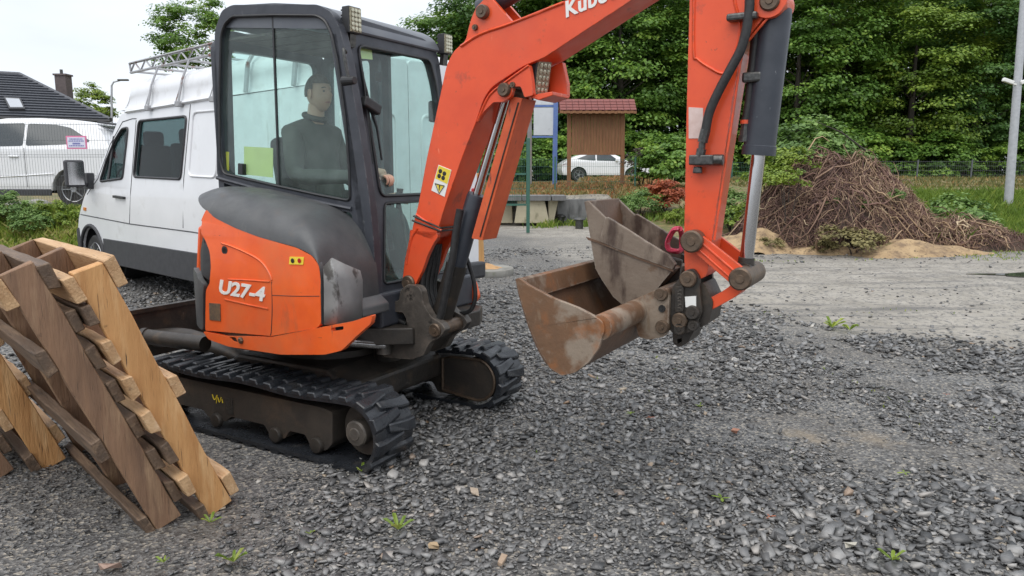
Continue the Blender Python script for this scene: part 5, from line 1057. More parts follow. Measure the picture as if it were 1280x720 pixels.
# ================================================================== vegetation
m_leaf = material('maple_leaf', (0, 0, 0), rough=.5, attr=('tint', [(0, (.06, .13, .025)), (.45, (.16, .30, .05)), (.8, (.29, .43, .065)), (1, (.40, .50, .10))]), trans=.4)
m_leaf2 = material('deep_maple_leaf', (0, 0, 0), rough=.5, attr=('tint', [(0, (.04, .10, .025)), (.45, (.095, .20, .045)), (.8, (.17, .30, .06)), (1, (.28, .38, .09))]), trans=.4)
m_leaf3 = material('yellowish_maple_leaf', (0, 0, 0), rough=.5, attr=('tint', [(0, (.08, .14, .02)), (.45, (.19, .30, .04)), (.8, (.33, .43, .06)), (1, (.46, .52, .10))]), trans=.4)
m_leafy = material('yellow_green_leaf', (0, 0, 0), rough=.5, attr=('tint', [(0, (.10, .17, .02)), (.5, (.24, .34, .045)), (1, (.42, .48, .08))]), trans=.35)
m_leafd = material('grey_green_leaf', (0, 0, 0), rough=.55, attr=('tint', [(0, (.07, .14, .03)), (.5, (.17, .29, .07)), (1, (.30, .42, .13))]), trans=.3)
m_leafr = material('red_shrub_leaf', (0, 0, 0), rough=.55, attr=('tint', [(0, (.22, .05, .022)), (.5, (.45, .12, .05)), (1, (.6, .22, .10))]), trans=.3)
m_bark = material('tree_bark', (.07, .055, .045), (.045, .038, .032), 5, .85, bump=.5, stretch=(3, 3, .5))
m_grass = material('grass_blade', (0, 0, 0), rough=.55, attr=('tint', [(0, (.10, .17, .022)), (.5, (.21, .31, .045)), (.8, (.36, .40, .08)), (1, (.5, .44, .17))]), trans=.35)
m_drygrass = material('dry_grass_and_leaves', (0, 0, 0), rough=.7, attr=('tint', [(0, (.08, .10, .025)), (.4, (.2, .19, .06)), (.7, (.34, .20, .08)), (1, (.42, .16, .06))]), trans=.2)
def leaf_cards(c, nrm, size, rs, aspect=.75, fold=.25):
    """a small folded leaf per point: four corners round c, facing nrm"""
    n = len(c); nrm = nrm / np.linalg.norm(nrm, axis=1, keepdims=True); t = rs.randn(n, 3); t -= nrm * (t * nrm).sum(1, keepdims=True); t /= np.linalg.norm(t, axis=1, keepdims=True); b = np.cross(nrm, t)
    s = size[:, None]; k = (rs.rand(n)[:, None] - .3) * fold
    p = np.stack([c - t * s, c + b * s * aspect - nrm * s * k, c + t * s, c - b * s * aspect - nrm * s * k], 1); return p.reshape(-1, 3), np.arange(n * 4).reshape(n, 4)
def crown_mesh(name, seed, rad, clumps, per, leaf, clump_r, low=-1.0, flat=.55, boxy=0):
    rs = np.random.RandomState(seed); C = []; N_ = []; T = []; rad = np.array(rad)
    for i in range(clumps):
        while True:
            d = rs.randn(3); d /= np.linalg.norm(d)
            if d[2] > low: break
        r = rs.uniform(.45, 1.0) ** .6 * (1 + .16 * math.sin(5 * d[0] + seed) * math.cos(4 * d[2]))
        cc = d * r * rad
        if boxy: cc[:2] *= (1 / max(.3, math.sqrt(max(1 - d[2] ** 2, 1e-4)))) ** boxy
        R_ = clump_r * rs.uniform(.6, 1.35); n = int(per * rs.uniform(.6, 1.3))
        q = rs.randn(n, 3); q /= np.linalg.norm(q, axis=1, keepdims=True); q[:, 2] = np.where(q[:, 2] < -.25, -q[:, 2], q[:, 2])
        pos = cc + q * R_ * np.array([1, 1, flat]) * (rs.rand(n, 1) ** .45) + np.array([d[0], d[1], -.25]) * R_ * .25
        C.append(pos); nn = q * .5 + np.array([0, -.0, .85]) + d * .4 + rs.randn(n, 3) * .34; N_.append(nn)
        T.append(np.clip(rs.normal(.42, .13) + rs.randn(n) * .13, 0, 1))
    C, N_, T = np.concatenate(C), np.concatenate(N_), np.concatenate(T)
    p, f = leaf_cards(C, N_, leaf * (.7 + .6 * rs.rand(len(C))), rs); return fast_mesh(name, p, f, {'tint': np.repeat(T, 4)})
def trunk_bm(h, r, seed, limbs=7, top=.75, spread=2.2):
    rr_ = random.Random(seed); bm = NB(); lean = (rr_.uniform(-.3, .3), rr_.uniform(-.3, .3))
    pts = [(lean[0] * t * t, lean[1] * t * t, h * t * top) for t in (0, .1, .3, .55, .8, 1)]; tube(bm, pts, [r * 1.35, r, r * .88, r * .68, r * .4, r * .12], 10)
    for i in range(limbs):
        t = rr_.uniform(.28, .85); a = rr_.uniform(0, 6.28); l = spread * rr_.uniform(.6, 1.1) * (1.1 - t * .5); b = Vector((lean[0] * t * t, lean[1] * t * t, h * top * t))
        tube(bm, [b, b + Vector((math.cos(a) * l * .4, math.sin(a) * l * .4, l * .3)), b + Vector((math.cos(a) * l, math.sin(a) * l, l * .75))], [r * .4 * (1.1 - t), r * .26 * (1.1 - t), r * .06], 6)
    return bm
CR = [crown_mesh('maple_crown', 20 + i, (3.5, 3.5, 7.2), 215, 165, .098, 1.15, -1, .5, .6) for i in range(4)]
TRK = []
for i in range(2):
    me_ = bpy.data.meshes.new('maple_trunk'); b_ = trunk_bm(13, .26, i, 9); b_.to_mesh(me_); b_.free(); TRK.append(me_)
def tree(X, Y, h, crown, trunk, s, label, rz=0, group=None, mat=m_leaf, cz=None, name='maple_tree'):
    z = float(zg(X, Y)); t = thing(name, label, 'tree', (X, Y, z), rz, group)
    o = obj('trunk', trunk, m_bark, t, smooth=60); o.scale = (s, s, s)
    c = obj('crown', crown, mat, t); c.scale = (s, s, s * 1.0)
    if c.data.materials[0] != mat: c.material_slots[0].link = 'OBJECT'; c.material_slots[0].material = mat
    c.location = (0, 0, cz if cz is not None else h); return t
rt_ = random.Random(5)
kk = 0
for row, (Y, x0, x1, st, lab) in enumerate(((47, -.3, 37, 4.3, 'maple tree in the front row of the dense green wood'), (53, -1.5, 43, 4.6, 'maple tree in the second row inside the dense wood'), (60, -2, 50, 5.2, 'maple tree at the shaded back of the dense wood'))):
    x = x0
    while x < x1:
        s = rt_.uniform(.92, 1.2) * (1 + .06 * row); lv_ = rt_.choice((0, 0, 1, 2)); tree(x + rt_.uniform(-.7, .7), Y + rt_.uniform(-1.3, 1.3), 0, CR[kk % 4], TRK[kk % 2], s, ('', 'deep green ', 'yellowish green ')[lv_] + lab, rt_.uniform(0, 6.28), ('front row', 'second row', 'back row')[row] + ' of maples in the wood', mat=(m_leaf, m_leaf2, m_leaf3)[lv_], cz=(6.9 + rt_.uniform(-.8, .8)) * s); kk += 1; x += st * rt_.uniform(.85, 1.15)
# bushes along the foot of the wood
BU = [crown_mesh('bush_crown', 40 + i, (1.9, 1.4, 1.5), 64, 130, .085, .6, -.8) for i in range(3)]
def stems(h, n, r, seed, spread=.5):
    rr_ = random.Random(seed); bm = NB()
    for i in range(n): a = rr_.uniform(0, 6.28); q = spread * rr_.uniform(.3, 1); tube(bm, [(0.05 * math.cos(a), .05 * math.sin(a), 0), (q * .5 * math.cos(a), q * .5 * math.sin(a), h * .5), (q * math.cos(a), q * math.sin(a), h * rr_.uniform(.8, 1.1))], [r, r * .7, r * .2], 5)
    return bm
def bush(X, Y, meshes, s, label, k=0, mat=m_leaf, sz=1, group=None, name='bush', zc=.95, cat='bush', h=None):
    z = float(zg(X, Y)); t = thing(name, label, cat, (X, Y, z), rt_.uniform(0, 6.28), group); o = obj('stem', stems(1.1 * s * zc, 6, .02 * s, k, .35), m_bark, t); c = obj('crown', meshes[k % len(meshes)], None, t)
    if mat and not c.data.materials: c.data.materials.append(mat)
    c.scale = (s, s, s * sz); c.location = (0, 0, zc * s * sz); return t
x = -1
while x < 34:
    bush(x, 43.6 + rt_.uniform(-.8, .8), BU, rt_.uniform(.8, 1.25), 'rounded green bush along the foot of the wood', kk, group='bushes along the foot of the wood'); kk += 1; x += 2.3 * rt_.uniform(.8, 1.2)
# broad tree and small ones beyond the van
T1 = crown_mesh('ash_crown', 60, (2.9, 2.9, 3.2), 130, 130, .095, .85, -.9)
tree(-16.6, 40, 0, T1, TRK[0], .7, 'broad green tree rising behind the roof of the white van', .4, cz=7.6, name='ash_tree'); 
T2 = crown_mesh('birch_crown', 61, (2.2, 2.2, 2.6), 90, 110, .11, .75, -.9); bpy.data.meshes['birch_crown'].materials.append(m_leafy)
tree(-25.0, 45, 0, T2, TRK[1], .5, 'small yellow green tree between the house roof and the van', 1, cz=4.6, mat=m_leafy, name='birch_tree')
for i, (X, Y, cz, sc) in enumerate(((-4.6, 50, 8.2, .95), (-1.9, 52, 8.9, 1.0))):
    tree(X, Y, 0, T1, TRK[i], sc, ('green tree showing above the cab roof beside the rear work lamp', 'green tree whose top shows between the cab lamp and the boom')[i], i * 2.1, cz=cz, name='ash_tree')
# shrubs and weeds by the bank
GS = [crown_mesh('shrub_crown', 70 + i, (.85, .75, .7), 46, 90, .055, .3, -.8) for i in range(2)]
RS_ = crown_mesh('red_shrub_crown', 75, (.6, .5, .42), 44, 90, .035, .19, -.6); RS_.materials.append(m_leafr)
DS_ = crown_mesh('dark_shrub_crown', 76, (.7, .6, .7), 24, 50, .04, .22, -.6); DS_.materials.append(material('purple_brown_leaf', (0, 0, 0), rough=.6, attr=('tint', [(0, (.05, .035, .03)), (.5, (.11, .075, .06)), (1, (.14, .17, .06))]), trans=.2))
def at_px(px, d): return (px - 640) / FPX * d
bush(at_px(838, 24), 24, GS, 1.15, 'leafy green shrub behind the red shrub left of the arm', 0, zc=.75, name='green_shrub', cat='shrub')
bush(at_px(812, 24.6), 24.6, GS, .7, 'smaller green shrub between the white car and the arm', 1, zc=.8, name='green_shrub', cat='shrub')
bush(at_px(828, 20.5), 20.5, [RS_], 1.1, 'low red brown shrub left of the arm', 0, None, zc=.38, name='red_shrub', cat='shrub')
bush(at_px(800, 25), 25, [DS_], 1.0, 'bare brownish shrub in front of the white car bonnet', 0, None, zc=.7, name='brown_shrub', cat='shrub')
def blades(n, sampler, h, rs, tint=(.45, .2), wd=.012, lean=.35, k=2):
    P = sampler(n); n = len(P); a = rs.rand(n) * 6.283; hh = h * (.45 + .75 * rs.rand(n)); le = lean * rs.rand(n) * hh; w_ = wd * (.7 + .6 * rs.rand(n)); b = rs.rand(n) * 6.283
    z = zg(P[:, 0], P[:, 1]) - .01; dx, dy = np.cos(a) * w_, np.sin(a) * w_; lx, ly = np.cos(b) * le, np.sin(b) * le
    v0 = np.stack([P[:, 0] - dx, P[:, 1] - dy, z], 1); v1 = np.stack([P[:, 0] + dx, P[:, 1] + dy, z], 1)
    m0 = np.stack([P[:, 0] + lx * .35 + dx * .8, P[:, 1] + ly * .35 + dy * .8, z + hh * .6], 1); m1 = np.stack([P[:, 0] + lx + 0 * dx, P[:, 1] + ly, z + hh], 1)
    T = np.clip(rs.normal(tint[0], tint[1], n) + .35 * (vnoise(P[:, 0], P[:, 1], 1.5, 21) - .5), 0, 1)
    return np.stack([v0, v1, m0, m1], 1).reshape(-1, 3), np.arange(n * 4).reshape(n, 4), np.repeat(T, 4)
def meadow(name, label, n, sampler, h, mat, seed, **kw):
    rs = np.random.RandomState(seed); p, f, t = blades(n, sampler, h, rs, **kw); o = obj(name, fast_mesh(name, p, f, {'tint': t}), mat); return prop(o, label, 'grass', kind='stuff')
rs = np.random.RandomState(9)
def rect(x0, x1, y0, y1, dens=None):
    def f(n):
        P = np.stack([x0 + rs.rand(n) * (x1 - x0), y0 + rs.rand(n) * (y1 - y0)], 1)
        return P if dens is None else P[rs.rand(n) < dens(P[:, 0], P[:, 1])]
    return f
clump = lambda sc, lo, hi, seed=31: (lambda X, Y: sst(vnoise(X, Y, sc, seed), lo, hi))
meadow('grass_verge', 'bright green weeds and grass on the bank below the left fence', 26000, rect(-12, -5.6, 11.3, 13.6, lambda X, Y: sst(Y, 11.2, 11.8) * (.3 + .7 * vnoise(X, Y, 1.2, 33)) * (1 - sst(X, -6.6, -5.7))), .16, m_grass, 1, tint=(.6, .22), wd=.018, lean=1.1)
meadow('tall_grass', 'tall bright green grass right of the brush pile', 42000, rect(8.2, 16, 14.6, 22, lambda X, Y: sst(X * 1.0 - (Y - 15) * .35, 8.0, 8.9) * sst(Y - 14.7 - .3 * np.sin(X * 2), 0, .8)), .42, m_grass, 2, tint=(.3, .16), wd=.014, lean=.7)
meadow('dry_grass', 'dry grass and fallen orange leaves on the far bank', 30000, rect(-2.5, 6, 22.4, 36, lambda X, Y: .35 + .65 * vnoise(X, Y, 1.1, 34)), .13, m_drygrass, 3, tint=(.6, .25), wd=.03, lean=1.2)
meadow('mown_grass', 'yellowish mown grass below the far right fence', 24000, rect(8, 30, 20, 36, lambda X, Y: .3 + .7 * vnoise(X, Y, .8, 35)), .14, m_drygrass, 4, tint=(.3, .2), wd=.025, lean=1)
meadow('weed_strip', 'green weeds at the foot of the concrete blocks and bank', 9000, rect(-2, 6.4, 18.6, 22.2, lambda X, Y: sst(vnoise(X, Y, 1.4, 36), .45, .7) * sst(Y - 20.6 + sst(X, 2.2, 4) * 2.0, 0, .8)), .22, m_grass, 5, tint=(.38, .2), wd=.02, lean=.9)
meadow('edge_grass', 'sparse low grass at the edge of the pale track', 7000, rect(2.6, 16, 12.9, 16, lambda X, Y: sst(vnoise(X, Y, 1.3, 37), .5, .75) * sst(Y, 12.7, 13.4)), .05, m_grass, 6, tint=(.5, .2), wd=.014, lean=1.3)
meadow('sparse_weeds', 'tiny scattered weeds coming up through the gravel', 2600, rect(-1.5, 5.5, 2.6, 9, lambda X, Y: sst(vnoise(X, Y, 1.7, 71), .66, .8) * sst(vnoise(X, Y, 9, 72), .5, .7)), .035, m_grass, 8, tint=(.5, .2), wd=.006, lean=1.4)
WD_ = crown_mesh('weed_crown', 80, (.7, .6, .46), 50, 90, .035, .2, -.5, .8); WD_.materials.append(m_leafd)
YG = crown_mesh('yellow_weed_crown', 81, (.5, .45, .4), 26, 55, .035, .16, -.3, .8); YG.materials.append(m_leafy)
bush(at_px(1015, 17.2), 17.2, [WD_], 1.55, 'grey green weed clump behind the top of the brush pile', 1, None, zc=1.22, name='weed_clump', cat='weeds')
bush(at_px(962, 16.9), 16.9, [YG], 1.5, 'grey green weed clump at the left shoulder of the brush pile', 2, None, zc=1.0, name='weed_clump', cat='weeds')
bush(at_px(983, 15.0), 15.0, [YG], .8, 'yellow green weed growing up the left side of the brush pile', 3, None, zc=1.7, name='weed_clump', cat='weeds')
bush(at_px(928, 17), 17, [YG], 1.0, 'bright weeds between the arm and the brush pile', 4, None, zc=.45, name='weed_clump', cat='weeds')
bush(at_px(915, 18.5), 18.5, [WD_], 1.0, 'weeds directly right of the orange arm', 5, None, zc=.5, name='weed_clump', cat='weeds')
bush(at_px(1188, 16.6), 16.6, [WD_], 1.25, 'low creeper covered mound at the right end of the brush pile', 6, None, zc=.28, name='weed_clump', cat='weeds')
bush(at_px(775, 21), 21, [YG], .8, 'bright weeds right of the concrete blocks', 7, None, zc=.35, name='weed_clump', cat='weeds')
bush(at_px(800, 20.2), 20.2, [WD_], .8, 'weeds left of the red shrub', 8, None, zc=.35, name='weed_clump', cat='weeds')
bush(at_px(848, 19.4), 19.4, [YG], .6, 'weeds in front of the red shrub', 9, None, zc=.25, name='weed_clump', cat='weeds')
for i, (px, d, s_, l) in enumerate(((14, 13.0, .62, 'leafy green weed clump on the bank at the far left edge'), (40, 12.7, .5, 'leafy weed clump on the left bank below the boulder'), (66, 13.0, .55, 'yellow green weed clump on the left bank below the notice'), (88, 12.8, .48, 'weed clump on the left bank beside the van bumper'))):
    bush(at_px(px, d), d, [WD_] if i in (0, 1) else [YG], s_, l, 11 + i, None, zc=.2, name='weed_clump', cat='weeds')
# small plants coming up through the stones
def sprout(px, py, s, label, seed, leaf=m_leafy, n=7, lying=False, cat='weed'):
    p = gp(px, py); rr_ = random.Random(seed); t = thing('weed_sprout' if not lying else 'fallen_leaf', label, cat, (p.x, p.y, float(zg(p.x, p.y)) + .02)); P_ = []; 
    for i in range(n):
        a = 6.28 * i / n + rr_.uniform(-.4, .4); l = s * rr_.uniform(.6, 1.1); d = Vector((math.cos(a), math.sin(a), 0)); sd_ = Vector((-d.y, d.x, 0)); up_ = Vector((0, 0, l * (.06 if lying else rr_.uniform(.3, .9))))
        bm = NB(); c = [bm.verts.new(v) for v in (Vector((0, 0, 0)), d * l * .35 + sd_ * l * .14 + up_ * .5, d * l * .35 - sd_ * l * .14 + up_ * .5, d * l * .75 + sd_ * l * .13 + up_ * .95, d * l * .75 - sd_ * l * .13 + up_ * .95, d * l + up_ * .9, d * l * .5 + up_ * .62 - Vector((0, 0, l * .05)))]
        for fi in ((0, 1, 6), (0, 6, 2), (1, 3, 6), (6, 4, 2), (6, 3, 5), (6, 5, 4)): bm.faces.new([c[k] for k in fi])
        me_ = bpy.data.meshes.new('leaf'); bm.to_mesh(me_); bm.free(); at = me_.attributes.new('tint', 'FLOAT', 'POINT'); q_ = rr_.uniform(.2, .9); [setattr(at.data[i_], 'value', q_) for i_ in range(7)]; obj('leaf', me_, leaf, t)
for i, (a, b, s, l, lf, n, ly) in enumerate(((498, 668, .075, 'leafy weed in the gravel right of the pallets at the bottom', m_grass, 6, 0), (292, 706, .07, 'green sprout with reddish base at the bottom edge left of centre', m_grass, 6, 0), (263, 656, .05, 'tiny bright weed beside the foot of the pallet', m_leafy, 5, 0), (902, 627, .05, 'yellow leaf lying on the gravel below the bucket', m_leafy, 4, 1), (1130, 594, .05, 'yellow green leaf lying on gravel at the lower right', m_leafy, 4, 1), (1040, 412, .13, 'bright low weed where dark gravel meets the pale track', m_leafy, 9, 0), (1062, 416, .10, 'second low weed at the track edge slightly nearer', m_leafy, 7, 0), (788, 522, .04, 'small green weed in the gravel below the bucket', m_leafy, 5, 0), (812, 526, .035, 'small orange leaf on the gravel below the bucket', m_leafr, 4, 1), (874, 512, .035, 'tiny weed right of the orange leaf', m_leafy, 5, 0), (452, 596, .05, 'weed sprouting at the front of the near track', m_leafy, 5, 0), (1115, 706, .06, 'yellowish sprout at the bottom right', m_leafy, 6, 0), (962, 650, .035, 'orange leaf on gravel at lower right of centre', m_leafr, 3, 1), (387, 672, .03, 'tiny sprout among bright stones below the tracks', m_leafy, 4, 0), (1182, 496, .03, 'orange fleck of leaf on the gravel at the right', m_leafr, 3, 1), (205, 706, .04, 'small sprout at the bottom edge below the pallets', m_leafy, 5, 0))):
    sprout(a, b, s, l, i, lf, n, bool(ly), 'leaf' if ly else 'weed')
# a few larger odd stones
for i, (a, b, s, l, c) in enumerate(((1062, 688, .045, 'pale cream stone lying in the gravel at lower right', (.55, .52, .44)), (138, 713, .05, 'pinkish stone at the bottom left edge', (.34, .23, .18)), (593, 620, .035, 'beige stone in the middle of the gravel', (.42, .34, .26)), (918, 544, .04, 'reddish brick fragment on the gravel', (.42, .2, .13)), (542, 686, .035, 'tan stone near the bottom centre', (.45, .33, .2)), (628, 703, .035, 'brownish stone near the bottom centre right', (.38, .28, .2)), (1185, 307, .26, 'flat pale slab lying at the foot of the brush pile', (.62, .55, .4)))):
    p = gp(a, b); rs2 = np.random.RandomState(i + 90); co, f, at = scatter_stones(np.array([[0, 0, 0.]]), np.array([s]), rs2, np.array([.5])); bm = NB(); vv = [bm.verts.new(v) for v in co]
    for q_ in f: bm.faces.new([vv[k] for k in q_])
    bmesh.ops.subdivide_edges(bm, edges=bm.edges[:], cuts=1, smooth=.6); o = obj('stone', bm, material('stone_' + str(i), c, tuple(x_ * .75 for x_ in c), 30, .7, bump=.4), smooth=50); o.location = (p.x, p.y, float(zg(p.x, p.y)) + s * .3); prop(o, l, 'stone')

# ================================================================== brush pile
rs = np.random.RandomState(12)
BX, BY = 6.85, 15.9
def pile_h(x, y):
    r = np.sqrt(((x - BX - .12) / 2.2) ** 2 + ((y - BY) / 1.75) ** 2); a = np.arctan2(y - BY, x - BX)
    main = 1.72 * np.clip(1 - r ** 1.9, 0, 1) ** .85 * (1 + .08 * np.sin(3 * a + 1)) + (.42 * (vnoise(x, y, 1.3, 61) - .45) + .2 * (vnoise(x, y, 3.1, 62) - .5)) * np.clip(1.8 - 1.8 * r, 0, 1); tail = .55 * np.clip(1 - np.sqrt(((x - BX - 2.3) / 1.7) ** 2 + ((y - BY + .7) / .9) ** 2), 0, 1) ** .6
    return np.maximum(main, tail)
bp = thing('brush_pile', 'tall heap of tangled brown branches and roots beside the track', 'brush pile', (0, 0, 0))
gxx, gyy = np.meshgrid(np.linspace(BX - 2.9, BX + 4.2, 90), np.linspace(BY - 2.2, BY + 2.2, 60)); hh = pile_h(gxx, gyy); hz_ = zg(gxx, gyy) + hh * .93 - .05 + .12 * (vnoise(gxx, gyy, 4, 41) - .5) * (hh > 0.02) + .1 * (vnoise(gxx, gyy, 9, 42) - .5) * (hh > .02)
co = np.stack([gxx.ravel(), gyy.ravel(), hz_.ravel()], 1); idx = np.arange(90 * 60).reshape(60, 90); fc = np.stack([idx[:-1, :-1].ravel(), idx[:-1, 1:].ravel(), idx[1:, 1:].ravel(), idx[1:, :-1].ravel()], 1)
obj('earth', fast_mesh('earth', co, fc), material('dark_root_soil', (.05, .034, .026), (.085, .055, .038), 5, .9, bump=.8, bscale=18, spots=[((.12, .08, .05), 9, .5, .7)]), bp, smooth=180)
m_twig = material('brown_twig', (0, 0, 0), rough=.75, attr=('tint', [(0, (.07, .036, .032)), (.4, (.18, .10, .075)), (.7, (.30, .20, .13)), (.92, (.42, .29, .17)), (1, (.54, .42, .27))]))
def twigs(n, rs, lmin, lmax, rmin, rmax, zone, tint, lift=.0, segs=5, steep=.0):
    V_, F_, T_ = [], [], []; base = 0
    th = zone(n, rs)
    for k in range(len(th)):
        x, y = th[k]; l = rs.uniform(lmin, lmax); a = math.atan2((y - BY) * 1.8, x - BX) + 1.571 + rs.normal(0, .55) + (3.1416 if rs.rand() < .5 else 0) if rs.rand() < .72 else rs.uniform(0, 6.283); r = rs.uniform(rmin, rmax); dx, dy = math.cos(a), math.sin(a); cv_ = rs.uniform(-2.6, 2.6); tilt = rs.uniform(-.5, .9) + steep * rs.rand(); pts = []; px_, py_ = x, y; z0 = None
        for i in range(segs):
            h = float(pile_h(np.array(px_), np.array(py_))) + float(zg(px_, py_)); z = h + lift + rs.uniform(-.07, .09) + tilt * l * (i / (segs - 1)) ** 1.4 * .35; z = z if z0 is None else max(z, z0 - l / segs * 1.2); z0 = z
            pts.append((px_, py_, z)); a2 = a + cv_ * i / segs; px_ += math.cos(a2) * l / segs; py_ += math.sin(a2) * l / segs
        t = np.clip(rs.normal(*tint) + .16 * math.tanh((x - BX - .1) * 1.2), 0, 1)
        for i, p in enumerate(pts):
            q = r * (1 - .65 * i / (segs - 1)); p0 = pts[max(0, i - 1)]; p1 = pts[min(segs - 1, i + 1)]; d = Vector(p1) - Vector(p0); u, v = frame_of(d if d.length > 1e-5 else Vector((1, 0, 0)))
            for m_ in range(3): c = Vector(p) + u * q * math.cos(2.094 * m_) + v * q * math.sin(2.094 * m_); V_.append(c); T_.append(t)
        for i in range(segs - 1):
            for m_ in range(3): a_, b_ = base + i * 3 + m_, base + i * 3 + (m_ + 1) % 3; F_.append((a_, b_, b_ + 3, a_ + 3))
        base += segs * 3
    return np.array(V_), np.array(F_), np.array(T_)
def zone_all(n, rs):
    P = np.stack([BX - 2.6 + rs.rand(n * 3) * 5.6, BY - 2.0 + rs.rand(n * 3) * 3.2], 1); h = pile_h(P[:, 0], P[:, 1]); return P[h > .12][:n]
def zone_tail(n, rs): P = np.stack([BX + .8 + rs.rand(n) * 3.2, BY - 1.9 + rs.rand(n) * 2], 1); return P[pile_h(P[:, 0], P[:, 1]) > .05]
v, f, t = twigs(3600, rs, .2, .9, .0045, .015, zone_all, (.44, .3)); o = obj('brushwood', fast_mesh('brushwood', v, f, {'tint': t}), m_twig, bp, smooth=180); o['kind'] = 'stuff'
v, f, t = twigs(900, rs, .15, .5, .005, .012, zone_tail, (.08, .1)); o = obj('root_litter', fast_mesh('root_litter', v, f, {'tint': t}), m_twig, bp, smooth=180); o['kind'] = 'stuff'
for i in range(110):
    v, f, t = twigs(1, rs, .4, 1.3, .014, .032, lambda n, r_: zone_all(40, r_)[:1], (.6, .22), .05, 7, .5); obj('branch', fast_mesh('branch', v, f, {'tint': t}), m_twig, bp, smooth=180)
bm = NB(); p0 = dp(1082, 188, 15.8); p1 = dp(1020, 152, 15.6); tube(bm, [p0, p0 * .5 + p1 * .5 + Vector((0, 0, .08)), p1], [.02, .014, .005], 6); o = obj('branch', bm, m_bark, bp)
# cut greenery and sawdust at its foot
m_saw = material('sawdust', (.42, .30, .17), (.32, .22, .12), 4, .9, bump=.8, bscale=30, spots=[((.19, .13, .08), 5, .46, .66), ((.11, .08, .05), 18, .56, .68)])
def mound(name, px, d, rx, ry, h, m, label, cat, seed):
    X = at_px(px, d); n = 40; u = np.linspace(-1.1, 1.1, n); gx_, gy_ = np.meshgrid(u, u); r = np.sqrt(gx_ ** 2 + gy_ ** 2); a = np.arctan2(gy_, gx_); r = r / (1 + .12 * np.sin(3 * a + seed) + .08 * np.sin(7 * a + 2 * seed))
    xx, yy = X + gx_ * rx, d + gy_ * ry; hh = h * np.clip(1 - r ** 1.6, -.15, 1) ** 1 if False else h * np.where(r < 1, 1 - np.minimum(r, 1) ** 1.6, -.12); fo = np.clip(1.15 - r, 0, 1); z = zg(xx, yy) + hh + (.6 * h * (vnoise(xx, yy, 2.6, 50 + seed) - .5) + .35 * h * (vnoise(xx, yy, 7, 51 + seed) - .5)) * fo
    co = np.stack([xx.ravel() - X, yy.ravel() - d, z.ravel()], 1); idx = np.arange(n * n).reshape(n, n); fc = np.stack([idx[:-1, :-1].ravel(), idx[:-1, 1:].ravel(), idx[1:, 1:].ravel(), idx[1:, :-1].ravel()], 1); o = obj(name, fast_mesh(name, co, fc), m, smooth=180); o.location = (X, d, 0); return prop(o, label, cat)
mound('sawdust_heap', 945, 15.0, 1.1, .9, .34, m_saw, 'sawdust heap left of the brush pile near the arm', 'sawdust', 1)
mound('sawdust_heap', 1035, 14.5, 0.8, .6, .2, m_saw, 'small sawdust heap in the middle below the brush pile', 'sawdust', 4)
mound('sawdust_heap', 1135, 14.2, 1.4, .7, .24, m_saw, 'widest sawdust heap right of the middle below the brush pile', 'sawdust', 2)
CL = crown_mesh('cuttings_crown', 90, (.75, .4, .36), 36, 55, .035, .16, -.2, .8); CL.materials.append(material('wilted_leaf', (0, 0, 0), rough=.7, attr=('tint', [(0, (.10, .085, .03)), (.5, (.22, .19, .07)), (1, (.34, .30, .13))]), trans=.2))
for px, d, s, l in ((1068, 14.0, .95, 'wilted olive cuttings at the foot of the brush pile'), (965, 14.6, .5, 'small wilted cuttings on the left sawdust heap'), (1030, 14.2, .45, 'wilted twigs between the sawdust heaps')):
    bush(at_px(px, d), d, [CL], s, l, 3, None, zc=.2, name='cuttings', cat='cuttings')
for px, py, s in ((1075, 258, .35), (1040, 252, .25), (1120, 245, .25), (1000, 204, .9), (966, 226, .8)):
    p = dp(px, py, 14.9 if s < .5 else 15.9); t = thing('weed_clump', {1075: 'green weed sprouting from the middle of the brush pile', 1040: 'tiny weed left of centre on the brush pile', 1120: 'tiny weed right of centre on the brush pile', 1000: 'leafy weeds spilling over the upper left of the brush pile', 966: 'leafy weeds on the lower left shoulder of the brush pile'}[px], 'weeds', (p.x, p.y, p.z)); c = obj('crown', YG if s > .5 else WD_, None, t); c.scale = (s, s, s)

# ================================================================== house, fences, lamps, boards
m_tile = material('dark_grey_roof_tile', (.05, .055, .066), (.075, .08, .095), 9, .45, bump=.2)
m_wall = material('cream_render', (.6, .56, .48), (.52, .49, .42), 2, .8, bump=.2)
m_brickd = material('dark_chimney_brick', (.11, .09, .088), (.15, .12, .115), 9, .8, bump=.4)
hs = thing('house', 'house with a dark tiled hip roof and chimney behind the white car', 'house', (-28, 32, .8))
ho = Vector((-28, 32, .8)); ha, hb = Vector((.86, .5, 0)).normalized(), Vector((-.5, .86, 0)).normalized()
ev1 = dp(138, 150, 33); ev0 = ev1 - ha * 15; bk1 = ev1 + hb * 9; bk0 = ev0 + hb * 9; rdg1 = dp(25, 93.5, 35.06); rdg0 = rdg1 - ha * 8
H = lambda p: Vector(p) - ho
bm = NB(); v = [bm.verts.new(H(p)) for p in (rdg0, rdg1, ev0, ev1, bk0, bk1)]
for fi in ((2, 3, 1, 0), (3, 5, 1), (5, 4, 0, 1), (4, 2, 0), (2, 4, 5, 3)): bm.faces.new([v[i] for i in fi])
bmesh.ops.recalc_face_normals(bm, faces=bm.faces[:]); rf = obj('roof', bm, m_tile, hs)
NC = 17
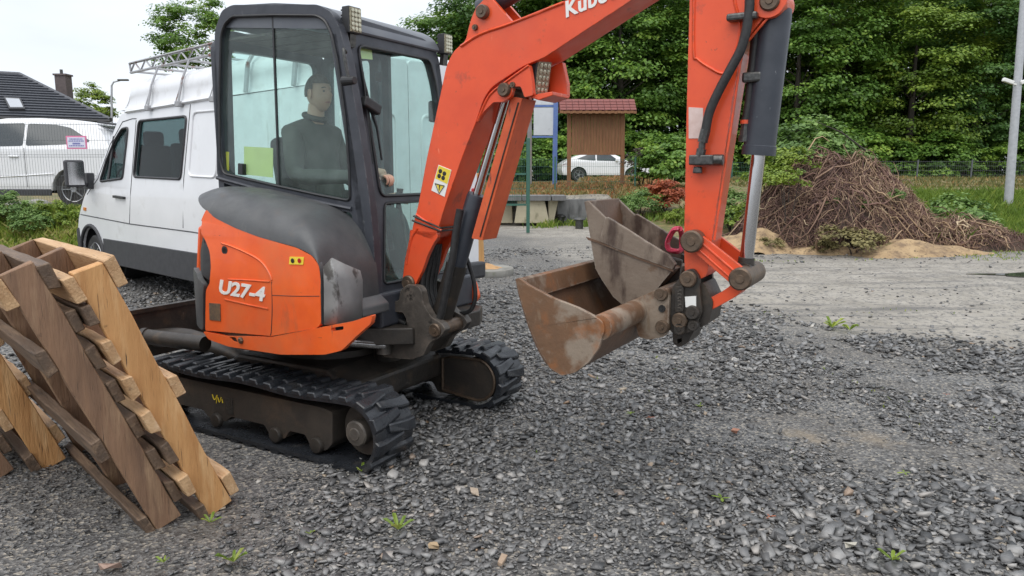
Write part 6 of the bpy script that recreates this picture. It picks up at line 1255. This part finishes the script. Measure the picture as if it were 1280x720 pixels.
for i in range(NC):
    a, b = i / NC, (i + 1.12) / NC; lf = lambda p, q, t: p + (q - p) * t
    for side_ in (0, 1):
        E0, E1, T0, T1 = (ev0, ev1, rdg0, rdg1) if side_ == 0 else (ev1, bk1, rdg1, rdg1)
        p = [lf(E0, T0, a), lf(E1, T1, a), lf(E1, T1, min(b, 1)), lf(E0, T0, min(b, 1))]; nrm = (E1 - E0).cross(T0 - E0).normalized(); nrm = nrm if nrm.z > 0 else -nrm
        bm = NB(); lo_ = [bm.verts.new(H(q + nrm * .005)) for q in p]; hi_ = [bm.verts.new(H(q + nrm * o)) for q, o in zip(p, (.09, .09, .02, .02))]
        try:
            bm.faces.new(hi_); bm.faces.new((lo_[0], lo_[1], hi_[1], hi_[0])); bm.faces.new((lo_[1], lo_[2], hi_[2], hi_[1])); bm.faces.new((lo_[3], lo_[0], hi_[0], hi_[3]))
        except ValueError: pass
        bmesh.ops.recalc_face_normals(bm, faces=bm.faces[:]); obj('tile_course', bm, m_tile, rf)
bm = NB(); tube(bm, [H(rdg0), H(rdg1)], .12, 8); obj('ridge_cap', bm, m_tile, rf, smooth=60); bm = NB(); tube(bm, [H(rdg1), H(ev1)], .11, 8); obj('ridge_cap', bm, m_tile, rf, smooth=60)
bm = NB(); bm.free(); wq = [H(p) for p in (ev0 + ha * .5 + hb * .5, ev1 - ha * .5 + hb * .5, bk1 - ha * .5 - hb * .5, bk0 + ha * .5 - hb * .5)]; obj('wall', zprism([(p.x, p.y) for p in wq], -.3, ev1.z - .8 - .06), m_wall, hs)
bm = NB(); tube(bm, [H(ev0 + Vector((0, -.06, -.06))), H(ev1 + Vector((0, -.06, -.06)))], .08, 8); obj('gutter', bm, m_vtrim, hs)
YC = 36.5; cb_ = dp(81, 120, YC); ct = dp(81, 95, YC); bm = NB(); box(bm, H((cb_.x, YC, ct.z - 1.3)), (.52, .52, 2.6)); ch = obj('chimney', bm, m_brickd, rf)
bm = NB(); box(bm, H((cb_.x, YC, ct.z + .04)), (.62, .62, .08)); obj('chimney_cap', bm, m_brickd, ch); bm = NB(); cyl(bm, H((cb_.x - .06, YC, ct.z + .08)), H((cb_.x - .06, YC, ct.z + .3)), .07, 10); obj('flue', bm, m_chev, ch)
nrm = (ev1 - ev0).cross(rdg0 - ev0).normalized(); nrm = nrm if nrm.z > 0 else -nrm
def onroof(a, b, off): p = hitp(a, b, ev0, nrm); return H(p + nrm * off)
def slab_on(pts, o0, o1):
    bm = NB(); lo_ = [bm.verts.new(onroof(a, b, o0)) for a, b in pts]; hi_ = [bm.verts.new(onroof(a, b, o1)) for a, b in pts]; bm.faces.new(hi_); n = len(pts)
    for i in range(n): bm.faces.new((lo_[i], lo_[(i + 1) % n], hi_[(i + 1) % n], hi_[i]))
    bmesh.ops.recalc_face_normals(bm, faces=bm.faces[:]); return bm
sk = obj('skylight', slab_on([(5, 125), (26, 126.5), (32, 140), (12, 140)], .02, .16), m_vtrim, rf); obj('pane', slab_on([(7.5, 127), (24.5, 128), (29.5, 138.5), (13.5, 138.5)], .15, .17), material('skylight_pane', (.42, .44, .47), None, rough=.15), sk)
# street lamp far behind
m_pole = material('galvanised_pole', (.42, .43, .45), (.5, .51, .53), 12, .5, metal=.3, bump=.05)
Yl = 40; q = [dp(a, b, Yl) for a, b in ((140, 160), (139.5, 120), (139.5, 107), (142, 102.5), (150, 100.5))]; b0 = Vector((q[0].x, Yl, .9)); sl = thing('street_lamp', 'thin street lamp with bent arm between the house and van', 'street lamp', b0)
bm = NB(); tube(bm, [Vector((0, 0, 0))] + [p - b0 for p in q], [.07, .06, .055, .05, .045, .04], 8); obj('pole', bm, m_pole, sl, smooth=60)
bm = NB(); box(bm, dp(154, 100, Yl) - b0, (.55, .2, .09)); obj('lamp_head', bm, m_chev, sl, bevel=.03)
# mesh fence at the left on a concrete kerb
m_wire = material('grey_fence_wire', (.10, .11, .12), (.15, .16, .17), 30, .5, metal=.4); m_wireg = material('green_fence_wire', (.035, .11, .085), (.05, .14, .10), 20, .5)
m_conc = material('weathered_concrete', (.33, .32, .29), (.25, .24, .215), 3, .85, bump=.4, bscale=40, spots=[((.13, .125, .115), 4, .56, .75, (1, 1, .35)), ((.16, .18, .10), 6, .62, .8)])
def wire_fence(name, label, a, b, z0, h, post_step, dx, dz, r, mat, group=None, post_r=.03, rows=None, cat='fence'):
    a, b = Vector((*a, 0)), Vector((*b, 0)); l = (b - a).length; t = thing(name, label, cat, (a.x, a.y, z0), math.atan2(b.y - a.y, b.x - a.x), group)
    n = max(1, round(l / post_step))
    for i in range(n + 1): bm = NB(); box(bm, (l * i / n, 0, h / 2 + .02), (post_r * 2, post_r * 2, h + .08)); box(bm, (l * i / n, 0, h + .07), (post_r * 2.3, post_r * 2.3, .02)); obj('post', bm, mat, t)
    for i in range(n):
        bm = NB(); x0, x1 = l * i / n + post_r, l * (i + 1) / n - post_r; k = max(1, int((x1 - x0) / dx))
        for j in range(k + 1): x = x0 + (x1 - x0) * j / k; tube(bm, [(x, -.006, .03), (x, -.006, h)], r, 4, False)
        zz_ = rows or [.03 + (h - .03) * j / max(1, int(h / dz)) for j in range(int(h / dz) + 1)]
        for z in zz_: tube(bm, [(x0, .004, z), (x1, .004, z)], r * 1.3, 4, False)
        o = obj('wire_panel', bm, mat, t)
    return t
kb = .80; prop(obj('kerb', prism([(-14.5, kb - .5), (-5.6, kb - .45), (-5.6, kb + .03), (-14.5, kb)], 13.55, 13.72), m_conc, bevel=.015), 'low concrete kerb under the left mesh fence', kind='structure')
wire_fence('mesh_fence', 'grey welded mesh fence in front of the white parked car', (-13.5, 13.63), (-7.0, 13.63), kb + .02, 1.62, 3.2, .05, .2, .0024, m_wire, rows=[.04, .08, .42, .46, .66, 1.0, 1.04, 1.3, 1.58])
nb = dp(95, 178, 13.58); nt_ = thing('notice', 'small white notice with a pink border on the mesh fence', 'notice', (nb.x, 13.60, nb.z))
bm = NB(); box(bm, (0, 0, 0), (.37, .012, .235)); obj('border', bm, material('pink_border', (.75, .22, .38), None, rough=.5), nt_); bm = NB(); box(bm, (0, -.008, 0), (.32, .008, .185)); obj('sheet', bm, material('notice_sheet', (.72, .72, .84), None, rough=.5), nt_)
m_blue = material('blue_print', (.12, .12, .42), None, rough=.5)
for k, (wd_, z) in enumerate(((.24, .06), (.28, .025), (.14, -.02), (.27, -.058))):
    bm = NB(); n = 9
    for i in range(n): box(bm, (-wd_ / 2 + wd_ * (i + .5) / n, -.0135, z), (wd_ / n * .62, .003, .02 if k != 2 else .03))
    obj('print_line', bm, m_blue, nt_)
sp = gp(125 * 0 + 44, 262, .82); o = obj('boulder', (lambda bm: (bmesh.ops.create_icosphere(bm, subdivisions=3, radius=1), [setattr(v, 'co', Vector((v.co.x * .5, v.co.y * .25, v.co.z * .17)) * (1 + .12 * math.sin(5 * v.co.x + 3 * v.co.y))) for v in bm.verts], bm)[-1])(NB()), m_conc, smooth=180); o.location = (at_px(46, 14.2), 14.15, .86); prop(o, 'flat grey boulder behind the kerb of the left fence', 'boulder')
# green fences and gate at the back
wire_fence('green_fence', 'low green mesh fence on the bank before the road', (-1.2, 24.2), (4.0, 24.2), .98, .98, 2.6, .06, .2, .003, m_wireg, post_r=.025)
wire_fence('green_fence', 'grey green mesh fence below the wood at the far right', (13.5, 34), (34, 35), 1.18, .85, 2.5, .1, .2, .004, m_wire)
wire_fence('green_fence', 'dark green fence behind the brush pile near the arm', (7.4, 31), (13.5, 34), 1.15, .8, 2.5, .1, .2, .004, m_wireg)
gx0, gx1 = at_px(598, 19), at_px(660, 19); gt = thing('mesh_gate', 'tall green mesh gate left of the concrete blocks', 'gate', (gx0, 19, 0))
wG = gx1 - gx0
for x in (0, wG): bm = NB(); box(bm, (x, 0, 1.2), (.09, .09, 2.4)); obj('post', bm, m_wireg, gt, bevel=.008)
for z in (.72, 1.5, 2.28): bm = NB(); box(bm, (wG / 2, 0, z), (wG - .1, .05, .05)); obj('rail', bm, m_wireg, gt)
bm = NB(); [tube(bm, [(.05 + (wG - .1) * i / 20, 0, .74), (.05 + (wG - .1) * i / 20, 0, 2.27)], .004, 4, False) for i in range(21)]; [tube(bm, [(.05, .004, .74 + .19 * i), (wG - .05, .004, .74 + .19 * i)], .005, 4, False) for i in range(9)]; obj('wire_panel', bm, m_wireg, gt)
# concrete blocks and slabs
def block(name, pts, y0, y1, m, label, cat='concrete block', lean=0): 
    P_ = [dp(a, b, y0) for a, b in pts]; c = Vector((P_[0].x, y0, 0)); bm = prism([(p.x - c.x, max(p.z, -.02)) for p in P_], 0, y1 - y0); o = obj(name, bm, m, bevel=.02); o.location = (c.x, y0, 0); return prop(o, label, cat)
m_cream = material('stained_cream_concrete', (.52, .47, .34), (.44, .39, .28), 3, .85, bump=.4, spots=[((.2, .19, .12), 5, .55, .75, (1, 1, .4))])
m_gcon = material('grey_streaked_concrete', (.2, .2, .2), (.15, .15, .15), 3, .85, bump=.4, spots=[((.08, .08, .08), 5, .5, .7, (1, 1, .25))])
block('concrete_block', [(643, 279), (647, 251), (681, 251), (687, 279)], 21.6, 22.3, m_cream, 'stained cream concrete block left of the grey slab')
block('concrete_block', [(686, 279), (685, 251), (698, 250), (692, 279)], 21.75, 22.35, m_cream, 'narrow cream concrete block squeezed beside the grey slab')
block('concrete_slab', [(697, 279), (696, 249), (745, 248.5), (742, 279)], 22.0, 22.2, m_gcon, 'grey streaked upright concrete slab right of the cream blocks', 'concrete slab')
block('concrete_block', [(596, 279), (602, 255), (640, 255), (641, 279)], 22.0, 22.5, m_cream, 'cream concrete block behind the green gate')
for i, (a, b) in enumerate(((616, 652), (653, 689), (690, 708))): block('coping_slab', [(a, 251), (a, 244.5), (b, 244.5), (b, 251)], 21.45, 22.4, m_gcon, ('dark coping slab at the left end over the cream blocks', 'dark coping slab in the middle over the cream blocks', 'short dark coping slab at the right over the cream blocks')[i], 'coping slab')
# little garden lamps
for i, (a, b, s) in enumerate(((663, 277, .8), (700, 280, .95), (723, 285, 1.0))):
    p = gp(a, b); p.y -= .25; t = thing('garden_lamp', ('small grey garden lamp before the left cream block', 'small grey garden lamp before the grey slab', 'small grey garden lamp nearest the bucket')[i], 'garden lamp', (p.x, p.y, 0)); mm = m_chev
    bm = NB(); lathe(bm, [(.11 * s, 0), (.11 * s, .24 * s)], (0, 0, 0), (0, 0, 1), 14); obj('base', bm, mm, t, smooth=40); bm = NB(); lathe(bm, [(.16 * s, .24 * s), (.17 * s, .26 * s), (.12 * s, .31 * s), (.03 * s, .33 * s)], (0, 0, 0), (0, 0, 1), 14); obj('cap', bm, m_chev, t, smooth=40)
# round concrete covers, post and sand
def disc(a, b, r, label, h=.09): p = gp(a, b); bm = NB(); lathe(bm, [(r * .98, -.02), (r, 0), (r, h - .015), (r * .985, h), (.12, h + .004), (.1, h - .01)], (0, 0, 0), (0, 0, 1), 40); o = obj('concrete_cover', bm, m_conc, smooth=35); o.location = (p.x, p.y, 0); return prop(o, label, 'concrete cover'), p
_, p = disc(605, 342, .46, 'round concrete cover with sand under the post behind the boom')
disc(616, 270, .42, 'round concrete cover at the far edge of the yard')
m_post = material('orange_pine_post', (.58, .34, .14), (.5, .27, .1), 5, .6, stretch=(4, 4, .4), bump=.2)
wp = thing('wooden_post', 'pale pine post with a short board on top behind the boom cylinder', 'post', (p.x + .0, p.y, .09)); zt_ = dp(598, 222, p.y).z - .09
bm = NB(); bar(bm, (-.03, 0, -.02), (-.09, 0, zt_), .085, .085); obj('shaft', bm, m_post, wp, bevel=.006); bm = NB(); box(bm, (-.1, 0, zt_ + .03), (.26, .2, .07)); obj('cap_board', bm, m_post, wp, bevel=.006)
bm = NB(); lathe(bm, [(.22, 0), (.17, .02), (.09, .05), (.05, .06)], (0, 0, 0), (0, 0, 1), 20)
for v in bm.verts: v.co *= 1 + .15 * math.sin(7 * v.co.x * 9 + v.co.y * 31)
o = obj('sand_heap', bm, material('orange_sand', (.55, .34, .17), (.48, .29, .14), 9, .9, bump=.4), smooth=60); o.location = (p.x + .04, p.y - .02, .095); prop(o, 'little heap of orange sand round the foot of the pine post', 'sand')
# sign frame on two posts
Yb = 27; zb = .98; m_bluep = material('blue_painted_post', (.10, .17, .42), (.13, .21, .46), 6, .5, spots=[((.3, .3, .32), 9, .62, .75)]); m_greyp = material('grey_weathered_post', (.26, .26, .28), (.2, .17, .15), 5, .7, stretch=(1, 1, .4))
m_sheet = material('pale_sign_sheet', (.62, .65, .68), (.56, .59, .62), 2, .5, spots=[((.4, .42, .43), 6, .62, .8)])
sg = thing('sign_frame', 'tall blank sign of pale panels between a grey and a blue post', 'sign', (at_px(678, Yb), Yb, zb)); sg0 = Vector((at_px(678, Yb), Yb, zb))
L_ = lambda a, b, Y=Yb: dp(a, b, Y) - sg0
bm = NB(); bar(bm, Vector((L_(662, 230).x, 0, -.05)), L_(662, 60), .16, .16); obj('post', bm, m_greyp, sg, label='weathered grey post'); bm = NB(); bar(bm, Vector((L_(693, 230).x, 0, -.05)), L_(696, 40), .16, .16); obj('post', bm, m_bluep, sg, label='blue painted post')
for y0_, y1_ in ((50, 97), (101, 131), (134.5, 169)):
    p0, p1 = L_(667, y1_), L_(692, y0_); bm = NB(); box(bm, ((p0.x + p1.x) / 2, -.02, (p0.z + p1.z) / 2), (p1.x - p0.x, .03, p1.z - p0.z)); obj('panel', bm, m_sheet, sg)
for y_ in (99, 132.5, 171): p0, p1 = L_(665, y_), L_(694, y_); bm = NB(); bar(bm, p0, p1, .07, .07); obj('rail', bm, m_bluep, sg)
# wooden notice board with a little tiled roof
Yn = 25; nb0 = Vector((at_px(745, Yn), Yn, .98)); nbd = thing('notice_board', 'brown plank notice board under a small red roof', 'notice board', nb0)
m_plank = material('brown_stained_plank', (.27, .125, .055), (.2, .09, .04), 4, .7, stretch=(5, 5, .5), bump=.3, spots=[((.34, .18, .09), 7, .6, .75, (4, 4, .4))]); m_rt = material('red_roof_shingle', (.23, .075, .065), (.17, .06, .055), 9, .75, bump=.3)
Nn = lambda a, b, dy=0: dp(a, b, Yn) - nb0 + Vector((0, dy, 0))
for a in (711.5, 778.5): bm = NB(); bar(bm, Vector((Nn(a, 200).x, 0, -.1)), Nn(a, 138), .13, .13); obj('post', bm, m_plank, nbd, bevel=.01)
x0, x1 = Nn(714, 190).x, Nn(776, 190).x; zt_, zb_ = Nn(745, 141).z, Nn(745, 191).z; n = 16
rp = random.Random(4)
for i in range(n): bm = NB(); wd_ = (x1 - x0) / n; box(bm, (x0 + wd_ * (i + .5), -.03 + rp.uniform(-.006, .006), (zt_ + zb_) / 2), (wd_ * .93, .03, zt_ - zb_ + rp.uniform(-.01, .01))); obj('plank', bm, m_plank, nbd)
for zq in (zb_ - .03, zt_ + .02): bm = NB(); box(bm, ((x0 + x1) / 2, -.005, zq), (x1 - x0, .09, .08)); obj('frame_rail', bm, m_plank, nbd)
e0, e1, r0_, r1_ = Nn(700, 141, -.5), Nn(796, 141, -.5), Nn(699, 126), Nn(793, 126.5); e0.z = e1.z = Nn(745, 141).z + .02
rr2 = [(0, -.5, e0.z), (0, 0, r0_.z + .02), (0, .5, e0.z)]
for s in (0, 1):
    a, b = (rr2[0], rr2[1]) if s == 0 else (rr2[2], rr2[1]); bm = NB(); A_0, B_0 = Vector((r0_.x, a[1], a[2])), Vector((r0_.x, b[1], b[2])); v = [bm.verts.new(p) for p in (A_0, Vector((r1_.x, a[1], a[2])), Vector((r1_.x, b[1], b[2])), B_0)]
    f = bm.faces.new(v); ro_ = obj('roof', bm, m_rt, nbd); so_ = ro_.modifiers.new('s', 'SOLIDIFY'); so_.thickness = .05
    for k in range(4):
        t0_, t1_ = k / 4, (k + 1.1) / 4; nr = Vector((0, -1 if s == 0 else 1, 1.2)).normalized()
        for j in range(12):
            xx0, xx1 = r0_.x + (r1_.x - r0_.x) * j / 12 + .008, r0_.x + (r1_.x - r0_.x) * (j + 1) / 12 - .008; pA = Vector((0, a[1] + (b[1] - a[1]) * t0_, a[2] + (b[2] - a[2]) * t0_)); pB = Vector((0, a[1] + (b[1] - a[1]) * min(t1_, 1), a[2] + (b[2] - a[2]) * min(t1_, 1)))
            bm = NB(); q_ = [Vector((xx0, 0, 0)) + pA, Vector((xx1, 0, 0)) + pA, Vector((xx1, 0, 0)) + pB, Vector((xx0, 0, 0)) + pB]; lo_ = [bm.verts.new(p + nr * .027) for p in q_]; hi_ = [bm.verts.new(p + nr * o) for p, o in zip(q_, (.05, .05, .032, .032))]; bm.faces.new(hi_)
            for i in range(4): bm.faces.new((lo_[i], lo_[(i + 1) % 4], hi_[(i + 1) % 4], hi_[i]))
            bmesh.ops.recalc_face_normals(bm, faces=bm.faces[:]); obj('shingle', bm, m_rt, ro_)
bm = NB(); n = 24; [box(bm, (r0_.x + (r1_.x - r0_.x) * (i + .5) / n, -.52, e0.z - .03 - .015 * (i % 2)), ((r1_.x - r0_.x) / n * .98, .025, .08)) for i in range(n)]; obj('scalloped_board', bm, m_plank, nbd)
for sx_ in (r0_.x + .06, r1_.x - .06): obj('gable', xprism([(-.46, e0.z), (.46, e0.z), (0, r0_.z - .02)], sx_ - .02, sx_ + .02), m_plank, nbd)
# lamp post at the right with two camera arms
Yp = 20.3; pb = dp(1260, 262, Yp); zpb = float(zg(pb.x, Yp)); lp = thing('lamp_post', 'leaning galvanised lamp post with two small cameras at the right edge', 'lamp post', (pb.x, Yp, zpb)); pb = Vector((pb.x, Yp, zpb)); ptop = dp(1280, 0, Yp) - pb; ptop = ptop * 1.35
bm = NB(); tube(bm, [Vector((0, 0, -.1)), ptop * .5, ptop], [.115, .10, .085], 16); obj('pole', bm, m_pole, lp, smooth=60)
for a, s in ((1257, -1), (1279, 1)):
    c = dp(a, 102, Yp) - pb; c.y = -.1; bm = NB(); box(bm, c, (.3, .1, .1), Matrix.Rotation(R(18 * -s), 3, 'Y')); o = obj('camera_housing', bm, m_decal, lp, bevel=.02); k = dp(1268, 104, Yp) - pb; bm = NB(); bar(bm, (k.x, -.05, k.z - .04), c + Vector((0, 0, -.02)), .04, .04); obj('arm', bm, m_decal, lp)
